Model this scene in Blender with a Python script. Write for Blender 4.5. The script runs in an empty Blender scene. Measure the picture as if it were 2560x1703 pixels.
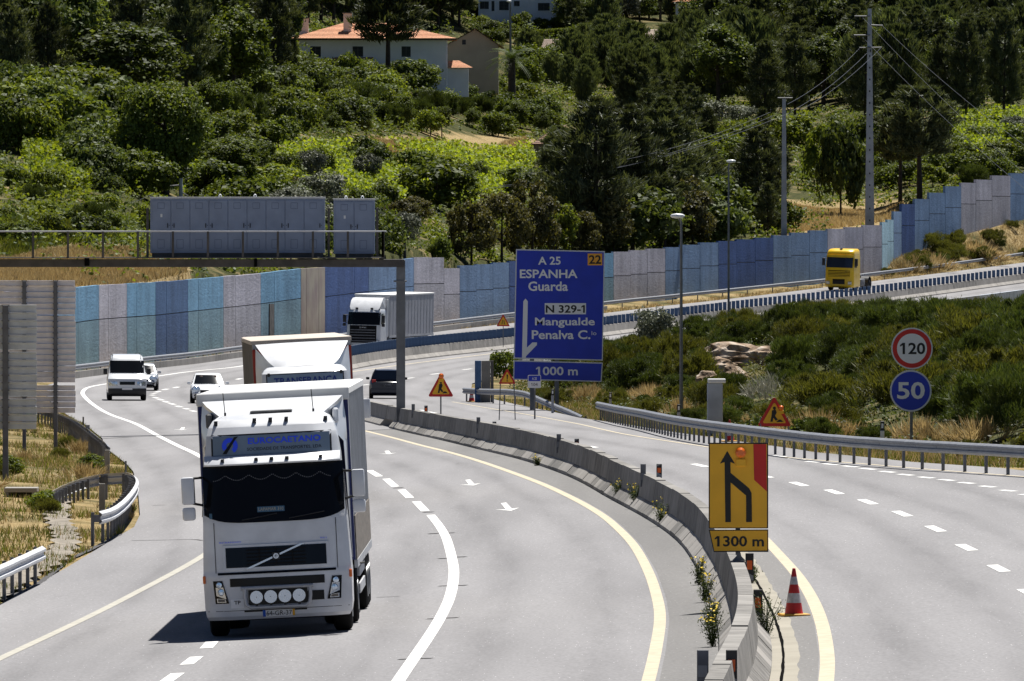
import bpy, bmesh, math, random
import numpy as np
from mathutils import Vector, Matrix

R = math.radians
random.seed(11)
rng = np.random.default_rng(11)
scene = bpy.context.scene
col = scene.collection

# ------------------------------------------------------------------ camera, sky, sun, exposure
F, YH, ZC = 25000.0, 610.0, 7.0      # focal length and horizon row in photo pixels, eye height above the road datum
cam_d = bpy.data.cameras.new('camera')
cam = bpy.data.objects.new('camera', cam_d)
col.objects.link(cam)
cam.location = (0, 0, ZC)
cam.rotation_euler = (R(90) - math.atan((851.5 - YH) / F), 0, 0)
cam_d.sensor_width = 36.0
cam_d.lens = F / 2560 * 36.0
cam_d.clip_start = 1.0
cam_d.clip_end = 6000.0
scene.camera = cam

SUN_EL, SUN_AZ = R(64), R(22)        # azimuth from +Y towards +X
world = bpy.data.worlds.new('World')
scene.world = world
world.use_nodes = True
wn = world.node_tree.nodes
wl = world.node_tree.links
wn.clear()
w_out = wn.new('ShaderNodeOutputWorld')
w_bg = wn.new('ShaderNodeBackground')
w_sky = wn.new('ShaderNodeTexSky')
w_sky.sky_type = 'NISHITA'
w_sky.sun_disc = False
w_sky.sun_elevation = SUN_EL
w_sky.sun_rotation = SUN_AZ
w_sky.air_density = 0.35
w_sky.dust_density = 0.0
w_sky.ozone_density = 2.0
w_bg.inputs['Strength'].default_value = 0.05
wl.new(w_sky.outputs[0], w_bg.inputs[0])
wl.new(w_bg.outputs[0], w_out.inputs[0])
sun_d = bpy.data.lights.new('sun', 'SUN')
sun_d.energy = 5.0
sun_d.angle = R(0.5)
sun_d.color = (1.0, 0.965, 0.91)
sun = bpy.data.objects.new('sun', sun_d)
col.objects.link(sun)
sv = Vector((math.sin(SUN_AZ) * math.cos(SUN_EL), math.cos(SUN_AZ) * math.cos(SUN_EL), math.sin(SUN_EL)))
sun.rotation_euler = (-sv).to_track_quat('-Z', 'Y').to_euler()
sun.location = (0, 300, 200)
vs = scene.view_settings
vs.view_transform = 'Standard'
vs.look = 'None'
vs.exposure = 0.75
vs.gamma = 1.0
vs.use_curve_mapping = False
scene.cycles.max_bounces = 6
scene.cycles.diffuse_bounces = 3
scene.cycles.glossy_bounces = 3
scene.cycles.transmission_bounces = 3
scene.cycles.transparent_max_bounces = 4
scene.cycles.caustics_reflective = False
scene.cycles.caustics_refractive = False

# ------------------------------------------------------------------ alignment of the motorway (world metres, Y away from the viewer)
def nat(k):
    n = len(k); h = np.diff(k); A = np.zeros((n, n)); B = np.zeros((n, n)); A[0, 0] = A[-1, -1] = 1
    for i in range(1, n - 1):
        A[i, i - 1] = h[i - 1]; A[i, i] = 2 * (h[i - 1] + h[i]); A[i, i + 1] = h[i]
        B[i, i - 1] = 6 / h[i - 1]; B[i, i] = -6 / h[i - 1] - 6 / h[i]; B[i, i + 1] = 6 / h[i]
    return np.linalg.solve(A, B)
class Spl:
    def __init__(s, k, v):
        s.k = np.array(k, float); s.v = np.array(v, float); s.m = nat(s.k) @ s.v
    def __call__(s, x):
        x = np.asarray(x, float); k = s.k
        i = np.clip(np.searchsorted(k, x) - 1, 0, len(k) - 2); h = k[i + 1] - k[i]
        a = (k[i + 1] - x) / h; b = (x - k[i]) / h
        y = a * s.v[i] + b * s.v[i + 1] + ((a**3 - a) * s.m[i] + (b**3 - b) * s.m[i + 1]) * h * h / 6
        d0 = (s.v[1] - s.v[0]) / (k[1] - k[0]); d1 = (s.v[-1] - s.v[-2]) / (k[-1] - k[-2])
        y = np.where(x < k[0], s.v[0] + (x - k[0]) * d0, y)
        return np.where(x > k[-1], s.v[-1] + (x - k[-1]) * d1, y)
Xm = Spl([100,130,160,190,220,260,300,350,400,450,500,550,600,640,680,720,770,830,900,980,1060],
         [2.3,2.9,3.4,3.6,3.4,2.5,.9,-1.3,-3.7,-6.6,-9.5,-11.3,-11.0,-9.4,-6.1,-1.2,7.2,20.6,40.3,66,94])
Pz = Spl([100,165,190,215,250,300,350,420,500,560,620,680,740,800,860,920,980,1060],
         [-6.22,-6.23,-6.31,-6.34,-6.36,-6.56,-6.95,-7.55,-7.95,-8.15,-8.2,-8.0,-7.5,-6.6,-5.35,-3.75,-1.9,1.0])
Xc = Spl([95,105,115,123,131,140,152,166,180,199,211,222,240,250,265,278,291,305,328,354,372,391,420,450,500,550,584,617,640,653,680,700,728,770,793,820,857,887,922,980,1060],
         [1.15,1.6,2.1,2.48,2.82,3.19,3.55,3.78,3.92,4.0,3.95,3.75,3.2,2.85,2.4,1.95,1.4,.75,-.5,-1.85,-2.8,-3.85,-5.4,-7.2,-10.0,-12.2,-12.8,-12.1,-11.0,-10.2,-7.7,-5.0,-.3,7.0,11.8,17.8,27.9,36.3,46.3,65.5,94])
XLk = [100,194,216,238,246,258,281,317,332,369,393,430,456,490,530,565,598,640,684,715,772,800,851,879,924,974,1005,1090]
XLv = [-11,-9.94,-9.63,-9.4,-9.3,-9.6,-10.5,-12,-12.8,-15,-16.1,-18.3,-20.2,-22.5,-24.7,-26.2,-26,-22.9,-18.3,-14.6,-6.07,0,12.8,21,34,49.8,60,90]
XRk = [100,150,200,232,249,262,274,295,324,360,403,430,466,494,520,560,600,640,680,705,740,770,800,850,900,950,1060]
XRv = [15.5,16.2,16,15,14,12.8,11,8.9,7.4,5.9,4.45,3.1,1.8,.3,-.9,-2.3,-2.4,-.9,2.7,6.4,12.2,18,24.3,36.5,50.5,66,102]
def XL(Y): return np.interp(Y, XLk, XLv)
def XR(Y): return np.interp(Y, XRk, XRv)
def S(X, Y):                         # carriageway surface
    Y = np.asarray(Y, float); d = np.clip(X - Xm(Y), -25, 25)
    return Pz(Y) + np.interp(Y, [0, 300, 480, 600, 2000], [.05, .05, 0, -.02, -.02]) * d + ZC
# noise wall: path as Y over X, top and base
WP = [(-70,560),(-40,575),(-31,588),(-27.4,612),(-25.4,636),(-22.6,661),(-20,688),(-14.6,724),(-7.6,775),(-1.5,806),(6.2,841),(11.3,858.5),(19.5,886),(26.8,908.5),(31,922),(34.2,930),(34.9,937),(35.9,944),(36.9,950),(38.4,955),(40,960.5),(41.7,966),(43.5,972),(45.3,977.5),(47,983),(49.2,989.5),(51,995),(53.5,1002),(57,1012),(100,1120),(200,1330)]
WX = np.array([p[0] for p in WP]); WY = np.array([p[1] for p in WP])
WTx = [-80,190,243,386,519,553,648,749,808,1031,1107,1147,1284,1512,1616,1710,1791,1926,2065,2200,2231,2251,2284,2320,2360,2400,2437,2477,2523,2560,2700]
WTy = [735,718.7,713,706,694.6,692,683.4,671.5,668.6,646,655,667.6,655.6,634.8,625.7,617,606.7,594.7,576,563.6,549,529,511,498,482,467,458,449.5,439.6,434,425]
def Yw(X): return np.interp(X, WX, WY)
def ray_wall(px):                    # photo column -> point on the wall's path
    best = None
    for i in range(len(WP) - 1):
        (x0, y0), (x1, y1) = WP[i], WP[i + 1]; k = (px - 1280) / F
        g0, g1 = x0 - k * y0, x1 - k * y1
        if g0 <= 0 < g1 or g0 == 0:
            t = g0 / (g0 - g1); best = (x0 + t * (x1 - x0), y0 + t * (y1 - y0))
    return best
_wt = []
for px in np.arange(-100, 2760, 15.0):
    q = ray_wall(px)
    if q: _wt.append((q[0], ZC + (YH - np.interp(px, WTx, WTy)) * q[1] / F))
_wt.sort(); WTX = np.array([a[0] for a in _wt]); WTZ = np.array([a[1] for a in _wt])
def wall_top(X): return np.interp(X, WTX, WTZ)
# value noise
_ng = rng.random((64, 64))
def vnoise(x, y):
    x = np.asarray(x, float); y = np.asarray(y, float)
    xi = np.floor(x).astype(int); yi = np.floor(y).astype(int); fx = x - xi; fy = y - yi
    fx = fx * fx * (3 - 2 * fx); fy = fy * fy * (3 - 2 * fy)
    g = lambda a, b: _ng[a % 64, b % 64]
    return (g(xi, yi) * (1 - fx) + g(xi + 1, yi) * fx) * (1 - fy) + (g(xi, yi + 1) * (1 - fx) + g(xi + 1, yi + 1) * fx) * fy - .5
def sst(t):
    t = np.clip(t, 0, 1); return t * t * (3 - 2 * t)
def mound(X, Y):
    d = X - XR(Y); return 3.2 * sst((d - 2.5) / 18.0) * np.interp(Y, [0, 480, 600, 700], [1.12, 1.1, .95, .7])
def T(X, Y):                         # terrain
    X = np.asarray(X, float); Y = np.asarray(Y, float); X, Y = np.broadcast_arrays(X, Y)
    xl, xr = XL(Y), XR(Y)
    # right of the road
    dr = X - xr
    zr = S(xr, Y) - .06 + mound(X, Y) * np.interp(Y, [90, 200, 260, 2000], [0, .3, 1, 1]) + np.clip(dr / 6, 0, 1) * (.5 * vnoise(X / 5, Y / 9) + .25 * vnoise(X / 1.7, Y / 2.3))
    zr = zr - np.interp(Y, [640, 720, 1100], [0, 1.0, 1.0]) * np.clip(dr / 1.5, 0, 1) * (1 - np.clip((dr - 6) / 8, 0, 1))
    # left verge
    e = xl - X
    zl = S(xl, Y) - .05 + np.clip(e, 0, 40) * .06 + np.clip(e / 4, 0, 1) * (.35 * vnoise(X / 4 + 9, Y / 8) + .15 * vnoise(X / 1.5, Y / 2))
    emb = np.interp(Y, [905, 925, 955, 990, 1010], [0, .3, 1.7, 3.6, 3.8])
    zl = zl + emb * sst(e / 7.0)
    # hill behind the wall
    dy = Y - Yw(X)
    zh = wall_top(X) - .9 + .052 * np.clip(dy, 0, 2000) + .09 * np.clip(Y - 1270, 0, 400) + np.clip(dy / 15, 0, 1) * (1.2 * vnoise(X / 22, Y / 40) + .4 * vnoise(X / 6, Y / 9))
    w = np.clip((dy - 9) / 8.0, 0, 1)
    zleft = zl * (1 - w) + np.maximum(zh, zl) * w
    # drop under the pavement
    under = S(np.clip(X, xl, xr), Y) - .18
    z = np.where(X > xr, zr, np.where(X < xl, zleft, under))
    return z
def hit(px, py, h=0.0, surf=S, ymin=100.0, ymax=1500.0):     # first point of a surface seen at a photo pixel
    k = (px - 1280) / F; m = (YH - py) / F; st = 1.0 if surf is S else 3.0
    Ys = np.arange(ymin, ymax, st)
    g = ZC + m * Ys - (surf(k * Ys, Ys) + h)
    i = np.where((g[:-1] > 0) & (g[1:] <= 0))[0]
    if len(i) == 0: return None
    a, b = Ys[i[0]], Ys[i[0] + 1]
    Yf = np.linspace(a, b, 13); gf = ZC + m * Yf - (surf(k * Yf, Yf) + h); n = int(np.clip(np.argmax(gf <= 0), 1, 12))
    t = gf[n - 1] / (gf[n - 1] - gf[n]); Y = float(Yf[n - 1] + t * (Yf[n] - Yf[n - 1])); X = k * Y
    return Vector((X, Y, float(surf(X, Y)) + h))
def at(px, py, Y): return Vector(((px - 1280) * Y / F, Y, ZC + (YH - py) * Y / F))

# ------------------------------------------------------------------ materials
MATS = {}
def new_mat(name):
    m = bpy.data.materials.new(name); m.use_nodes = True; MATS[name] = m
    return m, m.node_tree.nodes, m.node_tree.links, m.node_tree.nodes['Principled BSDF']
def mat(name, c, rough=.6, metal=0.0, spec=.4, var=0.0, scale=3.0, coord='Object', bump=0.0, bscale=30.0, c2=None, det=4.0, coat=0.0, emit=None):
    if name in MATS: return MATS[name]
    m, n, l, b = new_mat(name)
    b.inputs['Base Color'].default_value = (*c, 1); b.inputs['Roughness'].default_value = rough
    b.inputs['Metallic'].default_value = metal; b.inputs['Specular IOR Level'].default_value = spec
    if coat: b.inputs['Coat Weight'].default_value = coat; b.inputs['Coat Roughness'].default_value = .08
    tc = n.new('ShaderNodeTexCoord')
    if var or c2:
        no = n.new('ShaderNodeTexNoise'); no.inputs['Scale'].default_value = scale; no.inputs['Detail'].default_value = det
        l.new(tc.outputs[coord], no.inputs['Vector'])
        mx = n.new('ShaderNodeMix'); mx.data_type = 'RGBA'
        lo = tuple(x * (1 - var) for x in c); hi = c2 if c2 else tuple(min(1, x * (1 + var)) for x in c)
        mx.inputs[6].default_value = (*lo, 1); mx.inputs[7].default_value = (*hi, 1)
        rp = n.new('ShaderNodeMapRange'); rp.inputs[1].default_value = .32; rp.inputs[2].default_value = .68
        l.new(no.outputs[0], rp.inputs[0]); l.new(rp.outputs[0], mx.inputs[0]); l.new(mx.outputs[2], b.inputs['Base Color'])
    if bump:
        nb = n.new('ShaderNodeTexNoise'); nb.inputs['Scale'].default_value = bscale; nb.inputs['Detail'].default_value = 3
        l.new(tc.outputs[coord], nb.inputs['Vector'])
        bp = n.new('ShaderNodeBump'); bp.inputs['Strength'].default_value = bump; bp.inputs['Distance'].default_value = .02
        l.new(nb.outputs[0], bp.inputs['Height']); l.new(bp.outputs[0], b.inputs['Normal'])
    if emit: b.inputs['Emission Color'].default_value = (*emit, 1); b.inputs['Emission Strength'].default_value = 1
    return m
def asphalt(name, c, tint):
    m, n, l, b = new_mat(name)
    g = n.new('ShaderNodeNewGeometry')
    mp = n.new('ShaderNodeMapping'); mp.inputs['Scale'].default_value = (.55, .035, .3); l.new(g.outputs['Position'], mp.inputs[0])
    n1 = n.new('ShaderNodeTexNoise'); n1.inputs['Scale'].default_value = 1.0; n1.inputs['Detail'].default_value = 5; l.new(mp.outputs[0], n1.inputs['Vector'])
    mp2 = n.new('ShaderNodeMapping'); mp2.inputs['Scale'].default_value = (9, 2.2, 4); l.new(g.outputs['Position'], mp2.inputs[0])
    n2 = n.new('ShaderNodeTexNoise'); n2.inputs['Scale'].default_value = 2.0; n2.inputs['Detail'].default_value = 3; l.new(mp2.outputs[0], n2.inputs['Vector'])
    vo = n.new('ShaderNodeTexVoronoi'); vo.inputs['Scale'].default_value = 1.0
    mp3 = n.new('ShaderNodeMapping'); mp3.inputs['Scale'].default_value = (12, .9, 3); l.new(g.outputs['Position'], mp3.inputs[0]); l.new(mp3.outputs[0], vo.inputs['Vector'])
    r1 = n.new('ShaderNodeMapRange'); r1.inputs[1].default_value = .3; r1.inputs[2].default_value = .7; r1.inputs[3].default_value = .84; r1.inputs[4].default_value = 1.12; l.new(n1.outputs[0], r1.inputs[0])
    r2 = n.new('ShaderNodeMapRange'); r2.inputs[1].default_value = .3; r2.inputs[2].default_value = .7; r2.inputs[3].default_value = .87; r2.inputs[4].default_value = 1.13; l.new(n2.outputs[0], r2.inputs[0])
    r3 = n.new('ShaderNodeMapRange'); r3.inputs[1].default_value = .0; r3.inputs[2].default_value = .13; r3.inputs[3].default_value = 2.4; r3.inputs[4].default_value = 1.0; l.new(vo.outputs['Distance'], r3.inputs[0])  # bright specks: sun glints on the aggregate painted into the base colour
    ml = n.new('ShaderNodeMath'); ml.operation = 'MULTIPLY'; l.new(r1.outputs[0], ml.inputs[0]); l.new(r2.outputs[0], ml.inputs[1])
    ml2 = n.new('ShaderNodeMath'); ml2.operation = 'MULTIPLY'; l.new(ml.outputs[0], ml2.inputs[0]); l.new(r3.outputs[0], ml2.inputs[1])
    tr = n.new('ShaderNodeAttribute'); tr.attribute_name = 'track'
    mp4 = n.new('ShaderNodeMapping'); mp4.inputs['Scale'].default_value = (1.4, .10, .5); l.new(g.outputs['Position'], mp4.inputs[0])
    n4 = n.new('ShaderNodeTexNoise'); n4.inputs['Scale'].default_value = 1.0; n4.inputs['Detail'].default_value = 6; n4.inputs['Roughness'].default_value = .65; l.new(mp4.outputs[0], n4.inputs['Vector'])
    r4 = n.new('ShaderNodeMapRange'); r4.inputs[1].default_value = .35; r4.inputs[2].default_value = .65; r4.inputs[3].default_value = .09; r4.inputs[4].default_value = .28; l.new(n4.outputs[0], r4.inputs[0])
    m4 = n.new('ShaderNodeMath'); m4.operation = 'MULTIPLY'; l.new(tr.outputs['Fac'], m4.inputs[0]); l.new(r4.outputs[0], m4.inputs[1])
    m5 = n.new('ShaderNodeMath'); m5.operation = 'SUBTRACT'; m5.inputs[0].default_value = 1.04; l.new(m4.outputs[0], m5.inputs[1])
    r5 = n.new('ShaderNodeMapRange'); r5.inputs[1].default_value = .66; r5.inputs[2].default_value = .74; r5.inputs[3].default_value = 1.0; r5.inputs[4].default_value = .86; l.new(n4.outputs[0], r5.inputs[0])
    m6 = n.new('ShaderNodeMath'); m6.operation = 'MULTIPLY'; l.new(m5.outputs[0], m6.inputs[0]); l.new(r5.outputs[0], m6.inputs[1])
    m7 = n.new('ShaderNodeMath'); m7.operation = 'MULTIPLY'; l.new(m6.outputs[0], m7.inputs[0]); l.new(ml2.outputs[0], m7.inputs[1])
    vm = n.new('ShaderNodeVectorMath'); vm.operation = 'SCALE'; vm.inputs[0].default_value = c; l.new(m7.outputs[0], vm.inputs['Scale'])
    l.new(vm.outputs[0], b.inputs['Base Color'])
    b.inputs['Roughness'].default_value = .82; b.inputs['Specular IOR Level'].default_value = .3
    return m
asphalt('asphalt', (.200, .196, .200), 0)
asphalt('asphalt_shoulder', (.150, .146, .142), 0)
mat('paint_white', (.66, .66, .64), .7, var=.14, scale=5)
mat('paint_cream', (.36, .345, .295), .75, var=.14, scale=4)
mat('paint_yellow', (.44, .385, .28), .75, var=.14, scale=5)
mat('concrete', (.21, .20, .185), .85, var=.25, scale=1.6, bump=.3, bscale=20)
mat('concrete_light', (.27, .255, .235), .85, var=.15, scale=.8, bump=.25, bscale=12)
mat('concrete_dark', (.11, .105, .10), .85, var=.3, scale=2.0, bump=.3)
mat('rail_sunlit', (.55, .56, .58), .5, .1, .5, var=.08)  # paler copy of the galvanised steel: sunlight put into the colour
mat('galvanised', (.23, .24, .26), .5, .15, .5, var=.15, scale=4)
mat('galv_dull', (.13, .135, .15), .6, .2, .5, var=.2, scale=4)
mat('dark_gap', (.008, .008, .008), .95, spec=.0)
mat('tar', (.02, .02, .02), .9, spec=.0)

# ------------------------------------------------------------------ mesh helpers
class MB:
    def __init__(s): s.v = []; s.f = []
    def add(s, v, f):
        o = len(s.v); s.v += [tuple(p) for p in v]; s.f += [tuple(i + o for i in q) for q in f]; return s
    def box(s, x0, x1, y0, y1, z0, z1, bev=0.0, seg=1, M=None):
        bm = bmesh.new(); bmesh.ops.create_cube(bm, size=1)
        for v in bm.verts: v.co = Vector((x0 + (v.co.x + .5) * (x1 - x0), y0 + (v.co.y + .5) * (y1 - y0), z0 + (v.co.z + .5) * (z1 - z0)))
        if bev: bmesh.ops.bevel(bm, geom=bm.edges[:], offset=bev, segments=seg, affect='EDGES', profile=.5)
        bm.verts.index_update()
        vs_ = [(M @ v.co) if M else v.co.copy() for v in bm.verts]; s.add(vs_, [[v.index for v in f.verts] for f in bm.faces]); bm.free(); return s
    def cyl(s, p0, p1, r0, r1=None, n=12, cap=True):
        r1 = r0 if r1 is None else r1; p0 = Vector(p0); p1 = Vector(p1); d = (p1 - p0).normalized()
        a = d.orthogonal().normalized(); b = d.cross(a); v = []
        for p, r in ((p0, r0), (p1, r1)):
            for i in range(n):
                t = 2 * math.pi * i / n; v.append(p + (a * math.cos(t) + b * math.sin(t)) * r)
        f = [(i, (i + 1) % n, n + (i + 1) % n, n + i) for i in range(n)]
        if cap: f += [tuple(range(n - 1, -1, -1)), tuple(range(n, 2 * n))]
        return s.add(v, f)
    def tube(s, pts, rad, n=8, cap=True):
        pts = [Vector(p) for p in pts]; k = len(pts); rad = rad if isinstance(rad, (list, tuple)) else [rad] * k
        v = []; ref = None
        for i, p in enumerate(pts):
            d = (pts[min(i + 1, k - 1)] - pts[max(i - 1, 0)]).normalized()
            if ref is None: ref = d.orthogonal().normalized()
            a = (ref - d * ref.dot(d)).normalized(); ref = a; b = d.cross(a)
            for j in range(n):
                t = 2 * math.pi * j / n; v.append(p + (a * math.cos(t) + b * math.sin(t)) * rad[i])
        f = [(i * n + j, i * n + (j + 1) % n, (i + 1) * n + (j + 1) % n, (i + 1) * n + j) for i in range(k - 1) for j in range(n)]
        if cap: f += [tuple(range(n - 1, -1, -1)), tuple(range((k - 1) * n, k * n))]
        return s.add(v, f)
    def rings(s, rs, closed=True, cap=True):      # loft through rings of equal count
        n = len(rs[0]); v = [p for r in rs for p in r]; f = []
        for i in range(len(rs) - 1):
            for j in range(n if closed else n - 1):
                f.append((i * n + j, i * n + (j + 1) % n, (i + 1) * n + (j + 1) % n, (i + 1) * n + j))
        if cap: f += [tuple(range(n - 1, -1, -1)), tuple(range((len(rs) - 1) * n, len(rs) * n))]
        return s.add(v, f)
    def prism(s, poly, axis, a, b):               # polygon in the two other axes
        def mk(p, t): return {'x': (t, p[0], p[1]), 'y': (p[0], t, p[1]), 'z': (p[0], p[1], t)}[axis]
        return s.rings([[mk(p, a) for p in poly], [mk(p, b) for p in poly]])
    def lathe(s, prof, axis='x', c=(0, 0, 0), n=20):   # prof: (along axis, radius)
        rs = []
        for (t, r) in prof:
            ring = []
            for i in range(n):
                a = 2 * math.pi * i / n; u, w = r * math.cos(a), r * math.sin(a)
                ring.append({'x': (c[0] + t, c[1] + u, c[2] + w), 'y': (c[0] + u, c[1] + t, c[2] + w), 'z': (c[0] + u, c[1] + w, c[2] + t)}[axis])
            rs.append(ring)
        return s.rings(rs)
    def sweep(s, path, prof, cap=True):           # prof (u to the right of travel, v up), path 3-D
        path = [Vector(p) for p in path]; rs = []
        for i, p in enumerate(path):
            d = path[min(i + 1, len(path) - 1)] - path[max(i - 1, 0)]; d.z = 0; d.normalize(); r = Vector((d.y, -d.x, 0))
            rs.append([p + r * u + Vector((0, 0, v)) for u, v in prof])
        return s.rings(rs, True, cap)
    def build(s, name, m, parent=None, loc=None, smooth=35, off=None):
        me = bpy.data.meshes.new(name)
        v = s.v if off is None else [(p[0] - off[0], p[1] - off[1], p[2] - off[2]) for p in s.v]
        me.from_pydata(v, [], s.f); fin(me, smooth)
        return obj(name, me, m, parent, loc)
def fin(me, smooth=35):
    bm = bmesh.new(); bm.from_mesh(me); bmesh.ops.recalc_face_normals(bm, faces=bm.faces); bm.to_mesh(me); bm.free()
    if smooth:
        me.shade_smooth(); me.set_sharp_from_angle(angle=R(smooth))
def obj(name, me, m=None, parent=None, loc=None):
    o = bpy.data.objects.new(name, me); col.objects.link(o)
    if m is not None and not me.materials: me.materials.append(MATS[m] if isinstance(m, str) else m)
    if parent is not None: o.parent = parent
    if loc is not None: o.location = loc
    return o
def tag(o, label=None, cat=None, group=None, kind=None):
    if label: o['label'] = label
    if cat: o['category'] = cat
    if group: o['group'] = group
    if kind: o['kind'] = kind
    return o
def empty(name, loc=(0, 0, 0), label=None, cat=None, group=None, rot=None):
    o = bpy.data.objects.new(name, None); col.objects.link(o); o.location = loc; o.empty_display_size = .3
    if rot: o.rotation_euler = rot
    return tag(o, label, cat, group)
def np_mesh(name, v, f, m, smooth=False):         # v (n,3) array, f (k,3|4) array
    me = bpy.data.meshes.new(name); f = np.asarray(f, np.int32); k = f.shape[1]
    me.vertices.add(len(v)); me.vertices.foreach_set('co', np.asarray(v, np.float32).ravel())
    me.loops.add(f.size); me.loops.foreach_set('vertex_index', f.ravel())
    me.polygons.add(len(f)); me.polygons.foreach_set('loop_start', np.arange(0, f.size, k, dtype=np.int32)); me.polygons.foreach_set('loop_total', np.full(len(f), k, np.int32))
    if smooth: me.polygons.foreach_set('use_smooth', np.ones(len(f), bool))
    me.update(calc_edges=True); me.validate()
    if m is not None: me.materials.append(MATS[m] if isinstance(m, str) else m)
    return me
def crom(pts, step=1.5):                          # Catmull-Rom resample of XY(Z) points
    P = [Vector(p) for p in pts]; P = [2 * P[0] - P[1]] + P + [2 * P[-1] - P[-2]]; out = []
    for i in range(1, len(P) - 2):
        L = (P[i + 1] - P[i]).length; n = max(1, int(L / step))
        for k in range(n):
            t = k / n
            out.append(.5 * ((2 * P[i]) + (P[i + 1] - P[i - 1]) * t + (2 * P[i - 1] - 5 * P[i] + 4 * P[i + 1] - P[i + 2]) * t * t + (3 * P[i] - P[i - 1] - 3 * P[i + 1] + P[i + 2]) * t**3))
    out.append(P[-2]); return out
def strip(path, w, h):                            # flat band of width w on the carriageway
    v = []; f = []
    for i, p in enumerate(path):
        d = path[min(i + 1, len(path) - 1)] - path[max(i - 1, 0)]; d.z = 0; d.normalize(); r = Vector((d.y, -d.x, 0)) * w / 2
        for q in (p - r, p + r): v.append((q.x, q.y, float(S(q.x, q.y)) + h))
    for i in range(len(path) - 1): f.append((2 * i, 2 * i + 1, 2 * i + 3, 2 * i + 2))
    return v, f
def hits(pts, h=0.0, surf=S, **k): return [hit(x, y, h, surf, **k) for x, y in pts]
mat('channel', (.30, .28, .235), .9, spec=.1, var=.10, scale=.6)
mat('concrete_stain', (.16, .152, .14), .85, var=.35, scale=2.4, bump=.3, bscale=20)
mat('screen_blue', (.06, .115, .22), .5, var=.12, scale=3)
def wallm(name, c):
    m, n, l, b = new_mat(name); g = n.new('ShaderNodeNewGeometry')
    def nz(sc, det, rough=.5):
        mp = n.new('ShaderNodeMapping'); mp.inputs['Scale'].default_value = sc; l.new(g.outputs['Position'], mp.inputs[0]); t = n.new('ShaderNodeTexNoise'); t.inputs['Scale'].default_value = 1; t.inputs['Detail'].default_value = det; t.inputs['Roughness'].default_value = rough; l.new(mp.outputs[0], t.inputs['Vector']); return t.outputs[0]
    def rg(s_, a, b_, c_, d_):
        r = n.new('ShaderNodeMapRange'); r.inputs[1].default_value = a; r.inputs[2].default_value = b_; r.inputs[3].default_value = c_; r.inputs[4].default_value = d_; l.new(s_, r.inputs[0]); return r.outputs[0]
    def mul(a, b_):
        k = n.new('ShaderNodeMath'); k.operation = 'MULTIPLY'; l.new(a, k.inputs[0]); l.new(b_, k.inputs[1]); return k.outputs[0]
    fine = nz((6, 1.5, 6), 6, .7); streak = nz((2.4, .5, .22), 4); blot = nz((.5, .12, .5), 3)
    f = mul(mul(rg(fine, .3, .7, .82, 1.16), rg(streak, .35, .7, 1.06, .78)), rg(blot, .3, .7, .9, 1.1))
    v = n.new('ShaderNodeVectorMath'); v.operation = 'SCALE'; gr = sum(c) / 3; v.inputs[0].default_value = tuple(x * .88 + gr * .12 for x in c); l.new(f, v.inputs['Scale']); l.new(v.outputs[0], b.inputs['Base Color']); b.inputs['Roughness'].default_value = .92; b.inputs['Specular IOR Level'].default_value = .2
    bp = n.new('ShaderNodeBump'); bp.inputs['Strength'].default_value = .7; bp.inputs['Distance'].default_value = .06; l.new(fine, bp.inputs['Height']); l.new(bp.outputs[0], b.inputs['Normal'])
wallm('wall_light', (0.148, 0.340, 0.522)); wallm('wall_teal', (0.172, 0.303, 0.379)); wallm('wall_lilac', (0.454, 0.443, 0.511)); wallm('wall_lilac2', (0.408, 0.402, 0.454))
wallm('wall_navy', (0.062, 0.136, 0.284)); wallm('wall_navy2', (0.057, 0.119, 0.261)); wallm('wall_mid', (0.148, 0.255, 0.431)); wallm('wall_royal', (0.045, 0.102, 0.284)); wallm('wall_pale', (0.284, 0.476, 0.588))
mat('wall_mural', (.42, .37, .29), .9, var=.1, scale=.5, c2=(.26, .20, .19), det=2)
mat('parapet_pale', (.40, .44, .50), .8, var=.2, scale=1.2); mat('parapet_grey', (.30, .31, .33), .8, var=.2, scale=1.2)

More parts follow.
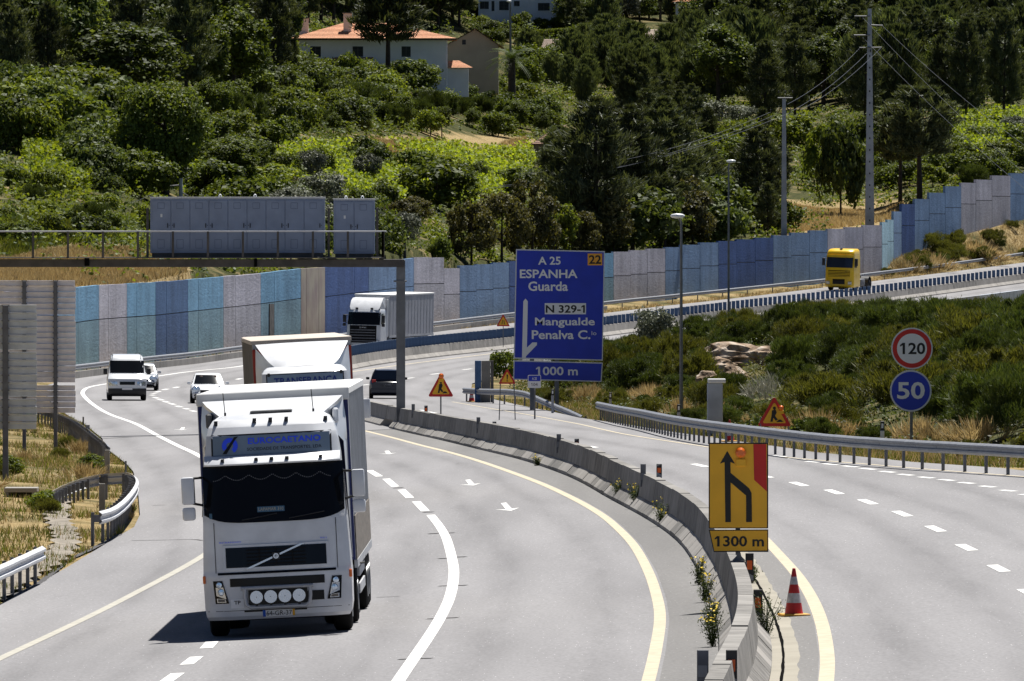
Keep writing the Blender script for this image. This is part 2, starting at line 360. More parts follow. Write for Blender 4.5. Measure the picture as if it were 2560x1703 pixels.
TEXT = {}
ONES = {'1300 m': 0, '1000 m': 0, '120': 0, '104': 0, 'N 329-1': 1}
BOLD = {'1300 m', '1000 m', '120', '50', 'ESPANHA', 'Guarda', 'A 25', 'Mangualde', 'Penalva C.', 'N 329-1', '22', 'EUROCAETANO', 'TRANSFRANÇA', 'TP'}
def isl(n, faces):
    par = list(range(n))
    def fd(a):
        while par[a] != a: par[a] = par[par[a]]; a = par[a]
        return a
    for q in faces:
        for b in q[1:]: par[fd(b)] = fd(q[0])
    out = {}
    for i in range(n): out.setdefault(fd(i), []).append(i)
    return list(out.values())
def text_cache():
    cus = []
    for s_ in TEXTS:
        cu = bpy.data.curves.new('lettering', 'FONT'); cu.body = s_; cu.resolution_u = 3; cu.offset = .022 if s_ in BOLD else .0; o = bpy.data.objects.new('lettering', cu); col.objects.link(o); cus.append((s_, o, cu))
    bpy.context.view_layer.update(); dg = bpy.context.evaluated_depsgraph_get()
    for s_, o, cu in cus:
        me = bpy.data.meshes.new_from_object(o.evaluated_get(dg)); v = [w.co.copy() for w in me.vertices]; f = [tuple(p.vertices) for p in me.polygons]; bpy.data.meshes.remove(me)
        x0 = min(a.x for a in v); x1 = max(a.x for a in v); y0 = min(a.y for a in v); y1 = max(a.y for a in v)
        if s_ in ONES:                       # give the figure one its flag
            xs = sorted(((min(v[i].x for i in p), max(v[i].x for i in p)) for p in isl(len(v), f)), key=lambda a: a[0]); a0 = xs[0 if ONES[s_] == 0 else -1][0]; k = len(v); hgt = y1 - y0
            v += [Vector((a0 + .01, y1, 0)), Vector((a0 - .20 * hgt, y1 - .20 * hgt, 0)), Vector((a0 - .20 * hgt, y1 - .34 * hgt, 0)), Vector((a0 + .01, y1 - .22 * hgt, 0))]; f.append((k, k + 1, k + 2, k + 3)); x0 = min(x0, a0 - .2 * hgt)
        TEXT[s_] = ([((a.x - x0) / (x1 - x0), (a.y - y0) / (y1 - y0)) for a in v], f)
    for s_, o, cu in cus: bpy.data.objects.remove(o); bpy.data.curves.remove(cu)
def text_mesh(s_): return TEXT[s_]
TEXTS = ['A 25', 'ESPANHA', 'Guarda', 'N 329-1', 'Mangualde', 'Penalva C.', 'lo', '1000 m', '22', '104', '120', '50', '1300 m', 'LAPAMAR 310', 'EUROCAETANO', 'SOCIEDADE DE TRANSPORTES, LDA', 'INTRAMOVO', 'FH12', 'TP', '64-GR-37', 'TRANSFRANÇA', 'SCANIA', 'DAF']
text_cache()

# ------------------------------------------------------------------ ground, road, markings
def terrain():
    ys = np.concatenate([np.arange(90, 300, 1.5), np.arange(300, 720, 2.0), np.arange(720, 1060, 2.5), np.arange(1060, 1600, 5.0)])
    U = np.concatenate([np.linspace(-1, 0, 70), np.linspace(0, 1, 41)[1:], np.linspace(1, 2, 71)[1:]])
    V = []
    for y in ys:
        xl, xr = float(XL(y)), float(XR(y))
        lo, hi = min(-30 - .10 * y, xl - 20), max(30 + .10 * y, xr + 20)
        a = -U[U < 0]; xs = np.concatenate([xl - (a**1.8) * (xl - lo), xl + U[(U >= 0) & (U <= 1)] * (xr - xl), xr + ((U[U > 1] - 1)**1.8) * (hi - xr)])
        V.append(np.stack([xs, np.full_like(xs, y), T(xs, np.full_like(xs, y))], 1))
    n = len(U); V = np.concatenate(V); k = len(ys)
    i, j = np.meshgrid(np.arange(k - 1), np.arange(n - 1), indexing='ij'); q = (i * n + j).ravel()
    return V, np.stack([q, q + 1, q + n + 1, q + n], 1)
def ground_mat():
    m, n, l, b = new_mat('ground')
    g = n.new('ShaderNodeNewGeometry')
    def noise(sc, det, scale=(1, 1, 1)):
        mp = n.new('ShaderNodeMapping'); mp.inputs['Scale'].default_value = scale; l.new(g.outputs['Position'], mp.inputs[0])
        t = n.new('ShaderNodeTexNoise'); t.inputs['Scale'].default_value = sc; t.inputs['Detail'].default_value = det; l.new(mp.outputs[0], t.inputs['Vector']); return t
    def mix(f, a, c):
        x = n.new('ShaderNodeMix'); x.data_type = 'RGBA'; l.new(f, x.inputs[0])
        for k, s_ in ((6, a), (7, c)):
            if isinstance(s_, tuple): x.inputs[k].default_value = (*s_, 1)
            else: l.new(s_, x.inputs[k])
        return x.outputs[2]
    def rng_(s_, a, c):
        r = n.new('ShaderNodeMapRange'); r.inputs[1].default_value = a; r.inputs[2].default_value = c; l.new(s_, r.inputs[0]); return r.outputs[0]
    at_ = n.new('ShaderNodeAttribute'); at_.attribute_name = 'dry'
    n1 = noise(.25, 5); n2 = noise(2.0, 4); n3 = noise(9.0, 3)
    dry = mix(rng_(n2.outputs[0], .3, .7), (.19, .125, .05), (.33, .245, .115))
    dry = mix(rng_(n3.outputs[0], .45, .75), dry, (.40, .33, .19))
    grn = mix(rng_(n2.outputs[0], .3, .7), (.022, .030, .010), (.075, .075, .022))
    sm = n.new('ShaderNodeMath'); sm.operation = 'ADD'; l.new(at_.outputs['Fac'], sm.inputs[0]); l.new(n1.outputs[0], sm.inputs[1])
    c = mix(rng_(sm.outputs[0], .85, 1.15), grn, dry)
    l.new(c, b.inputs['Base Color']); b.inputs['Roughness'].default_value = .95; b.inputs['Specular IOR Level'].default_value = .1
    bp = n.new('ShaderNodeBump'); bp.inputs['Strength'].default_value = .8; bp.inputs['Distance'].default_value = .15; l.new(n3.outputs[0], bp.inputs['Height']); l.new(bp.outputs[0], b.inputs['Normal'])
ground_mat()
DRY = [ # (x, y, radius x, radius y, dryness) in metres
]
def dryness(X, Y):
    X = np.asarray(X, float); Y = np.asarray(Y, float)
    d = np.full(X.shape, .35)
    e = XL(Y) - X
    d = np.where((e > 0) & (Y < 600), .58, d)                                  # verge by the sign backs
    d = np.where((e > 0) & (Y >= 600) & (Y < Yw(X)), .56, d)                    # strip below the wall
    d = np.where((X > XR(Y)) & (X - XR(Y) < 3.5), .5, d)                      # strip behind the rail
    px = 1280 + F * X / Y; py = YH - F * (T(X, Y) - ZC) / Y; beh = Y > Yw(X)
    d = np.where(beh & (px < 470) & (py > 655), .95, d)                        # field above the wall, left
    d = np.where(beh & (px < 470) & (py < 655) & (py > 560), .45, d)
    d = np.where(beh & (px > 920) & (px < 1330) & (py > 345) & (py < 400), .95, d)
    d = np.where(beh & (px > 1930) & (px < 2270) & (py > 500), .62, d)
    d = np.where(beh & (px > 2500), .2, d)
    return d
gv, gf = terrain()
gm = np_mesh('ground', gv, gf, 'ground', True)
ga = gm.attributes.new('dry', 'FLOAT', 'POINT'); ga.data.foreach_set('value', dryness(gv[:, 0], gv[:, 1]).astype(np.float32))
ground = tag(obj('ground', gm), kind='structure')

def road_sheet(name, m, fa, fb, y0, y1, h, nx=10, step=2.0):
    ys = np.arange(y0, y1 + .1, step); V = []
    for y in ys:
        xs = np.linspace(fa(y), fb(y), nx); V.append(np.stack([xs, np.full(nx, y), S(xs, np.full(nx, y)) + h], 1))
    k = len(ys); i, j = np.meshgrid(np.arange(k - 1), np.arange(nx - 1), indexing='ij'); q = (i * nx + j).ravel()
    return tag(obj(name, np_mesh(name, np.concatenate(V), np.stack([q, q + 1, q + nx + 1, q + nx], 1), m, True)), kind='structure')
rd = road_sheet('road', 'asphalt', XL, XR, 92, 1080, 0.0, 90)
co = np.empty(len(rd.data.vertices) * 3, np.float32); rd.data.vertices.foreach_get('co', co); co = co.reshape(-1, 3); u_ = co[:, 0] - Xc(co[:, 1])
tk = sum(np.exp(-((u_ - w_) / .33)**2) for w_ in (-2.3, -4.1, -6.0, -7.8, -9.6, -11.3, 2.3, 4.1, 6.1, 7.9))
ta = rd.data.attributes.new('track', 'FLOAT', 'POINT'); ta.data.foreach_set('value', np.clip(tk, 0, 1).astype(np.float32))

MK = .006
EDGE_L = [(-75,1683),(0,1647),(182.7,1561.3),(329,1488),(508,1389.5),(560,1340),(600,1270),(585,1200),(500,1141.2),(447,1115.8),(396,1090.3),(340.9,1060.6),(277.3,1037.3),(245.5,1020.3),(220,1001.2),(207.3,986.4),(208.3,977.9),(220,969.4),(260,961),(394,940.8),(468,930.2),(574,919.5),(612,914.2),(720,896)]
LANE_S = [(1076.6,1288),(1099,1316.7),(1116.8,1349.3),(1131.4,1404),(1134.4,1440.7),(1126,1488.2),(1107.7,1532),(1073,1590.5),(996,1703),(930,1800)]
YEL_R = [(860,1066),(905,1075.7),(976.5,1093.5),(1053,1114),(1129.6,1133),(1206,1156),(1282.7,1182.8),(1359,1212),(1435.7,1248),(1497,1283),(1538,1315),(1584.6,1364),(1621,1429.7),(1643,1495.5),(1650,1550),(1639.5,1623.4),(1621,1703),(1590,1800)]
YEL_L = [(1893,1330),(1926.7,1364),(1986,1429.6),(2026,1489),(2054,1556.8),(2067.8,1636),(2065.8,1703),(2050,1800)]
YEL_FAR = [(880,930),(901,926.7),(1015.8,910.8),(1134.6,896),(1278.8,877.9)]
EDGE_R = [(1130,1005),(1184.9,1014.5),(1312,1035.8),(1439,1059),(1566.7,1086.7),(1750,1115),(1919,1139),(2211,1164.7),(2400,1180),(2559,1192),(2700,1204)]
def line(name, pts, w, m, label=None):
    p = crom(hits(pts)); v, f = strip(p, w, MK); o = MB().add(v, f).build(name, m, smooth=0); return tag(o, kind='structure')
line('edge_line', EDGE_L[:7], .19, 'paint_cream')
line('edge_line', EDGE_L[6:], .22, 'paint_white')
line('lane_line', LANE_S, .21, 'paint_white')
line('edge_line', YEL_R, .20, 'paint_yellow')
line('edge_line', YEL_L, .22, 'paint_yellow')
line('edge_line', YEL_FAR, .2, 'paint_yellow')
line('edge_line', EDGE_R, .13, 'paint_yellow')
def dashes(name, segs, w, m='paint_white'):
    r = tag(empty(name), kind='structure')
    for a, b in segs:
        p = crom([hit(*a), hit(*b)], 1.0); v, f = strip(p, w, MK); MB().add(v, f).build('dash', m, r, smooth=0)
ptA = lambda x, y: (900 + x / 3.92, 980 + y / 3.92)
dashes('lane_dashes', [(ptA(90, 770), ptA(190, 830)), (ptA(255, 853), ptA(345, 930)), (ptA(405, 960), ptA(490, 1040)), (ptA(550, 1075), ptA(640, 1170))], .22)
ptB = lambda x, y: (x / 2.736, 1130 + y / 2.736)
dashes('lane_dashes', [(ptB(1450, 1300), ptB(1410, 1345)), (ptB(1345, 1403), ptB(1275, 1457)), (ptB(1215, 1516), ptB(1125, 1580)), (ptB(1060, 1640), ptB(960, 1730))], .22)
ptC = lambda x, y: (1700 + x / 2.736, 1130 + y / 2.736)
dashes('lane_dashes', [(ptC(x - 45, y - 10 - i * 1.6), ptC(x + 45, y + 10 + i * 1.6)) for i, (x, y) in enumerate([(137, 93), (575, 166), (813, 221), (1055, 275), (1285, 343), (1520, 424), (1748, 527), (1960, 655), (2180, 798), (2390, 965)])], .22)
dashes('exit_dashes', [(ptC(x - 48, y - 4), ptC(x + 48, y + 5)) for x, y in [(670, 30), (795, 50), (910, 68), (1030, 85), (1165, 100), (1285, 117), (1420, 137), (1545, 157), (1685, 176), (1825, 193), (1960, 213), (2105, 238), (2245, 266), (2380, 295)]], .2)
ptD = lambda x, y: (1100 + x / 4.714, 900 + y / 4.714)
dashes('lane_dashes', [(ptD(x - 40, y - 8), ptD(x + 40, y + 8)) for x, y in [(60, 655), (230, 698), (1530, 990), (1800, 1027), (-90, 620), (-190, 598)]], .2)
ptE = lambda x, y: (880 + x / 4.714, 740 + y / 4.714)
dashes('lane_dashes', [(ptE(x - 55, y + 6), ptE(x + 55, y - 6)) for x, y in [(1360, 865), (980, 920), (675, 970), (145, 1050), (1700, 815)]], .22)
ptF = lambda x, y: (150 + x / 4.714, 840 + y / 4.714)
dashes('lane_dashes', [(ptF(x - 28, y - s_), ptF(x + 28, y + s_)) for x, y, s_ in [(1370, 608, -6), (1240, 632, -6), (1150, 660, -6), (1100, 685, -4), (1090, 705, 3), (1130, 730, 6), (1185, 752, 7), (1250, 778, 7), (1320, 803, 7), (1400, 833, 7), (1490, 860, 6), (1570, 887, 6), (2110, 508, -6)]], .26)
# deflection arrows
def arrow(c):                        # slanted shaft, arrow head spread across the lane
    sx = F / c.y; sy = F * 6.5 / (c.y * c.y)          # photo pixels per metre across and along, for laying out the measured shape
    P_ = [(-22, -16), (-8, -17), (7, 0), (26, -2), (5, 5), (-36, 0), (-8, 1)]
    k = c.y / 242.0; pts = [(x / k / sx, -y / k / k / sy) for x, y in P_]
    v = [(c.x + x, c.y + y, float(S(c.x + x, c.y + y)) + MK) for x, y in pts]
    return tag(MB().add(v, [(0, 1, 2, 6), (2, 3, 4), (2, 4, 6), (6, 4, 5)]).build('road_arrow', 'paint_white', smooth=0), kind='structure')
arrow(hit(1273, 1273)); arrow(hit(1180, 1211)); arrow(hit(972, 1134)); arrow(hit(455, 1074))
# shoulder strips (darker asphalt), joint line
def bandY(f, off): return lambda y: float(f(y)) + off
yr_pts = hits(YEL_R); yrY = [p.y for p in yr_pts][::-1]; yrX = [p.x for p in yr_pts][::-1]
o_ = np.argsort(yrY); yrY = np.array(yrY)[o_]; yrX = np.array(yrX)[o_]
road_sheet('hard_shoulder', 'asphalt_shoulder', lambda y: float(np.interp(y, yrY, yrX)) + .16, lambda y: float(Xc(y)) - .3, 132, 400, .003, 3)
yl_pts = hits(YEL_L); ylY = np.array([p.y for p in yl_pts]); ylX = np.array([p.x for p in yl_pts]); o_ = np.argsort(ylY); ylY = ylY[o_]; ylX = ylX[o_]
jag = lambda y: .03 * float(vnoise(y * 1.9, 3.3)) + .05 * float(vnoise(y * .5, 7.7))
road_sheet('hard_shoulder', 'asphalt_shoulder', lambda y: float(Xc(y)) + .70, lambda y: float(np.interp(y, ylY, ylX)) - .12, 112, 212, .003, 3, .5)
road_sheet('drain_channel', 'channel', lambda y: float(Xc(y)) + .3, lambda y: float(Xc(y)) + .80 + jag(y), 112, 212, .006, 3, .4)
road_sheet('drain_slot', 'dark_gap', lambda y: float(Xc(y)) + .545 + .3 * jag(y), lambda y: float(Xc(y)) + .59 + .35 * jag(y + 9), 112, 212, .010, 2, .4)
mat('skid', (.085, .083, .085), .9, spec=.1)
jl = MB(); v, f = strip(crom(hits([(255, 1097), (330, 1093), (420, 1091), (500, 1088), (640, 1082)])), .3, .004); jl.add(v, f); tag(jl.build('expansion_joint', 'tar', smooth=0), kind='structure')

# pale concrete gully on the left verge
def gully():
    qF = lambda x, y: (x / 3.015, 1020 + y / 3.015)
    p = crom(hits([qF(*a) for a in [(440, 700), (425, 800), (455, 900), (500, 1000), (470, 1090), (330, 1200), (200, 1275), (60, 1370), (-120, 1480)]], 0, lambda x, y: T(x, y)), .5); v = []; f = []
    for i, q in enumerate(p):
        d = p[min(i + 1, len(p) - 1)] - p[max(i - 1, 0)]; d.z = 0; d.normalize(); r = Vector((d.y, -d.x, 0)); w = .30 + .08 * math.sin(i * .9)
        for k, dz in ((-1, .10), (-.5, .085), (0, .08), (.5, .085), (1, .10)):
            a = q + r * w * k; z = max(float(T(a.x, a.y)), float(S(a.x, a.y)) - .02 if a.x > float(XL(a.y)) else -99); v.append((a.x, a.y, z + dz))
    n = 5
    for i in range(len(p) - 1):
        for j in range(n - 1): f.append((i * n + j, i * n + j + 1, (i + 1) * n + j + 1, (i + 1) * n + j))
    tag(MB().add(v, f).build('drain_gully', 'gully', smooth=60), kind='structure')
mat('gully', (.21, .185, .15), .95, var=.35, scale=3, bump=.5, bscale=6)
gully()

# stud scars and tar cracks
sm_ = tag(empty('surface_marks'), kind='structure')
qS = lambda x, y: (850 + x / 2.736, 1130 + y / 2.736)
for x, y in ((640, 560), (745, 556), (712, 730), (822, 720), (720, 918), (825, 915), (640, 1143), (760, 1137), (450, 1420), (578, 1415), (398, 247), (604, 413)):
    v, f = strip([hit(*qS(x - 12, y + 2)), hit(*qS(x + 12, y - 2))], .25, .005); MB().add(v, f).build('stud_scar', 'tar', sm_, smooth=0)
def crack(pts, w, name='tar_crack'):
    p = crom(hits(pts), .35); q = [a + Vector((.05 * float(vnoise(i * .8, 2.2)), 0, 0)) for i, a in enumerate(p)]; v, f = strip(q, w, .004); MB().add(v, f).build(name, 'skid', sm_, smooth=0)
crack([(330, 1352), (400, 1351), (480, 1349), (505, 1352)], .10); crack([(160, 1404), (230, 1372), (300, 1336)], .14); crack([(0, 1502), (90, 1462), (160, 1408)], .14); crack([(380, 1264), (415, 1263)], .12)
crack([(942, 1494), (1000, 1492)], .10); crack([(1560, 1062), (1650, 1080), (1720, 1090)], .12)

# ------------------------------------------------------------------ median barrier, blocks one by one
def cpath(y0, y1, step=1.0, off=0.0):
    out = []
    for y in np.arange(y0, y1 + 1e-6, step):
        d = (float(Xc(y + .5)) - float(Xc(y - .5))); c = 1 / math.sqrt(1 + d * d)
        x = float(Xc(y)) + off * c; yy = y - off * d * c
        out.append(Vector((x, yy, float(S(x, yy)))))
    return out
BH = .84
WALLP = [(-.19, .30), (-.115, BH), (.115, BH), (.19, .30)]
TOEP = [(-.40, -.05), (-.40, .07), (-.19, .305), (.19, .305), (.40, .07), (.40, -.05)]
mb_root = empty('median_barrier', (float(Xc(170)), 170, float(S(Xc(170), 170))), 'long grey concrete median barrier curving between the two carriageways', 'barrier')
def blocks(y0, y1, L, prof, name, mats, gap=.03, step=1.0):
    y = y0; k = 0
    while y < y1:
        Lk = L * (1 if name != 'toe_block' else random.choice((.7, 1, 1, 1.25))); Lk = min(Lk, y1 - y)
        if Lk < .3: break
        p = cpath(y + gap, y + Lk - gap, (Lk - 2 * gap) / max(1, round(Lk / step)))
        if len(p) > 1:
            dz = random.uniform(-.012, .012)
            p = [q + Vector((0, 0, dz)) for q in p]
            MB().sweep(p, prof).build(name, random.choice(mats), mb_root, off=mb_root.location, smooth=30)
        y += Lk; k += 1
blocks(98, 414, 4.2, WALLP, 'barrier_block', ['concrete', 'concrete_stain'])
blocks(98, 405, 2.9, TOEP, 'toe_block', ['concrete_light', 'concrete_light', 'concrete_stain'])  # toe paler than the wall: sun on its slope put into the colour
blocks(414, 940, 8.5, WALLP, 'barrier_block', ['concrete_light', 'concrete'], step=4)
blocks(414, 940, 8.5, TOEP, 'toe_block', ['concrete_light'], step=4)
# anti-glare screen on the far stretch
scr = empty('anti_glare_screen', (float(Xc(700)), 700, float(S(Xc(700), 700))), 'row of upright blue anti-glare blades along the top of the far barrier', 'screen')
bm_ = MB().box(-.15, .15, -.02, .02, 0, .66, .008); bm_.box(-.03, .03, -.03, .03, -.04, .05)
me_b = None
acc = 0; last = None
for q in cpath(628, 935, .2):
    if last is not None: acc += (q - last).length
    if last is None or acc >= 1.6:
        acc = 0
        if me_b is None:
            o = bm_.build('blade', 'screen_blue', scr); me_b = o.data
        else: o = obj('blade', me_b, None, scr)
        o.location = q + Vector((0, 0, BH)) - scr.location
        o.rotation_euler = (random.uniform(-.03, .03), random.uniform(-.03, .03), random.uniform(-.1, .1))
    last = q

# ------------------------------------------------------------------ guard rails
RAILP = [(0, .0), (.03, .03), (.075, .055), (.075, .10), (.03, .13), (.03, .18), (.075, .21), (.075, .255), (.03, .285), (0, .31), (-.006, .31), (.022, .28), (.066, .25), (.066, .215), (.022, .185), (.022, .125), (.066, .095), (.066, .06), (.022, .035), (-.006, .0)]
def rail(pts, label, side=1, h=.75, spacing=4.0, post=True, m='galvanised', ground=None, cap=True, pm='galv_dull', minz=None, spacer=True):
    p = crom(pts, .8); r = empty('guard_rail', tuple(pts[0] - Vector((0, 0, h))), label, 'guard rail', 'guard rails')
    prof = [(u * side, v - .31) for u, v in RAILP]
    L = [0]
    for i in range(1, len(p)): L.append(L[-1] + (p[i] - p[i - 1]).length)
    # beams of one post bay each
    nb = max(1, round(L[-1] / spacing)); cuts = [L[-1] * i / nb for i in range(nb + 1)]
    def at_(s_):
        i = int(np.clip(np.searchsorted(L, s_), 1, len(L) - 1)); t = (s_ - L[i - 1]) / max(1e-6, L[i] - L[i - 1]); return p[i - 1].lerp(p[i], t)
    for i in range(nb):
        n = max(2, int((cuts[i + 1] - cuts[i]) / 1.0) + 1); seg = [at_(cuts[i] + (cuts[i + 1] - cuts[i]) * k / (n - 1) + (.05 if k == n - 1 and i < nb - 1 else 0)) for k in range(n)]
        MB().sweep([q + Vector((0, 0, .003 * (i % 2))) for q in seg], prof).build('rail_beam', m, r, off=r.location, smooth=50)
    if post:
        for i in range(nb + 1):
            q = at_(min(L[-1] - .05, cuts[i] + .03)); d = at_(min(L[-1], cuts[i] + .3)) - at_(max(0, cuts[i] - .3)); a = math.atan2(d.x, d.y)
            zg = float((ground or T)(q.x, q.y)) - .3; zt = q.z - .02
            if zt - zg < .36: continue
            M = Matrix.Translation((q.x, q.y, 0)) @ Matrix.Rotation(-a, 4, 'Z')
            b = MB().box(-.15 * side - .035, -.15 * side + .035, -.05, .05, zg, zt, M=M)
            b.build('post', pm, r, off=r.location)
            if spacer: MB().box(min(-.11 * side, .03 * side), max(-.11 * side, .03 * side), -.05, .05, q.z - .25, q.z - .08, M=M).build('spacer', pm, r, off=r.location)
    return r
# near left, end of a run
pa = hits([(106, 1365), (60, 1386), (0, 1413), (-60, 1440), (-140, 1475)], .78)
rail(pa, 'bright steel crash barrier end by the pale drainage gully', side=-1, spacing=2.2, m='rail_sunlit')
pb = hits([(247, 1279), (278.6, 1270), (308.5, 1249), (331.7, 1222), (340, 1202), (331.7, 1187), (311.8, 1181), (265, 1183)], .78) + hits([(215.6, 1193), (159, 1213), (119, 1235)], .72)
rail(pb, 'steel crash barrier end curling round into the dry verge', side=1, spacing=2.0, m='rail_sunlit', ground=lambda x, y: S(x, y) - .05)
pc = hits([(60, 1010), (110, 1021), (146, 1033), (186, 1050), (215.6, 1070), (245, 1093), (262, 1106), (270, 1116)], .78)
rail(pc, 'dark crash barrier seen from behind below the ribbed sign backs', side=-1, spacing=3.0)
pd = hits([(1492.5, 1004), (1545.5, 1014.5), (1598.5, 1023), (1700, 1041.6), (1882, 1065), (2065, 1085), (2247, 1098), (2400, 1106), (2560, 1114.5), (2700, 1120)], .78)
rail(pd, 'long steel crash barrier below the round speed limit signs', side=1, spacing=2.7, pm='galv_dull')
pe = []
for x, yt, yb in [(1159, 969, 1004), (1206, 972, 1007), (1269.7, 973, 1012), (1312, 978.5, 1016), (1344, 991, 1021), (1375.8, 1005, 1027), (1418, 1022, 1036), (1456, 1041, 1045)]:
    q = hit(x, yb); pe.append(q + Vector((0, 0, max(.1, (yb - yt) * q.y / F))))
rail(pe, 'short crash barrier ramping down to the ground below the big blue sign', side=1, spacing=4.0)
pf1 = hits([(60, 925), (190, 912), (362, 892), (489, 879), (612, 863)], .78); pf2 = hits([(800, 840), (1083.6, 804.7), (1278.8, 781.4), (1511.5, 753.5), (1655.8, 738.6), (1876, 716), (2062, 696.6), (2163, 683), (2365, 658), (2558, 631), (2660, 616)], .78)
rail(pf1 + pf2, 'far crash barrier running along the foot of the coloured noise wall', side=1, spacing=8.0)
# concrete kerb wall under the far rail
kp = [q - Vector((0, 0, .80)) for q in crom(pf1 + pf2[:4], 4.0)]
kw = empty('kerb_wall', tuple(kp[0]), 'low concrete footing wall under the far crash barrier', 'low wall')
for i in range(0, len(kp) - 2, 2): MB().sweep(kp[i:i + 3], [(.02, -.3), (.02, .42), (.24, .42), (.24, -.3)]).build('footing_block', random.choice(['concrete', 'concrete_light']), kw, off=kw.location)

# ------------------------------------------------------------------ noise wall, panel by panel
NW = dict(L=('wall_light', 'wall_teal'), G=('wall_lilac', 'wall_lilac2'), D=('wall_navy', 'wall_navy2'), M=('wall_mid', 'wall_mid'), B=('wall_royal', 'wall_royal'), P=('wall_pale', 'wall_pale'), S=('wall_mural', 'wall_mural'))
cols = [(-85, 'G')] + [(x, 'L') for x in (-60, -35)] + [(x, 'G') for x in (-10, 14, 38)] + [(x, 'D') for x in (62, 86, 110)] + [(x, 'L') for x in (135, 160, 190, 222)] + [(x, 'G') for x in (243, 266, 290)] + [(x, 'L') for x in (313, 337.5, 360)] + [(x, 'D') for x in (385, 412, 437)] + [(x, 'L') for x in (466, 492, 524)] + [(x, 'G') for x in (554.5, 585, 617)] + [(x, 'L') for x in (648, 681.6, 715.8)] + [(x, 'S') for x in (748.5, 762, 778, 793)] + [(x, 'B') for x in (808.5, 848.6, 883)] + [(x, 'M') for x in (918, 955, 991)] + [(x, 'G') for x in (1031, 1069, 1106.5)] + [(x, 'M') for x in (1146, 1187.5, 1229)] + [(x, 'B') for x in (1269.6, 1312, 1354)] + [(x, 'L') for x in (1396, 1440, 1485)] + [(x, 'G') for x in (1530.5, 1573.5, 1615)] + [(x, 'M') for x in (1660, 1700, 1747)] + [(x, 'B') for x in (1793, 1838.6, 1885)] + [(x, 'M') for x in (1930, 1975, 2021)] + [(x, 'G') for x in (2066, 2110, 2155)] + [(x, 'P') for x in (2201.7, 2216)] + [(2231, 'M'), (2251, 'B')] + [(x, 'M') for x in (2284, 2320, 2360)] + [(x, 'G') for x in (2400, 2437, 2477)] + [(x, 'M') for x in (2523, 2560, 2610)] + [(2655, 'G')]
wroot = empty('noise_wall', (float(ray_wall(800)[0]), float(ray_wall(800)[1]), float(T(ray_wall(800)[0] + 1.0, ray_wall(800)[1]))), 'long stepped noise wall of blue and pale lilac concrete panels', 'wall')
for i in range(len(cols) - 1):
    x0, k = cols[i]; x1 = cols[i + 1][0]
    a = ray_wall(x0 + .0); b = ray_wall(x1)
    if not a or not b: continue
    a = Vector((a[0], a[1], 0)); b = Vector((b[0], b[1], 0)); d = (b - a).normalized(); nrm = Vector((d.y, -d.x, 0))
    zt0 = ZC + (YH - np.interp(x0, WTx, WTy)) * a.y / F; zt1 = ZC + (YH - np.interp(x1, WTx, WTy)) * b.y / F
    if x0 >= 1031:                                       # stepped stretch: level tops
        top = max(zt0, zt1) if x0 > 1100 else ZC + (YH - 644) * a.y / F
        if 1106 <= x0 < 1107: top = ZC + (YH - 671) * a.y / F
        zt0 = zt1 = top
    zb = min(float(S(XL(a.y), a.y)), float(S(XL(b.y), b.y))) - .6
    fr = .45 if x0 < 1000 else .5
    if x0 > 2200: fr = .42
    base_v = max(float(T(a.x + 1.2, a.y)), zb)
    vis = (zt0 + zt1) / 2 - base_v
    h = max(1.6, 2.15 if x0 < 1000 else 2.05)
    zm0, zm1 = zt0 - h, zt1 - h
    dep = .22 + (i % 3) * .012
    g = .035
    def slab(za0, za1, zc0, zc1, m, dd):
        p0 = a + d * g; p1 = b - d * g
        q = [p0 + nrm * dd / 2, p1 + nrm * dd / 2, p1 - nrm * .12, p0 - nrm * .12]
        zs_l = [za0, za1, za1, za0]; zs_h = [zc0, zc1, zc1, zc0]
        bmx = MB().rings([[Vector((w.x, w.y, zz)) for w, zz in zip(q, zs_l)], [Vector((w.x, w.y, zz)) for w, zz in zip(q, zs_h)]])
        bmx.build('wall_panel', m, wroot, off=wroot.location, smooth=0)
    ju = random.uniform(-.02, .02)
    if k == 'S':
        slab(zb, zb, zt0, zt1, 'wall_mural', dep + .02)
    else:
        slab(zm0 + .03, zm1 + .03, zt0 + ju, zt1 + ju, NW[k][0], dep)
        slab(zb, zb, zm0 - .03, zm1 - .03, NW[k][1], dep + .01)
# dark backing behind the joints: a solid core
core = []
for i in range(len(cols) - 1):
    a = ray_wall(cols[i][0]); core.append(a)
for i in range(len(core) - 1):
    a, b = core[i], core[i + 1]
    if not a or not b: continue
    ztop = min(ZC + (YH - np.interp(cols[i][0], WTx, WTy)) * a[1] / F, ZC + (YH - np.interp(cols[i + 1][0], WTx, WTy)) * b[1] / F) - .35
    d = (Vector((b[0], b[1], 0)) - Vector((a[0], a[1], 0))).normalized(); nn = Vector((d.y, -d.x, 0)); zb = float(S(XL(a[1]), a[1])) - .7
    qs = [Vector((a[0], a[1], 0)) + nn * .03, Vector((b[0], b[1], 0)) + nn * .03, Vector((b[0], b[1], 0)) - nn * .07, Vector((a[0], a[1], 0)) - nn * .07]
    MB().rings([[Vector((q.x, q.y, zb)) for q in qs], [Vector((q.x, q.y, ztop)) for q in qs]]).build('wall_core', 'concrete_dark', wroot, off=wroot.location, smooth=0)
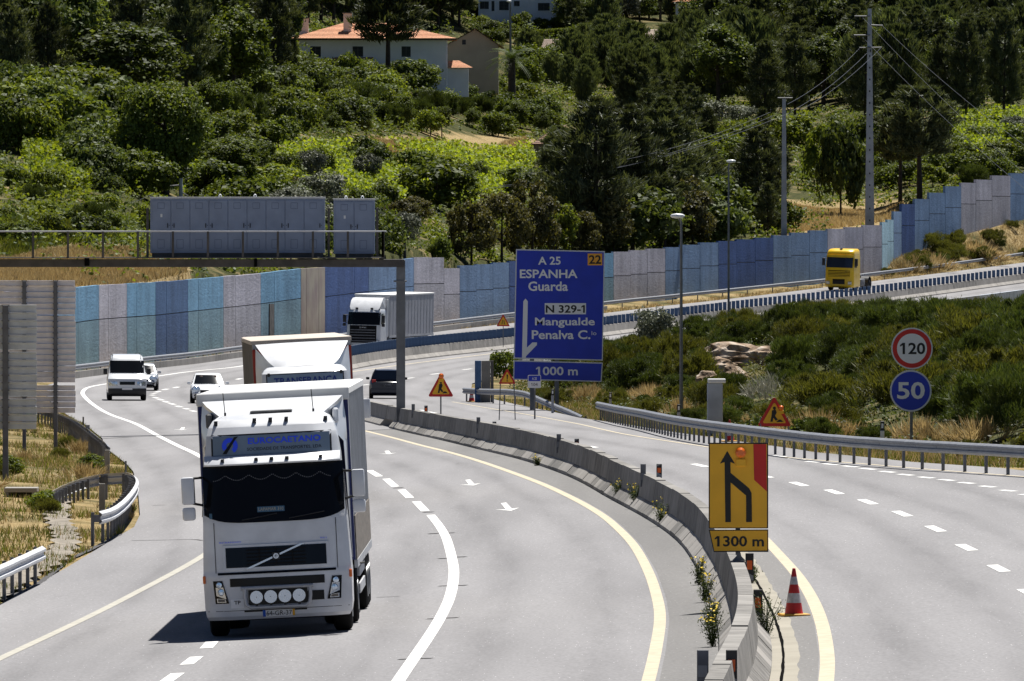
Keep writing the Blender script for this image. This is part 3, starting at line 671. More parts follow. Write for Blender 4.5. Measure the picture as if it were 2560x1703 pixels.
# dark doorway in the wall
q0 = ray_wall(668); q1 = ray_wall(679)
dd_ = (Vector((q1[0], q1[1], 0)) - Vector((q0[0], q0[1], 0))).normalized(); nn = Vector((dd_.y, -dd_.x, 0))
zd = float(S(XL(q0[1]), q0[1])); zt = ZC + (YH - 760) * q0[1] / F
qs = [Vector((q0[0], q0[1], 0)) + nn * .19, Vector((q1[0], q1[1], 0)) + nn * .19, Vector((q1[0], q1[1], 0)) + nn * .12, Vector((q0[0], q0[1], 0)) + nn * .12]
MB().rings([[Vector((q.x, q.y, zd - .3)) for q in qs], [Vector((q.x, q.y, zt)) for q in qs]]).build('door', 'concrete_dark', wroot, off=wroot.location, smooth=0)
# parapet of the far carriageway
pp = []
for y in np.arange(655, 925, 4.0):
    x = float(XR(y)) + .05; pp.append(Vector((x, y, float(S(x, y)))))
par = empty('parapet', tuple(pp[10]), 'pale concrete parapet along the near edge of the far carriageway', 'parapet')
for i in range(0, len(pp) - 2, 2):
    MB().sweep([pp[i], pp[i + 1], pp[i + 2] - (pp[i + 2] - pp[i + 1]) * .01], [(-.12, -.5), (-.12, 1.05), (.18, 1.05), (.18, -2.2)]).build('parapet_panel', random.choice(['parapet_pale', 'parapet_pale', 'parapet_grey']), par, off=par.location, smooth=0)

# ------------------------------------------------------------------ lettering and boards
mat('sign_blue', (.012, .035, .42), .45, var=.1, scale=1.2); mat('sign_white', (.72, .73, .74), .5); mat('sign_yellow', (.80, .42, .02), .5, var=.08, scale=2); mat('sign_orange', (.78, .36, .03), .5)
mat('sign_red', (.52, .02, .015), .5, var=.1, scale=3); mat('sign_black', (.012, .012, .012), .55); mat('sign_edge', (.55, .57, .6), .5, .3); mat('amber', (.8, .16, .01), .25, spec=.6); mat('alu_back', (.72, .70, .73), .6, .0, var=.1, scale=3); mat('alu_back2', (.54, .58, .62), .6, .0, var=.1, scale=3)
mat('pole_grey', (.17, .175, .18), .6, .3, var=.2, scale=2); mat('pole_conc', (.34, .36, .40), .85, var=.15, scale=1.5); mat('cabinet', (.24, .29, .40), .5, .0, var=.08, scale=2); mat('cabinet_line', (.05, .065, .11), .6); mat('steel_brown', (.10, .092, .085), .65, .3, var=.25, scale=2)
mat('white_plastic', (.75, .75, .74), .45, var=.06); mat('cone_red', (.40, .018, .018), .5, var=.12, scale=6); mat('cone_band', (.42, .42, .44), .5, var=.25, scale=14); mat('cone_base', (.62, .33, .04), .6, var=.2, scale=8); mat('lamp_white', (.8, .82, .84), .35); mat('black_plastic', (.018, .018, .02), .5); mat('reflector', (.75, .12, .01), .3)
class Board:                          # a flat board facing the viewer at depth Y; drawn in photo pixels, hung on a root
    def __init__(s, root, Y, yaw=0.0): s.r = root; s.Y = Y; s.k = 0
    def pt(s, x, y, off=0.0): q = at(x, y, s.Y); q.y -= off; return q - s.r.location
    def poly(s, name, pts, m, off, thick=0.0, parent=None):
        f_ = [s.pt(x, y, off) for x, y in pts]; n = len(f_); b = MB()
        if thick:
            bk = [p + Vector((0, thick, 0)) for p in f_]; b.rings([f_, bk])
        else: b.add(f_, [tuple(range(n))])
        return b.build(name, m, parent or s.r, smooth=0)
    def rect(s, name, x0, y0, x1, y1, m, off, thick=0.0, rad=0.0, parent=None):
        if not rad: return s.poly(name, [(x0, y0), (x1, y0), (x1, y1), (x0, y1)], m, off, thick, parent)
        pts = []
        for cx, cy, a0 in ((x1 - rad, y0 + rad, -90), (x1 - rad, y1 - rad, 0), (x0 + rad, y1 - rad, 90), (x0 + rad, y0 + rad, 180)):
            for i in range(5): a = R(a0 + 22.5 * i); pts.append((cx + rad * math.cos(a), cy + rad * math.sin(a)))
        return s.poly(name, pts, m, off, thick, parent)
    def text(s, t, x0, y0, x1, y1, m, off, parent=None, name='lettering'):
        v, f = text_mesh(t); b = MB().add([s.pt(x0 + u * (x1 - x0), y1 - w * (y1 - y0), off) for u, w in v], f)
        return b.build(name, m, parent or s.r, smooth=0)
    def disc(s, name, cx, cy, r, m, off, thick=0.0, n=40, r_in=0, parent=None):
        pts = [(cx + r * math.cos(2 * math.pi * i / n), cy + r * math.sin(2 * math.pi * i / n)) for i in range(n)]
        return s.poly(name, pts, m, off, thick, parent)
    def post(s, x, y0, y1, w, m='pole_grey', off=-.12, name='post', parent=None):
        a = s.pt(x, y0, off); b = s.pt(x, y1, off); r = w / 2
        return MB().box(a.x - r, a.x + r, a.y - r, a.y + r, min(a.z, b.z), max(a.z, b.z), .01).build(name, m, parent or s.r)
def gz(X, Y, f=T): return float(f(X, Y))
def root_at(name, px, Y, label, cat, group=None, f=T, dz=0.0):
    X = (px - 1280) * Y / F; return empty(name, (X, Y, gz(X, Y, f) + dz), label, cat, group)
def ypx(z, Y): return YH - (z - ZC) * F / Y
# big blue direction sign
YS = 470.0
r = root_at('direction_sign', 1397, YS, 'tall blue motorway direction sign reading Espanha, Guarda and Mangualde', 'road sign')
B = Board(r, YS); q5 = lambda x, y: (850 + x / 2.741, 560 + y / 2.741)
B.poly('panel', [(1290, 623), (1512, 628), (1507, 902), (1284, 896.5)], 'sign_edge', 0, .06)
main = B.poly('panel_face', [(1292.5, 626), (1509.5, 631), (1504.5, 899), (1287, 894)], 'sign_blue', .006)
B.poly('distance_panel', [(1284, 901), (1507, 907), (1504, 955), (1283, 949.5)], 'sign_edge', 0, .06)
low = B.poly('distance_face', [(1286.5, 904), (1504.5, 909.5), (1501.5, 952.5), (1285.5, 947)], 'sign_blue', .006)
def T5(t, x0, y0, x1, y1, m='sign_white', off=.012): B.text(t, *q5(x0, y0), *q5(x1, y1), m, off)
T5('A 25', 1358, 224, 1512, 280); T5('ESPANHA', 1232, 312, 1628, 372); T5('Guarda', 1290, 394, 1562, 460)
B.rect('route_plate', *q5(1403, 543), *q5(1686, 619), 'sign_white', .012); T5('N 329-1', 1410, 556, 1678, 610, 'sign_black', .018)
T5('Mangualde', 1336, 642, 1746, 712); T5('Penalva C.', 1314, 728, 1716, 790); T5('lo', 1724, 735, 1757, 762)
T5('1000 m', 1343, 978, 1630, 1038)
B.rect('exit_plate', *q5(1697, 203), *q5(1797, 284), 'sign_orange', .012); T5('22', 1706, 214, 1790, 274, 'sign_black', .018)
B.poly('arrow', [q5(*p) for p in [(1256, 530), (1271, 512), (1287, 530), (1281, 848), (1318, 812), (1350, 812), (1349, 830), (1276, 905), (1272, 918), (1247, 918)]], 'sign_white', .012)
zb_ = ypx(r.location.z - .3, YS)
B.post(1392, 630, zb_, .2); B.post(1330, 630, zb_, .2)
# kilometre plate
r = root_at('distance_plate', 1336, 430, 'small blue and white kilometre plate below the big blue sign', 'road sign', f=T)
B = Board(r, 430.0); qG = lambda x, y: (1100 + x / 4.714, 900 + y / 4.714)
B.rect('plate', *qG(1035, 178), *qG(1190, 330), 'sign_white', 0, .03, 3); B.rect('plate_head', *qG(1043, 186), *qG(1184, 250), 'sign_blue', .006, 0, 2); B.text('A 25', *qG(1085, 205), *qG(1140, 235), 'sign_white', .01); B.text('104', *qG(1075, 272), *qG(1150, 308), 'sign_black', .006)
B.post(1337, 950, ypx(r.location.z - .2, 430), .07)
# speed signs
YS = 300.0
r = root_at('speed_sign', 2277, YS, 'round speed signs reading 120 and 50 on one grey post', 'road sign')
B = Board(r, YS)
d = B.disc('limit_disc', 2280, 871.5, 52, 'sign_edge', 0, .03); B.disc('red_ring', 2280, 871.5, 48.5, 'sign_red', .006, parent=r); B.disc('disc_face', 2280, 871.5, 37.5, 'sign_white', .010)
B.text('120', 2250, 857, 2313, 886, 'sign_black', .015)
B.disc('minimum_disc', 2277, 977.5, 52, 'sign_edge', 0, .03); B.disc('disc_face', 2277, 977.5, 48, 'sign_blue', .006); B.text('50', 2243, 955, 2312, 998, 'sign_white', .012)
B.post(2279, 835, ypx(r.location.z - .3, YS), .09)
# roadworks triangles
def triangle(px, py_top, py_bot, w, Y, label, sym, beacon=True, legs='post', cx=None, f=T, dz=0.0, ybase=None):
    r = root_at('warning_sign', px, Y, label, 'warning sign', 'triangular warning signs', f, dz); B = Board(r, Y); h = py_bot - py_top; c = px
    def tri(k, name, m, off, thick=0.0):
        cy = py_top + h * .66; pts = []
        base = [(c, py_top), (c + w / 2, py_bot), (c - w / 2, py_bot)]; rr = .06
        for i, p in enumerate(base):
            for j in (-1, 1):
                q = base[(i + j) % 3]; pts.append((p[0] + (q[0] - p[0]) * rr, p[1] + (q[1] - p[1]) * rr))
        pts = [((x - c) * k + c, (y - cy) * k + cy) for x, y in pts]; return B.poly(name, pts, m, off, thick)
    tri(1.0, 'sign_plate', 'sign_red', 0, .02); tri(.70, 'sign_face', 'sign_yellow', .006)
    u = w; X = lambda a: c + a * u; Yv = lambda a: py_bot - a * h
    if sym == 'worker':
        B.poly('worker_symbol', [(X(-.07), Yv(.52)), (X(.03), Yv(.56)), (X(.07), Yv(.46)), (X(.02), Yv(.34)), (X(.10), Yv(.22)), (X(.04), Yv(.18)), (X(-.03), Yv(.28)), (X(-.05), Yv(.15)), (X(-.12), Yv(.15)), (X(-.08), Yv(.36))], 'sign_black', .012)
        B.poly('heap_symbol', [(X(.05), Yv(.14)), (X(.13), Yv(.22)), (X(.19), Yv(.22)), (X(.27), Yv(.14))], 'sign_black', .012); B.disc('head_symbol', X(.0), Yv(.60), u * .045, 'sign_black', .012, n=12)
    elif sym == '!':
        B.poly('mark_symbol', [(X(-.045), Yv(.60)), (X(.045), Yv(.60)), (X(.02), Yv(.27)), (X(-.02), Yv(.27))], 'sign_black', .012); B.disc('dot_symbol', X(0), Yv(.19), u * .04, 'sign_black', .012, n=12)
    else:
        for s_ in (-1, 1): B.poly('lane_symbol', [(X(.09 * s_ - .03), Yv(.16)), (X(.09 * s_ + .03), Yv(.16)), (X(.05 * s_ + .025), Yv(.50)), (X(.05 * s_ - .025), Yv(.50))], 'sign_black', .012)
    if beacon:
        q = B.pt(*beacon[:2], .05); MB().lathe([(-.05, .0), (-.05, .5 * beacon[2]), (0, beacon[2]), (.02, beacon[2]), (.05, .6 * beacon[2]), (.06, 0)], 'y', tuple(q), 16).build('beacon_lens', 'amber', r); k = beacon[2]
        MB().box(q.x - k, q.x + k, q.y, q.y + .06, q.z - 2.3 * k, q.z - 1.0 * k, .01).build('beacon_box', 'sign_yellow', r)
    zb = ybase or ypx(r.location.z - .1, Y)
    if legs == 'post': B.post(px, py_bot - 4, zb, .055, 'pole_grey', -.06)
    else:
        for s_ in (-1, 1):
            a = B.pt(px + s_ * w * .38, py_bot - h * .3, -.05); b = B.pt(px + s_ * w * .46, zb, .1 if s_ < 0 else .05); MB().cyl(a, b, .022, n=8).build('leg', 'pole_grey', r)
            a2 = a + Vector((0, .02, 0)); b2 = Vector((b.x, b.y + .5, b.z)); MB().cyl(a2, b2, .018, n=8).build('stay', 'pole_grey', r)
triangle(1102, 932, 992, 65, 375.0, 'roadworks triangle with orange beacon on a post behind the concrete barrier', 'worker', (1103, 940, .10), ybase=1042, f=S)
triangle(1936, 990, 1066, 86, 312.0, 'roadworks triangle leaning on the long crash barrier, orange beacon on its edge', 'worker', (1953, 1020, .08), 'legs', f=S)
triangle(1268, 921, 960, 44, 428.0, 'exclamation mark warning triangle beside the big blue sign', '!', None, 'legs', f=S)
triangle(1258, 785, 816, 34, 716.0, 'narrowing road triangle standing on the far median', 'lane', None, 'post', f=S, ybase=868)
# yellow lane closure board on the barrier
YS = 170.0; xb = (1845 - 1280) * YS / F
r = empty('lane_closure_sign', (xb, YS, gz(xb, YS, S) + BH), 'yellow lane merge board reading 1300 m standing on the concrete barrier', 'road sign')
B = Board(r, YS); qH = lambda x, y: (1740 + x / 2.517, 1080 + y / 2.517)
B.rect('panel', *qH(80, 68), *qH(455, 608), 'sign_black', 0, .03, 2); B.rect('panel_face', *qH(87, 76), *qH(447, 602), 'sign_yellow', .005)
B.poly('distance_panel', [qH(80, 616), qH(455, 614), qH(456, 756), qH(112, 756)], 'sign_black', 0, .03); B.poly('distance_face', [qH(88, 622), qH(449, 621), qH(449, 746), qH(116, 750)], 'sign_yellow', .005)
B.poly('arrow', [qH(*p) for p in [(185, 568), (220, 568), (218, 318), (300, 388), (315, 400), (316, 568), (353, 568), (350, 385), (335, 355), (218, 258), (217, 190), (245, 200), (197, 120), (151, 200), (180, 190)]], 'sign_black', .010)
B.poly('red_stripe', [qH(361, 77), qH(442, 77), qH(446, 375), qH(366, 302)], 'sign_red', .010)
B.text('1300 m', *qH(118, 655), *qH(428, 722), 'sign_black', .010)
q = B.pt(*qH(281, 130), .03); MB().lathe([(-.06, 0), (-.06, .05), (-.02, .088), (.02, .09), (.03, 0)], 'y', tuple(q), 20).build('beacon_lens', 'amber', r)
q = B.pt(*qH(283, 192), .02); MB().box(q.x - .085, q.x + .085, q.y - .03, q.y + .03, q.z - .065, q.z + .06, .01).build('beacon_box', 'sign_yellow', r)
q = B.pt(*qH(270, 760), -.05); MB().prism([(q.x - .03, q.z), (q.x + .03, q.z), (q.x + .04, -.06 + .14), (q.x + .12, 0), (q.x - .12, 0), (q.x - .04, .08)], 'y', .02, .1).build('stand', 'pole_grey', r)
MB().box(-.04, .04, .035, .08, .1, 1.75).build('back_post', 'pole_grey', r)
# ribbed sign backs at the left
def sign_back(px_r, px_l, boards, posts, Y, rib, label, mp, lean=0):
    r = root_at('rear_facing_sign', px_r - 40, Y, label, 'road sign', 'sign backs'); B = Board(r, Y)
    for (y0, y1) in boards:
        n = max(2, round((y1 - y0) / rib)); hh = (y1 - y0) / n
        for i in range(n):
            a = B.pt(px_l, y0 + i * hh, 0); b = B.pt(px_r - (1.5 if i in (0, n - 1) else 0), y0 + (i + 1) * hh - .6, 0)
            z1, z0 = a.z, b.z; dz = z1 - z0
            MB().prism([(0, z0), (-.012, z0 + dz * .06), (-.012, z0 + dz * .80), (-.06, z0 + dz * .86), (-.06, z0 + dz * .97), (0, z1 - .004), (.02, z1 - .004), (.02, z0)], 'x', a.x, b.x).build('plank', mp, r, smooth=0)
    for px, w, y0 in posts:
        a = B.pt(px, y0, .13); x, y = a.x + r.location.x, a.y + r.location.y
        MB().box(a.x - w / 2, a.x + w / 2, a.y - .07, a.y + .07, gz(x, y) - r.location.z - .3, a.z, .008).build('post', 'galv_dull', r)
        for (b0, b1) in boards:
            n = max(2, round((b1 - b0) / rib))
            for i in range(n):
                c = B.pt(px, b0 + (i + .1) * (b1 - b0) / n, .09); MB().box(c.x - w / 2 - .03, c.x + w / 2 + .03, c.y - .02, c.y + .02, c.z - .02, c.z + .02).build('clamp', 'galv_dull', r)
    return r
rs = sign_back(92, -330, [(762, 875), (880, 992), (997, 1074)], [(14, .17, 763), (-250, .17, 763)], 300.0, 18.7, 'nearer grey sign back of stacked ribbed boards at the frame edge', 'alu_back2')
sign_back(189, -260, [(701, 787), (789, 957), (963, 1033)], [(139, .13, 702), (61, .13, 702), (-150, .13, 702)], 352.0, 14.2, 'farther pale ribbed sign back beside the coloured wall', 'alu_back')
# concrete culvert head
r = empty('culvert_head', tuple(hit(48, 1281)), 'small concrete culvert box below the nearer sign back', 'culvert'); o = r.location
Yc = o.y; a = at(10, 1220, Yc) - o; b = at(92, 1285, Yc) - o
MB().box(a.x, b.x, 0, 1.1, a.z - .12, a.z, .01).build('cap_slab', 'concrete_light', r); MB().box(b.x - .14, b.x - .003, .002, 1.1, b.z - .3, a.z - .12, .01).build('side_wall', 'concrete_light', r); MB().box(a.x, a.x + .12, .002, 1.1, b.z - .3, a.z - .12, .01).build('side_wall', 'concrete', r); MB().box(a.x + .12, b.x - .14, .9, 1.1, b.z - .3, a.z - .12).build('back_wall', 'concrete_dark', r)
# ------------------------------------------------------------------ gantry with message sign cabinets
YG = 401.0; xg = (1002 - 1280) * YG / F
r = empty('sign_gantry', (xg, YG, gz(xg, YG, S)), 'grey steel gantry with walkway railing and row of sign cabinets over the road', 'gantry'); B = Board(r, YG)
def bx(name, x0, y0, x1, y1, m, o0, o1, bev=.01, parent=None):
    a = B.pt(x0, y0, 0); b = B.pt(x1, y1, 0); return MB().box(a.x, b.x, -o0, -o1, b.z, a.z, bev).build(name, m, parent or r)
bx('upright', 991, 650, 1013, ypx(gz(xg, YG, S) - .1, YG), 'pole_grey', .16, -.16, .02)
bx('flange', 984, 701, 1017, 705, 'pole_grey', .2, -.2); bx('cross_beam', -420, 648, 1011, 668, 'steel_brown', .25, -.15, .015); bx('upright', -420, 668, -396, ypx(gz(xg, YG, S) - .6, YG), 'pole_grey', .16, -.16, .02)
bx('walkway', -400, 643, 960, 646, 'steel_brown', .8, -.2)
bx('handrail', -400, 577, 967, 580.5, 'rail_sunlit', .78, .73)
for x in [85 + 87.3 * i for i in range(-5, 11)]: bx('rail_post', x - 3, 579, x + 2.6, 646, 'steel_brown', .79, .74, .005)
bx('rail_post', 955, 579, 962, 646, 'steel_brown', .79, .74, .005)
for x in (369, 822, 943): bx('frame_post', x - 3, 520, x + 3, 646, 'steel_brown', .1, 0, .005)
bx('junction_box', 212, 644, 224, 665, 'dark_gap', .34, .26); bx('junction_box', 636, 644, 643, 668, 'dark_gap', .34, .26)
def cabinet(x0, y0, x1, y1, nd):
    c = bx('cabinet', x0, y0, x1, y1, 'cabinet', .12, -.5, .015); bx('cabinet_rim', x0 - 1, y0 - 1.5, x1 + 1, y0 + 2.5, 'rail_sunlit', .16, -.52, .004, c)
    w = (x1 - x0 - 8) / nd; q = lambda *a: bx(*a)
    for i in range(nd):
        a = x0 + 4 + i * w; dr = bx('door', a + 1.2, y0 + 7, a + w - 1.2, y1 - 7, 'cabinet', .150, .121, .006, c)
        for yy0, yy1 in ((y0 + 13, y0 + 28), (y1 - 34, y1 - 12)):
            bx('vent', a + w * .3, yy0, a + w * .66, yy1, 'cabinet_line', .1545, .151, 0, c); bx('vent_plate', a + w * .3 + .7, yy0 + .7, a + w * .66 - .7, yy1 - .7, 'cabinet', .157, .1546, 0, c)
        hx = a + w - 8 if i % 2 == 0 else a + 8
        bx('handle', hx - 1, (y0 + y1) / 2 - 5, hx + 1, (y0 + y1) / 2 + 6, 'black_plastic', .18, .151, 0, c); bx('lock', hx + (4 if i % 2 == 0 else -4) - .8, (y0 + y1) / 2 - 1, hx + (4 if i % 2 == 0 else -4) + .8, (y0 + y1) / 2 + 1, 'black_plastic', .16, .151, 0, c)
        if i == 0: bx('sticker', a + w * .45, y0 + 41, a + w * .45 + 5, y0 + 49, 'sign_white', .156, .151, 0, c)
    bx('foot_rail', x0 + 4, y1, x1 - 4, 644, 'steel_brown', .02, -.3, 0, c)
    for k in ((.4, .6) if nd > 2 else (.3, .7)):
        p = B.pt(x0 + (x1 - x0) * k, y0 - 4, -.1); MB().tube([p + Vector((.05 * math.cos(t), 0, .06 * math.sin(t))) for t in np.linspace(0, 2 * math.pi, 11)], .018, 6).build('lifting_eye', 'lamp_white', c)
cabinet(376, 494, 812, 633, 9); cabinet(834, 498, 937, 635, 2)
# ------------------------------------------------------------------ poles and lamps
def lamp(px, y0, yb, Y, label, w=.13, f=T, arm=1, head=True):
    r = root_at('street_lamp', px, Y, label, 'street lamp', None, f); B = Board(r, Y); a = B.pt(px, y0, 0); zb = -.4
    MB().tube([(0, 0, zb), (0, 0, a.z * .5), (0, 0, a.z)], [w * .6, w * .5, w * .36], 12).build('pole', 'pole_grey', r)
    s_ = arm
    MB().tube([(0, 0, a.z - .05), (.12 * s_, -.05, a.z + .14), (.3 * s_, -.1, a.z + .2)], w * .3, 8).build('arm', 'pole_grey', r)
    h = MB(); h.rings([[Vector((s_ * (x0 + u * .0), -.1 + .11 * k * math.cos(t), a.z + .22 + .1 * k * math.sin(t))) for t in np.linspace(0, 2 * math.pi, 11)[:-1]] for x0, u, k in ((-.15, 0, .3), (-.05, 0, .9), (.2, 0, 1.15), (.4, 0, .8), (.46, 0, .25))]); h.build('lamp_head', 'lamp_white', r)
lamp(1703, 553, 1050, 425.0, 'grey lamp post behind the crash barrier gap with pale tilted head', .14, arm=-1)
lamp(1821.5, 412, 820, 640.0, 'tall slim lamp post rising above the rock outcrop', .14, arm=1)
lamp(123, 84, 260, 1010.0, 'distant lamp post among dark pines with small white head', .25, arm=-1)
lamp(1276, 8, 150, 1200.0, 'lamp post in front of the uppermost white house', .3, arm=-1)
mat('wire', (.22, .23, .25), .4, .6)
def epole(px, y0, Y, label, w0, w1, kind):
    r = root_at('power_pole', px, Y, label, 'power pole'); B = Board(r, Y); a = B.pt(px, y0, 0); H = a.z
    b = MB(); rs = []
    for t in (0, 1): k = w1 + (w0 - w1) * t; z = -1.0 + (H + 1.0) * (1 - t) if False else (H if t == 0 else -1.0); rs.append([Vector((sx * k / 2, sy * k * .4, z)) for sx, sy in ((-1, -1), (1, -1), (1, 1), (-1, 1))])
    b.rings(rs[::-1]); b.build('pole', 'pole_conc', r, smooth=0)
    for i in range(18 if kind == 'tall' else 0):
        z = H * (.05 + .045 * i); k = w0 + (w1 - w0) * z / H; MB().box(-.05, .05, -k * .4 - .012, -k * .4 + .05, z, z + .16).build('hole', 'dark_gap', r)
    return r, B, H
def insul(r, p, q):
    MB().lathe([(0, .02), (.05, .06), (.08, .03), (.13, .06), (.16, .03), (.21, .06), (.26, .02)], 'z', tuple(p), 8).build('insulator', 'black_plastic', r)
r1, B1, H1 = epole(2174, 22, 935.0, 'tall tapering concrete power pole rising over the right end of the wall', .98, .36, 'tall')
def arm(r, B, x0, y0, x1, y1):
    a = B.pt(x0, y0, .3); b = B.pt(x1, y1, .3); MB().cyl(a, b, .06, n=6).build('cross_arm', 'pole_grey', r)
q3 = lambda x, y: (1700 + x / 2.741, y / 2.741)
for (a, b) in (((1195, 112), (1300, 112)), ((1300, 172), (1388, 176)), ((1190, 242), (1300, 242)), ((1228, 328), (1380, 326))): arm(r1, B1, *q3(*a), *q3(*b))
for p in ((1200, 112), (1248, 118), (1388, 178), (1200, 243), (1250, 250), (1228, 332), (1372, 330), (1305, 340)): insul(r1, B1.pt(*q3(*p), .3) - Vector((0, 0, .26)), None)
r2, B2, H2 = epole(1960, 246, 905.0, 'shorter concrete power pole with three insulators on its head', .62, .32, 'short')
arm(r2, B2, *q3(668, 672), *q3(770, 672))
for p in ((675, 640), (722, 640), (770, 640), (620, 768), (682, 760), (755, 768), (822, 755)): insul(r2, B2.pt(*q3(*p), .2), None)
def wire(a, b, sag, label, n=14, rad=.016):
    pts = [a.lerp(b, t) - Vector((0, 0, sag * 4 * t * (1 - t))) for t in np.linspace(0, 1, n)]; o = MB().tube(pts, rad, 5).build('power_line', 'wire', off=a, loc=a); return tag(o, label, 'cable', 'overhead lines')
def wp(x, y, Y): return at(*q3(x, y), Y)
for i, (a, b) in enumerate((((1228, 334), (735, 715)), ((1300, 345), (760, 765)), ((1375, 330), (825, 755)))): wire(wp(*a, 934.7), wp(*b, 904.8), .45, '%s of three wires slung between the tall and the shorter power pole' % ('uppermost', 'middle', 'lowest')[i])
for i, (a, b) in enumerate((((1250, 120), (2480, 1290)), ((1388, 180), (2480, 1080)), ((1250, 255), (2480, 1390)))): wire(wp(*a, 934.7), wp(*b, 870), .5, '%s of three wires descending from the tall pole past the vines' % ('middle', 'uppermost', 'lowest')[i])
for i, (a, b) in enumerate((((620, 768), (-1100, 1190)), ((682, 775), (-1300, 1290)), ((755, 772), (-1250, 1275)))): wire(wp(*a, 904.8), wp(*b, 860), 1.1, '%s of three wires sagging from the shorter pole across the dark pines' % ('uppermost', 'lowest', 'middle')[i])
# utility poles partly hidden behind the gantry
for px, y0, Y, lb in ((452, 446, 745, 'grey utility pole rising behind the left cabinets'), (584, 640, 745, 'short grey utility pole under the gantry behind the wall')):
    r = root_at('utility_pole', px, Y, lb, 'power pole'); B = Board(r, Y); a = B.pt(px, y0, 0); MB().cyl((0, 0, -.8), (0, 0, a.z), .2, .13, 10).build('pole', 'pole_conc', r)
    if px < 500:
        b = B.pt(418, 462, 0); MB().cyl((0, 0, a.z - .5), (b.x, 0, a.z - .6), .06, n=6).build('cross_arm', 'pole_grey', r); MB().cyl((.05, 0, a.z - 1.0), (.5, 0, a.z - 1.3), .05, n=6).build('stay', 'pole_grey', r)
qL = lambda x, y: (x / 4.356, 480 + y / 4.356)
for i, (a, b) in enumerate((((1680, 10), (900, 150)), ((1600, 260), (1000, 260)), ((1590, 290), (1000, 410)))): wire(at(*qL(*a), 740), at(*qL(*b), 720), .5, '%s of three slack wires running off behind the sign cabinets' % ('uppermost', 'middle', 'lowest')[i], rad=.014)
# ------------------------------------------------------------------ cones, delineators, posts
def cone(p, label, h=.75, lean=0):
    r = empty('traffic_cone', tuple(p), label, 'traffic cone', 'red and white traffic cones', rot=(0, R(lean), R(12)))
    MB().box(-.23, .23, -.23, .23, 0, .045, .012).build('base', 'cone_base', r)
    MB().lathe([(.045, .155), (.06, .15), (h * .28, .125)], 'z', n=20).build('body', 'cone_red', r); MB().lathe([(h * .28, .126), (h * .48, .098)], 'z', n=20).build('band', 'cone_band', r)
    MB().lathe([(h * .48, .097), (h * .66, .072)], 'z', n=20).build('body', 'cone_red', r); MB().lathe([(h * .66, .073), (h * .82, .05)], 'z', n=20).build('band', 'cone_band', r); MB().lathe([(h * .82, .049), (h * .99, .026), (h, .0)], 'z', n=20).build('body', 'cone_red', r)
cone(hit(1985, 1541), 'red and white traffic cone beside the yellow edge line', .80)
cone(hit(1179, 1005), 'small traffic cone at the tip of the short ramped crash barrier', .72); cone(hit(1824, 1105), 'traffic cone half hidden behind the yellow lane board', .72)
def delin(px, py_top, Y, label, style, hgt=.36, w=.13):
    x = (px - 1280) * Y / F; p = at(px, py_top, Y); zt = p.z; r = empty('delineator', (x, Y, zt - hgt), label, 'delineator', 'delineators on the median barrier')
    MB().box(-w / 2, w / 2, -.025, .025, .0, hgt, .008).build('body', 'galv_dull' if style == 'back' else 'black_plastic', r)
    if style == 'front':
        MB().box(-w * .32, w * .32, -.032, -.026, hgt * .42, hgt * .74).build('reflector', 'reflector', r)
        MB().add([(-w * .46, -.0265, 0.02), (w * .46, -.0265, .02), (w * .46, -.0265, .10), (-w * .46, -.0265, .17)], [(0, 1, 2, 3)]).build('stripe', 'galvanised', r, smooth=0)
        MB().add([(-w * .46, -.0265, .30), (w * .3, -.0265, .34), (-w * .46, -.0265, .35)], [(0, 1, 2)]).build('stripe', 'galvanised', r, smooth=0)
    else: MB().box(-w * .4, w * .4, -.03, -.026, hgt * .3, hgt * .6).build('plate', 'galvanised', r)
    MB().box(-.02, .02, -.015, .015, -.2, .0).build('stem', 'black_plastic', r)
def delin_m(px, py, off, style, label, hh=.36):
    # stands on the median at the photo column px
    k = (px - 1280) / F; ys = np.arange(130, 420, .5); g = Xc(ys) + off - k * ys; i = np.where((g[:-1] * g[1:]) <= 0)[0]
    if len(i) == 0: return
    Y = float(ys[i[0]]); delin(px, py, Y, label, style, hh)
ORD = ['nearest', 'second', 'third', 'fourth', 'fifth', 'sixth', 'seventh']
F_ = [(1829, 1625, 128.5), (1895, 1474, 160.5), (1874, 1383, 176.0)]
for i, (x, y, Y) in enumerate(F_): delin(x, y, Y, 'black delineator with orange reflector on the barrier, %s one to the viewer' % ORD[i], 'front', .5 if i else .48, .145)
for i, (x, y) in enumerate([(1648, 1160), (1442, 1097), (1236, 1054), (1065, 1014)]): delin_m(x, y, .12, 'front', 'small orange reflector post showing over the barrier, number %s counted away from the yellow board' % ['one', 'two', 'three', 'four'][i], .36)
delin(1757, 1625, 129.0, 'grey delineator back on the weedy side of the barrier', 'back', .5, .15)
for i, (x, y) in enumerate([(1608, 1160), (1397, 1085), (1196, 1043), (1033, 1010)]): delin_m(x, y, -.12, 'back', 'grey delineator back on the barrier, number %s counted away from the yellow board' % ['one', 'two', 'three', 'four'][i], .55)
def guide_post(px, py_top, Y, label, f=T):
    r = root_at('guide_post', px, Y, label, 'marker post', 'black topped guide posts', f); h = at(px, py_top, Y).z - r.location.z
    MB().box(-.06, .06, -.04, .04, -.2, h - .28, .015).build('body', 'white_plastic' if Y < 350 else 'pole_conc', r); MB().box(-.061, .061, -.041, .041, h - .279, h, .015).build('black_band', 'black_plastic', r); MB().box(-.03, .03, -.047, -.042, h - .21, h - .07).build('reflector', 'lamp_white', r)
guide_post(1381.5, 973, 455, 'guide post at the low end of the short ramped crash barrier'); guide_post(1526, 981, 432, 'guide post in the dry grass by the crash barrier gap'); guide_post(1697, 1011, 372, 'guide post at the foot of the grey lamp post'); guide_post(2206, 1053, 296, 'guide post beside the round speed signs')
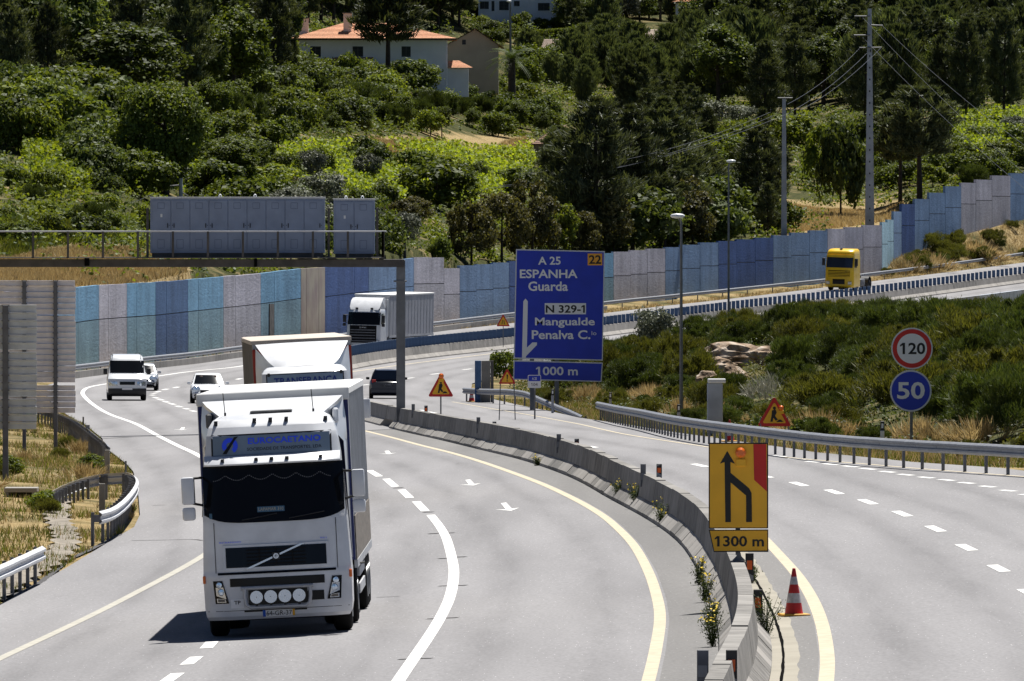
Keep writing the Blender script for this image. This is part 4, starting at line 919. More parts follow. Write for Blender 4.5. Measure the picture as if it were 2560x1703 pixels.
r = root_at('marker_post', 1783, 350, 'white concrete marker post below the rock outcrop', 'marker post'); B = Board(r, 350.0)
a = B.pt(1768, 947, 0); b = B.pt(1814, 1045, 0); MB().box(a.x, b.x - .1, -.25, .25, -.4, a.z - .15, .03).build('body', 'parapet_pale', r); MB().box(a.x + .02, b.x, -.3, .3, a.z - .149, a.z, .02).build('cap', 'white_plastic', r)
# two-tone end panel by the short rail
r = root_at('end_panel', 1212, 505, 'dark and grey concrete end panel beside the short crash barrier', 'panel', f=S); B = Board(r, 505.0)
for x0, x1, m in ((1187, 1203, 'wall_navy'), (1203.5, 1226, 'concrete'), (1226.5, 1234, 'concrete_dark')):
    a = B.pt(x0, 902, 0); b = B.pt(x1, 1000, 0); MB().box(a.x, b.x, 0, .3, -.3, a.z, .01).build('panel_strip', m, r)
# sign-base posts on the left verge
for px, py, hh, lb in ((219, 1062, .9, 'grey stub post behind the dark crash barrier'), (208, 1042, 1.0, 'thin rusty marker rod on the dark crash barrier'), (314, 1152, 1.0, 'thin dark marker rod in the curled crash barrier'), (255, 1209, 1.0, 'pale square stub post inside the curled crash barrier'), (268, 1125, .9, 'pale stub post at the end of the dark crash barrier')):
    p = hit(px, py, hh, lambda x, y: T(x, y)) or hit(px, py, hh); w = .03 if 'rod' in lb else .075
    o = MB().box(-w, w, -w, w, -hh - .2, 0, .01).build('stub_post', 'concrete' if 'pale' in lb else 'steel_brown' if 'rusty' in lb else 'pole_grey'); o.location = p; tag(o, lb, 'post')

# ------------------------------------------------------------------ vehicles (local frame: front faces -Y, x to the viewer's right, z up, origin on the road below the front bumper)
mat('truck_white', (.62, .635, .66), .35, spec=.45, var=.09, scale=2.5, coat=.3); mat('truck_yellow', (.78, .50, .01), .35, var=.05, coat=.3); mat('car_white', (.72, .74, .76), .3, coat=.5); mat('car_silver', (.45, .47, .49), .3, .5, coat=.5); mat('car_navy', (.012, .015, .028), .3, coat=.3)
mat('glass_dark', (.006, .007, .009), .12, spec=.18); mat('glass_blue', (.02, .03, .05), .1, spec=.3); mat('tyre', (.012, .012, .012), .85, spec=.1); mat('rim', (.3, .31, .32), .4, .6); mat('chrome', (.6, .62, .65), .25, .8); mat('lens', (.50, .56, .64), .12, .75, .6, var=.45, scale=22); mat('under', (.012, .012, .013), .9, spec=.1); mat('plate_white', (.8, .8, .8), .5); mat('plate_blue', (.02, .10, .5), .5)
mat('curtain_white', (.60, .61, .62), .7, var=.08, scale=1.2); mat('curtain_beige', (.26, .235, .20), .8, var=.15, scale=1.5); mat('curtain_grey', (.34, .35, .38), .75, var=.1, scale=1.2); mat('trailer_blue', (.01, .018, .11), .45); mat('trailer_red', (.28, .025, .015), .55, var=.2, scale=4); mat('roof_white', (.66, .66, .65), .6, var=.08, scale=.8); mat('roof_beige', (.48, .42, .36), .75, var=.12, scale=1.0); mat('alu_trim', (.42, .43, .45), .5, .35, var=.12, scale=2)
mat('panel_blue2', (.22, .29, .38), .4, var=.08); mat('panel_blue', (.20, .26, .33), .4, var=.1, scale=1.5); mat('logo_blue', (.04, .10, .95), .5); mat('logo_navy', (.02, .04, .22), .5); mat('letter_black', (.006, .006, .008), .6); mat('tail_red', (.35, .01, .01), .3); mat('orange_lamp', (.75, .16, .02), .3); mat('skin_dark', (.05, .03, .025), .8); mat('dash_blue', (.06, .14, .22), .6); mat('mud', (.16, .14, .12), .9, var=.5, scale=9); mat('grey_plastic', (.08, .082, .086), .6, var=.1)
def place(name, p, ang, label, cat, group=None):
    r = empty(name, (0, 0, 0), label, cat, group)
    ty = Vector((math.sin(ang), math.cos(ang), 0)); tx = Vector((math.cos(ang), -math.sin(ang), 0)); g = lambda v: float(S(p.x + v.x, p.y + v.y))
    ey = ty + Vector((0, 0, (g(ty * 4) - g(ty * -1)) / 5)); ex = tx + Vector((0, 0, (g(tx) - g(-tx)) / 2)); ey.normalize(); ez = ex.cross(ey).normalized(); ex = ey.cross(ez)
    M = Matrix((ex, ey, ez)).transposed().to_4x4(); M.translation = (p.x, p.y, float(S(p.x, p.y))); r.matrix_world = M; return r
def wheel(root, x, y, rad, w, name='wheel'):
    s_ = 1 if x > 0 else -1
    t = MB().lathe([(-w / 2, rad * .55), (-w / 2, rad * .86), (-w / 2 + .03, rad * .97), (-w / 4, rad), (w / 4, rad), (w / 2 - .03, rad * .97), (w / 2, rad * .86), (w / 2, rad * .55)], 'x', (x, y, rad), 24).build(name, 'tyre', root)
    MB().lathe([(s_ * (w / 2 - .12), 0.0), (s_ * (w / 2 - .12), rad * .34), (s_ * (w / 2 - .02), rad * .5), (s_ * (w / 2 + .01), rad * .56), (s_ * (w / 2 - .01), rad * .57)], 'x', (x, y, rad), 18).build('rim', 'rim', t)
class Cab:
    def __init__(s, root, lv, yr, c=.28, p=6):
        s.r = root; s.z = [a[0] for a in lv]; s.wv = [a[1] for a in lv]; s.yv = [a[2] for a in lv]; s.yr = yr; s.c = c; s.p = p
    def w(s, z): return float(np.interp(z, s.z, s.wv))
    def y(s, x, z): return float(np.interp(z, s.z, s.yv)) + s.c * min(1.0, abs(x) / s.w(z))**s.p
    def body(s, m, name='cab'):
        rs = []; zs = sorted(set(list(np.arange(s.z[0], s.z[-1], .12)) + s.z))
        for z in zs:
            w = s.w(z); xs = [w * math.copysign(1 - (1 - abs(t))**1.7, t) for t in np.linspace(-1, 1, 19)]
            ring = [Vector((x, s.y(x, z), z)) for x in xs] + [Vector((w, s.yr * .6 + .4 * s.y(w, z), z)), Vector((w * .99, s.yr, z)), Vector((-w * .99, s.yr, z)), Vector((-w, s.yr * .6 + .4 * s.y(w, z), z))]; rs.append(ring)
        return MB().rings(rs).build(name, m, s.r, smooth=28)
    def patch(s, name, fx0, fx1, fz0, fz1, m, off=.012, nx=14, nz=6, parent=None, thick=.0):
        b = MB(); v = []
        zz = lambda f, t: f(t) if callable(f) else f
        for j in range(nz + 1):
            for i in range(nx + 1):
                x = fx0 + (fx1 - fx0) * i / nx; t = (x - fx0) / (fx1 - fx0); z = zz(fz0, x) + (zz(fz1, x) - zz(fz0, x)) * j / nz; v.append(Vector((x, s.y(x, z) - off, z)))
        f = [(j * (nx + 1) + i, j * (nx + 1) + i + 1, (j + 1) * (nx + 1) + i + 1, (j + 1) * (nx + 1) + i) for j in range(nz) for i in range(nx)]
        b.add(v, f)
        if thick:
            n0 = len(v); b.v += [(p[0], p[1] + thick + off, p[2]) for p in v]
            rim = [i for i in range(nx + 1)] + [j * (nx + 1) + nx for j in range(1, nz + 1)] + [nz * (nx + 1) + i for i in range(nx - 1, -1, -1)] + [j * (nx + 1) for j in range(nz - 1, 0, -1)]
            b.f += [(rim[k], rim[(k + 1) % len(rim)], rim[(k + 1) % len(rim)] + n0, rim[k] + n0) for k in range(len(rim))]
        return b.build(name, m, parent or s.r, smooth=40)
    def poly(s, name, pts, m, off=.014, parent=None): return MB().add([(x, s.y(x, z) - off, z) for x, z in pts], [tuple(range(len(pts)))]).build(name, m, parent or s.r, smooth=0)
    def text(s, t, x0, x1, z0, z1, m, off=.02, parent=None, shear=0.0):
        v, f = text_mesh(t); return MB().add([(x0 + u * (x1 - x0) + shear * k, s.y(x0 + u * (x1 - x0), z0 + k * (z1 - z0)) - off, z0 + k * (z1 - z0)) for u, k in v], f).build('lettering', m, parent or s.r, smooth=0)
def mirror(root, x, z0, z1, y, m_shell, s_, low=True):
    a = MB().box(x - .11, x + .11, y - .07, y + .09, z0, z1, .035, 2).build('mirror', m_shell, root)
    xi = 1.2 * s_
    MB().tube([(xi, y + .25, z1 - .02), (x - .05 * s_, y + .04, z1 - .02)], .022, 6).build('mirror_arm', 'black_plastic', root); MB().tube([(xi, y + .25, z0 - .03), (x - .05 * s_, y + .04, z0 + .02)], .022, 6).build('mirror_arm', 'black_plastic', root)
    MB().box(min(x - .115 * s_, x - .02 * s_), max(x - .115 * s_, x - .02 * s_), y - .05, y + .095, z0 + .01, z1 - .01, .01).build('mirror_bracket', 'black_plastic', root)
    if low: MB().box(x - .11, x + .11, y - .06, y + .08, z0 - .27, z0 - .05, .04, 2).build('wide_mirror', m_shell, root)
def trailer(root, y0, L, w, z0, z1, m_side, m_roof, m_front, ribs=12, rib_m=None, wheels=True, chamfer=0.0):
    b = MB().box(-w / 2, w / 2, y0, y0 + L, z0, z1 - .12, .02).build('trailer_body', m_side, root)
    MB().box(-w / 2 + .012, w / 2 - .012, y0 - .02, y0 - .001, z0, z1 - .121, .004).build('front_wall', m_front, root)
    rf = MB().rings([[Vector((sx * (w / 2 + .02), y, z1 - .12)) for sx, y in ((-1, y0 - .03), (1, y0 - .03), (1, y0 + L + .02), (-1, y0 + L + .02))], [Vector((sx * (w / 2 + .02), y, z1 - .02)) for sx, y in ((-1, y0 - .03), (1, y0 - .03), (1, y0 + L + .02), (-1, y0 + L + .02))], [Vector((sx * (w / 2 - .04), y, z1)) for sx, y in ((-1, y0 + .03), (1, y0 + .03), (1, y0 + L - .04), (-1, y0 + L - .04))]]).build('trailer_roof', m_roof, root, smooth=20)
    for s_ in (-1, 1):
        for i in range(ribs): y = y0 + .25 + (L - .5) * i / (ribs - 1); MB().box(min(s_ * w / 2, s_ * (w / 2 + .015)), max(s_ * w / 2, s_ * (w / 2 + .015)), y - .03, y + .03, z0 + .05, z1 - .13).build('curtain_rib', rib_m or m_side, b)
        MB().box(s_ * w / 2 - .03, s_ * w / 2 + .03, y0, y0 + L, z0 - .14, z0 - .001).build('side_rail', 'alu_trim', root)
        MB().box(s_ * (w / 2 - .05) - .02, s_ * (w / 2 - .05) + .02, y0 + 4, y0 + L - 4.8, .45, .62).build('side_guard', 'alu_trim', root); MB().box(s_ * (w / 2 - .05) - .02, s_ * (w / 2 - .05) + .02, y0 + 4, y0 + L - 4.8, .75, .9).build('side_guard', 'alu_trim', root)
        if wheels:
            for i in range(3): wheel(root, s_ * (w / 2 - .2), y0 + L - 4.2 + 1.31 * i, .5, .38)
    MB().box(-.5, .5, y0 + .3, y0 + L - .1, z0 - .35, z0 - .141).build('chassis_beam', 'under', root); MB().box(-w / 2 + .05, w / 2 - .05, y0 + L - .15, y0 + L - .05, .45, .6).build('underrun_bar', 'alu_trim', root)
    return b
def tractor_frame(root, yr, r=.5, rear=True, length=5.9):
    for s_ in (-1, 1):
        wheel(root, s_ * 1.05, 1.4, r, .32)
        if rear: wheel(root, s_ * .95, length - 1.0, r, .6)
        MB().box(min(s_ * .35, s_ * .45), max(s_ * .35, s_ * .45), .6, length, .7, .98).build('chassis_rail', 'under', root)
        MB().box(min(s_ * .7, s_ * 1.2), max(s_ * .7, s_ * 1.2), 2.45, 3.9, .35, .95, .06, 2).build('fuel_tank', 'galv_dull', root)
    MB().box(-.98, .98, .25, 2.0, .28, .9).build('engine_block', 'under', root); MB().cyl((-1.0, 1.4, r), (1.0, 1.4, r), .08, n=8).build('axle', 'under', root)

# --- front truck
p1 = hit(700, 1590)
t1 = place('articulated_truck', p1, R(.2), 'nearest white truck with four round lamps and a blue name panel above the windscreen', 'truck', 'trucks on the motorway')
c = Cab(t1, [(.30, 1.19, .07), (.36, 1.225, .02), (.5, 1.245, 0), (1.06, 1.255, 0), (1.1, 1.25, .015), (1.95, 1.215, .06), (2.9, 1.155, .30), (3.02, 1.15, .34), (3.40, 1.10, .44), (3.55, 1.06, .55), (3.66, .99, .74), (3.73, .88, 1.02), (3.76, .72, 1.35)], 2.25)
c.body('truck_white')
ws = c.patch('windscreen', -1.19, 1.19, lambda x: 1.93 + .16 * (abs(x) / 1.2)**5, 2.90, 'glass_dark', .012, 20, 8)
for s_ in (-1, 1): MB().add([(s_ * 1.232, .42, 2.05), (s_ * 1.232, 1.35, 2.05), (s_ * 1.18, 1.35, 2.75), (s_ * 1.175, .62, 2.75)], [(0, 1, 2, 3)]).build('side_window', 'glass_dark', t1, smooth=0)
for i in range(5):        # scalloped tassel trim inside the screen
    for j in range(13):
        x = -1.0 + (i + j / 13) * .4; z = 2.74 - .085 * abs(math.cos(math.pi * (j / 13)))
        if -1.02 < x < 1.02: MB().box(x - .007, x + .007, c.y(x, z) - .020, c.y(x, z) - .014, z - .012, z + .004).build('tassel', 'galv_dull', ws)
c.patch('route_card', -.28, .18, 2.10, 2.19, 'dash_blue', .018, 2, 1, ws); c.text('LAPAMAR 310', -.26, .16, 2.12, 2.175, 'paint_yellow', .021, ws)
c.patch('toll_sticker', -1.10, -1.05, 2.02, 2.11, 'dash_blue', .018, 1, 1, ws)
for s_ in (-.55, .25): MB().tube([(s_, c.y(s_, 1.98) - .03, 1.98), (s_ + .35, c.y(s_ + .35, 2.02) - .03, 2.03), (s_ + .6, c.y(s_ + .6, 2.06) - .03, 2.07)], .012, 5).build('wiper', 'black_plastic', ws)
# sun visor, name panel, roof lamps
vz = MB(); vz.rings([[Vector((x, c.y(x, z) - o, z)) for x in np.linspace(-1.15, 1.15, 17)] for z, o in ((2.90, .02), (2.905, .16), (2.93, .18), (3.06, .07), (3.07, .01))], False, False); vz.build('sun_visor', 'truck_white', t1, smooth=50)
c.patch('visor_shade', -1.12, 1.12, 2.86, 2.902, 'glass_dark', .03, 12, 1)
fp = c.patch('panel_frame', -1.02, 1.02, 3.055, 3.425, 'black_plastic', .010, 12, 3); c.patch('name_panel', -.99, .99, 3.075, 3.40, 'panel_blue', .018, 12, 3)
c.text('EUROCAETANO', -.39, .84, 3.25, 3.355, 'logo_blue', .024); c.text('SOCIEDADE DE TRANSPORTES, LDA', -.41, .85, 3.13, 3.19, 'letter_black', .024)
def ringp(cx, cz, r0, r1, a0, a1, name, m):
    pts = [(cx + r1 * math.cos(t), cz + r1 * math.sin(t)) for t in np.linspace(R(a0), R(a1), 16)]; pin = [(cx + r0 * math.cos(t), cz + r0 * math.sin(t)) for t in np.linspace(R(a0), R(a1), 16)]
    MB().add([(x, c.y(x, z) - .024, z) for x, z in pts + pin], [(i, i + 1, 16 + i + 1, 16 + i) for i in range(15)]).build(name, m, t1, smooth=0)
ringp(-.70, 3.235, .06, .135, -60, 215, 'logo_ring', 'logo_blue'); c.poly('logo_stroke', [(-.83, 3.10), (-.76, 3.10), (-.60, 3.34), (-.55, 3.39), (-.62, 3.38), (-.68, 3.30)], 'letter_black', .027)
for x, z in ((-.83, 2.985), (-.26, 2.985), (0, 2.985), (.26, 2.985), (.83, 2.985)):
    MB().box(x - .03, x + .03, c.y(x, z) - .17, c.y(x, z) - .06, z - .02, z + .035, .006).build('visor_lamp', 'black_plastic', t1)
for x, z in ((-.93, 3.60), (-.27, 3.62), (0, 3.62), (.27, 3.62), (.93, 3.60)):
    y = c.y(x, z); MB().box(x - .03, x + .03, y - .07, y + .08, z - .02, z + .06, .006).build('roof_lamp', 'black_plastic', t1)
MB().box(-.36, .36, 1.18, 1.55, 3.755, 3.80, .03, 2).build('roof_hatch', 'grey_plastic', t1)
for x in (-.78, .72): MB().cyl((x, 1.25, 3.74), (x - .02, 1.25, 4.12), .008, n=5).build('aerial', 'black_plastic', t1); MB().cyl((x, 1.25, 3.73), (x, 1.25, 3.79), .02, n=6).build('aerial_foot', 'black_plastic', t1)
# roof deflector and side fairings
d_ = MB(); d_.rings([[Vector((-.86, 1.5, 3.70)), Vector((.86, 1.5, 3.70)), Vector((.86, 1.55, 3.66)), Vector((-.86, 1.55, 3.66))], [Vector((-1.12, 2.05, 3.90)), Vector((1.12, 2.05, 3.90)), Vector((1.12, 2.08, 3.84)), Vector((-1.12, 2.08, 3.84))], [Vector((-1.2, 2.45, 3.98)), Vector((1.2, 2.45, 3.98)), Vector((1.2, 2.45, 3.92)), Vector((-1.2, 2.45, 3.92))]]); d_.build('roof_deflector', 'truck_white', t1, smooth=30)
for s_ in (-1, 1):
    MB().rings([[Vector((s_ * x, y, z)) for x, y, z in ((.84, 1.46, 3.66), (.92, 1.46, 3.55), (1.19, 2.2, 3.2), (1.235, 2.5, 1.2))], [Vector((s_ * x, y, z)) for x, y, z in ((1.20, 2.47, 3.985), (1.24, 2.47, 3.6), (1.245, 2.6, 3.2), (1.245, 2.62, 1.2))]], False, False).build('side_fairing', 'truck_white', t1, smooth=30)
    MB().box(s_ * 1.08 - .05, s_ * 1.08 + .05, 1.7, 2.2, 3.52, 3.78, .03).build('air_scoop', 'grey_plastic' if s_ < 0 else 'truck_white', t1)
# grille
c.patch('grille_frame', -.90, .90, 1.14, 1.56, 'truck_white', .026, 14, 2, thick=.03); g = c.patch('grille', -.85, .85, 1.18, 1.52, 'glass_dark', .033, 12, 2)
for z in (1.23, 1.29, 1.35, 1.41, 1.47): MB().box(-.5, .5, c.y(0, z) - .045, c.y(0, z) - .034, z - .012, z + .012).build('grille_bar', 'under', g)
for x in (-.28, 0, .28): MB().box(x - .012, x + .012, c.y(0, 1.35) - .05, c.y(0, 1.35) - .034, 1.19, 1.51).build('grille_bar', 'under', g)
MB().add([(-.52, -.030, 1.16), (-.44, -.030, 1.16), (.50, -.024, 1.545), (.42, -.024, 1.545)], [(0, 1, 2, 3)]).build('diagonal_bar', 'chrome', g, smooth=0)
MB().box(-.062, .062, -.045, -.031, 1.29, 1.415, .004).build('emblem_plate', 'black_plastic', g); MB().lathe([(-.056, .030), (-.056, .046), (-.046, .046), (-.046, .030), (-.056, .030)], 'y', (0, 0, 1.353), 20).build('emblem_ring', 'chrome', g); MB().box(-.032, .032, -.055, -.046, 1.345, 1.361).build('emblem_bar', 'chrome', g)
c.text('INTRAMOVO', -.95, -.58, 1.60, 1.625, 'logo_blue', .013); c.text('FH12', .76, .87, 1.605, 1.63, 'logo_blue', .013)
c.patch('panel_gap', -1.0, 1.0, 1.065, 1.105, 'glass_dark', .016, 12, 1)
for x in (-1.03, 1.03): c.patch('panel_seam', x - .005, x + .005, 1.1, 1.95, 'under', .007, 1, 8)
# bumper details
for x0, x1, z0, z1 in ((-.80, .80, .86, 1.0), (.40, .78, .58, .74)): c.patch('air_slot', x0, x1, z0, z1, 'glass_dark', .009, 10, 1)
c.patch('bumper_seam', -1.2, 1.2, .452, .460, 'under', .006, 14, 1)
c.patch('step_slot', -.58, .48, .425, .45, 'glass_dark', .011, 6, 1)
for s_ in (-1, 1):
    hl = c.poly('headlight', [(s_ * .83, .585), (s_ * 1.06, .585), (s_ * 1.09, .97), (s_ * .93, .97)], 'glass_dark', .013)
    for zc, rr in ((.90, .055), (.78, .06)): MB().lathe([(-.02, 0), (-.018, rr * .8), (0, rr), (.01, rr)], 'y', (s_ * (.955 if zc < .85 else .985), c.y(.97, zc) - .02, zc), 14).build('lamp', 'lens', hl)
    c.poly('lamp_trim', [(s_ * .875, .66), (s_ * 1.04, .72), (s_ * 1.05, .86), (s_ * .92, .86)], 'chrome', .016, hl)
    c.poly('indicator', [(s_ * .875, .605), (s_ * 1.03, .605), (s_ * 1.035, .675), (s_ * .895, .66)], 'chrome', .017, hl); c.poly('indicator_lens', [(s_ * .895, .617), (s_ * 1.015, .617), (s_ * 1.02, .665), (s_ * .905, .655)], 'mud', .020, hl)
    MB().box(min(s_ * 1.215, s_ * 1.262), max(s_ * 1.215, s_ * 1.262), .22, .34, .93, 1.06, .01).build('side_marker', 'orange_lamp', t1)
    mirror(t1, s_ * 1.44, 2.28, 2.74, .28, 'truck_white', s_)
MB().tube([(-.62, -.10, .83), (.60, -.10, .83)], .033, 8).build('lamp_bar', 'alu_trim', t1)
MB().tube([(-.55, -.10, .82), (-.55, -.11, .66), (-.53, -.11, .55), (-.46, -.11, .50), (.46, -.11, .50), (.53, -.11, .55), (.55, -.11, .66), (.55, -.10, .82)], .033, 8).build('lamp_bar', 'alu_trim', t1)
c.patch('lamp_bay', -.5, .5, .54, .80, 'glass_dark', .010, 6, 1)
for x in (-.36, -.12, .12, .36):
    l = MB().lathe([(.09, .03), (.05, .085), (-.02, .108), (-.035, .108), (-.035, .098)], 'y', (x, -.14, .675), 22).build('spot_lamp', 'chrome', t1)
    MB().lathe([(-.03, 0.0), (-.029, .06), (-.022, .098)], 'y', (x, -.14, .675), 22).build('lens', 'lens', l); MB().lathe([(-.036, 0), (-.034, .018), (-.03, .024)], 'y', (x, -.14, .675), 10).build('bulb_cap', 'galvanised', l); MB().box(x - .022, x + .022, -.13, -.09, .49, .58).build('lamp_foot', 'black_plastic', l)
c.patch('plate_left', -.80, -.58, .50, .65, 'plate_white', .012, 1, 1); c.text('TP', -.745, -.635, .565, .625, 'letter_black', .016)
pl = c.patch('number_plate', -.27, .27, .335, .445, 'plate_white', .03, 1, 1); c.patch('plate_strip', -.27, -.222, .335, .445, 'plate_blue', .034, 1, 1, pl); c.patch('plate_strip', .232, .27, .335, .445, 'sign_yellow', .034, 1, 1, pl); c.text('64-GR-37', -.21, .222, .352, .43, 'letter_black', .036, pl)
tractor_frame(t1, 2.25)
tb = trailer(t1, 2.66, 13.6, 2.58, 1.15, 4.12, 'curtain_white', 'roof_white', 'trailer_blue', 16, 'alu_trim')
MB().box(-1.31, 1.31, 2.56, 2.66, 3.90, 4.12, .02).build('header_rail', 'roof_white', t1); MB().box(-.9, .98, 2.52, 2.64, 3.79, 3.895, .02).build('red_rail', 'trailer_red', t1); MB().box(1.15, 1.285, 2.60, 2.66, 1.15, 3.95).build('corner_post', 'trailer_blue', t1); MB().box(-1.285, -1.15, 2.60, 2.66, 1.15, 3.95).build('corner_post', 'trailer_blue', t1)
MB().box(1.292, 1.312, 2.68, 16.2, 1.15, 1.9).build('mud_stain', 'mud', tb)
MB().tube([(1.28, 4.2, 1.05), (1.42, 4.2, 1.05), (1.44, 4.2, 1.12), (1.44, 4.2, 1.17)], .018, 6).build('winch_handle', 'black_plastic', t1)
# --- second truck
Y2 = 256.0; p2 = Vector(((780 - 1280) * Y2 / F, Y2, 0))
t2 = place('articulated_truck', p2, R(-2.6), 'second white truck close behind, with beige tilt trailer and dark lettered roof panel', 'truck', 'trucks on the motorway')
c = Cab(t2, [(.30, 1.19, .07), (.36, 1.225, .02), (.5, 1.245, 0), (1.06, 1.255, 0), (1.95, 1.215, .06), (2.9, 1.155, .25), (3.10, 1.12, .29), (3.47, 1.09, .36), (3.56, 1.03, .48), (3.62, .95, .7), (3.65, .8, 1.1)], 2.2)
c.body('truck_white'); c.patch('windscreen', -1.17, 1.17, 1.95, 2.72, 'glass_dark', .012, 16, 6)
c.patch('panel_frame', -1.0, 1.0, 3.0, 3.46, 'black_plastic', .010, 12, 3); c.patch('name_panel', -.97, .97, 3.02, 3.44, 'panel_blue2', .018, 12, 3); c.text('TRANSFRANÇA', -.80, .84, 3.14, 3.36, 'logo_navy', .024)
c.patch('sun_visor', -1.12, 1.12, 2.74, 2.88, 'truck_white', .10, 12, 2, thick=.08)
dr = MB(); rr = []
for t in np.linspace(0, 1, 7):
    z = 3.62 + .60 * t**.8; y = 1.0 + 1.25 * t**.9; hw = .74 + .46 * t**.6; rr.append([Vector((x * hw, y - .18 * (1 - abs(x)**3) * (1 - t), z + .02 * (1 - x * x))) for x in np.linspace(-1, 1, 13)])
dr.rings(rr, False, False); dr.build('roof_deflector', 'truck_white', t2, smooth=60)
for s_ in (-1, 1):
    MB().rings([[Vector((s_ * .74, 1.0, 3.6)), Vector((s_ * 1.0, 1.6, 3.56)), Vector((s_ * 1.21, 2.35, 1.3))], [Vector((s_ * 1.2, 2.25, 4.12)), Vector((s_ * 1.22, 2.3, 3.6)), Vector((s_ * 1.22, 2.4, 1.3))]], False, False).build('side_fairing', 'truck_white', t2, smooth=60)
    mirror(t2, s_ * 1.52, 2.22, 2.72, .28, 'truck_white', s_, False)
    MB().box(s_ * .93 - .03, s_ * .93 + .03, c.y(.93, 3.42) - .06, c.y(.93, 3.42) + .1, 3.40, 3.49, .006).build('roof_lamp', 'black_plastic', t2); c.poly('headlight', [(s_ * .83, .585), (s_ * 1.06, .585), (s_ * 1.09, .97), (s_ * .93, .97)], 'lens', .013)
c.patch('grille', -.85, .85, 1.18, 1.52, 'glass_dark', .02, 8, 2); tractor_frame(t2, 2.2)
trailer(t2, 2.6, 13.6, 2.56, 1.15, 4.34, 'curtain_beige', 'roof_beige', 'alu_trim', 34, 'curtain_beige')
for s_ in (-1, 1): MB().box(s_ * 1.15 - .13, s_ * 1.15 + .13, 2.5, 2.59, 1.15, 4.1, .02).build('corner_post', 'trailer_red', t2); MB().cyl((s_ * 1.0, 16.0, 4.2), (s_ * 1.2, 16.15, 4.22), .06, n=8).build('corner_cap', 'trailer_red', t2)
# --- far white truck
p3 = hit(906, 879); t3 = place('articulated_truck', p3, R(13.0), 'white truck with grey curtain trailer passing behind the gantry upright', 'truck', 'trucks on the motorway')
c = Cab(t3, [(.35, 1.2, .03), (.5, 1.24, 0), (1.9, 1.22, .02), (2.8, 1.17, .22), (2.95, 1.15, .34), (3.02, 1.1, .6), (3.05, 1.0, 1.0)], 2.2)
c.body('truck_white'); c.patch('windscreen', -1.17, 1.17, 1.9, 2.78, 'glass_dark', .012, 16, 6); g = c.patch('grille', -.98, .98, .62, 1.86, 'under', .012, 10, 8)
for z in (.72, .92, 1.12, 1.32, 1.5): MB().box(-.92, .92, -.05, -.02, z, z + .075, .006).build('grille_bar', 'galv_dull', g)
c.text('SCANIA', -.25, .25, 1.66, 1.76, 'chrome', .02, g)
for s_ in (-1, 1): MB().box(s_ * 1.1 - .12, s_ * 1.1 + .12, -.015, .05, .55, .85, .02).build('headlight', 'lens', t3); mirror(t3, s_ * 1.42, 2.05, 2.6, .25, 'black_plastic', s_, True); MB().add([(s_ * 1.225, .45, 1.95), (s_ * 1.225, 1.3, 1.95), (s_ * 1.18, 1.3, 2.7), (s_ * 1.175, .6, 2.7)], [(0, 1, 2, 3)]).build('side_window', 'glass_dark', t3, smooth=0)
MB().rings([[Vector((x * hw, y, z)) for x in np.linspace(-1, 1, 9)] for hw, y, z in ((1.0, .35, 2.96), (1.1, .5, 3.15), (1.14, 1.0, 3.6), (1.1, 1.35, 3.78), (1.05, 2.0, 3.82))], False, False).build('roof_deflector', 'truck_white', t3, smooth=60)
for s_ in (-1, 1): MB().add([(s_ * 1.1, .5, 2.95), (s_ * 1.14, 1.0, 3.6), (s_ * 1.1, 1.35, 3.78), (s_ * 1.08, 2.2, 3.82), (s_ * 1.12, 2.2, 2.95)], [(0, 1, 2, 3, 4)]).build('deflector_side', 'truck_white', t3, smooth=0); MB().box(s_ * .55 - .1, s_ * .55 + .1, .28, .42, 3.0, 3.12, .03).build('roof_horn', 'black_plastic', t3); MB().box(min(s_ * 1.15, s_ * 1.24), max(s_ * 1.15, s_ * 1.24), 2.2, 2.5, 1.0, 3.7, .02).build('side_fairing', 'truck_white', t3)
tractor_frame(t3, 2.2); trailer(t3, 2.62, 13.6, 2.55, 1.1, 4.05, 'curtain_grey', 'roof_white', 'roof_white', 15, 'curtain_grey')
# --- yellow tractor unit
p4 = hit(2096, 728); t4 = place('tractor_unit', p4, R(17.5), 'bright yellow truck tractor without trailer by the noise wall', 'truck', 'trucks on the motorway')
c = Cab(t4, [(.32, 1.2, .05), (.45, 1.24, 0), (1.75, 1.22, .02), (2.7, 1.2, .16), (3.1, 1.17, .24), (3.3, 1.13, .36), (3.43, 1.05, .55), (3.48, .95, .85)], 2.25)
c.body('truck_yellow'); c.patch('windscreen', -1.12, 1.12, 1.95, 2.84, 'glass_blue', .012, 16, 6); c.patch('sun_visor', -1.15, 1.15, 2.80, 2.98, 'truck_yellow', .14, 10, 1, thick=.12)
g = c.patch('grille', -.93, .93, 1.2, 1.72, 'under', .012, 8, 2)
for z in (1.27, 1.39, 1.51, 1.63): MB().box(-.93, .93, c.y(0, z) - .05, c.y(0, z) - .014, z - .035, z + .03, .006).build('grille_bar', 'truck_yellow', g)
c.text('DAF', .55, .82, 1.55, 1.68, 'black_plastic', .06, g); c.patch('lower_grille', -.52, .52, .35, 1.0, 'glass_dark', .012, 4, 2)
for s_ in (-1, 1): MB().box(s_ * .95 - .16, s_ * .95 + .16, -.02, .05, .55, .82, .03).build('headlight', 'lens', t4); mirror(t4, s_ * 1.42, 2.1, 2.72, .3, 'black_plastic', s_, False); MB().add([(s_ * 1.225, .42, 1.95), (s_ * 1.225, 1.25, 1.95), (s_ * 1.21, 1.25, 2.7), (s_ * 1.205, .52, 2.7)], [(0, 1, 2, 3)]).build('side_window', 'glass_blue', t4, smooth=0)
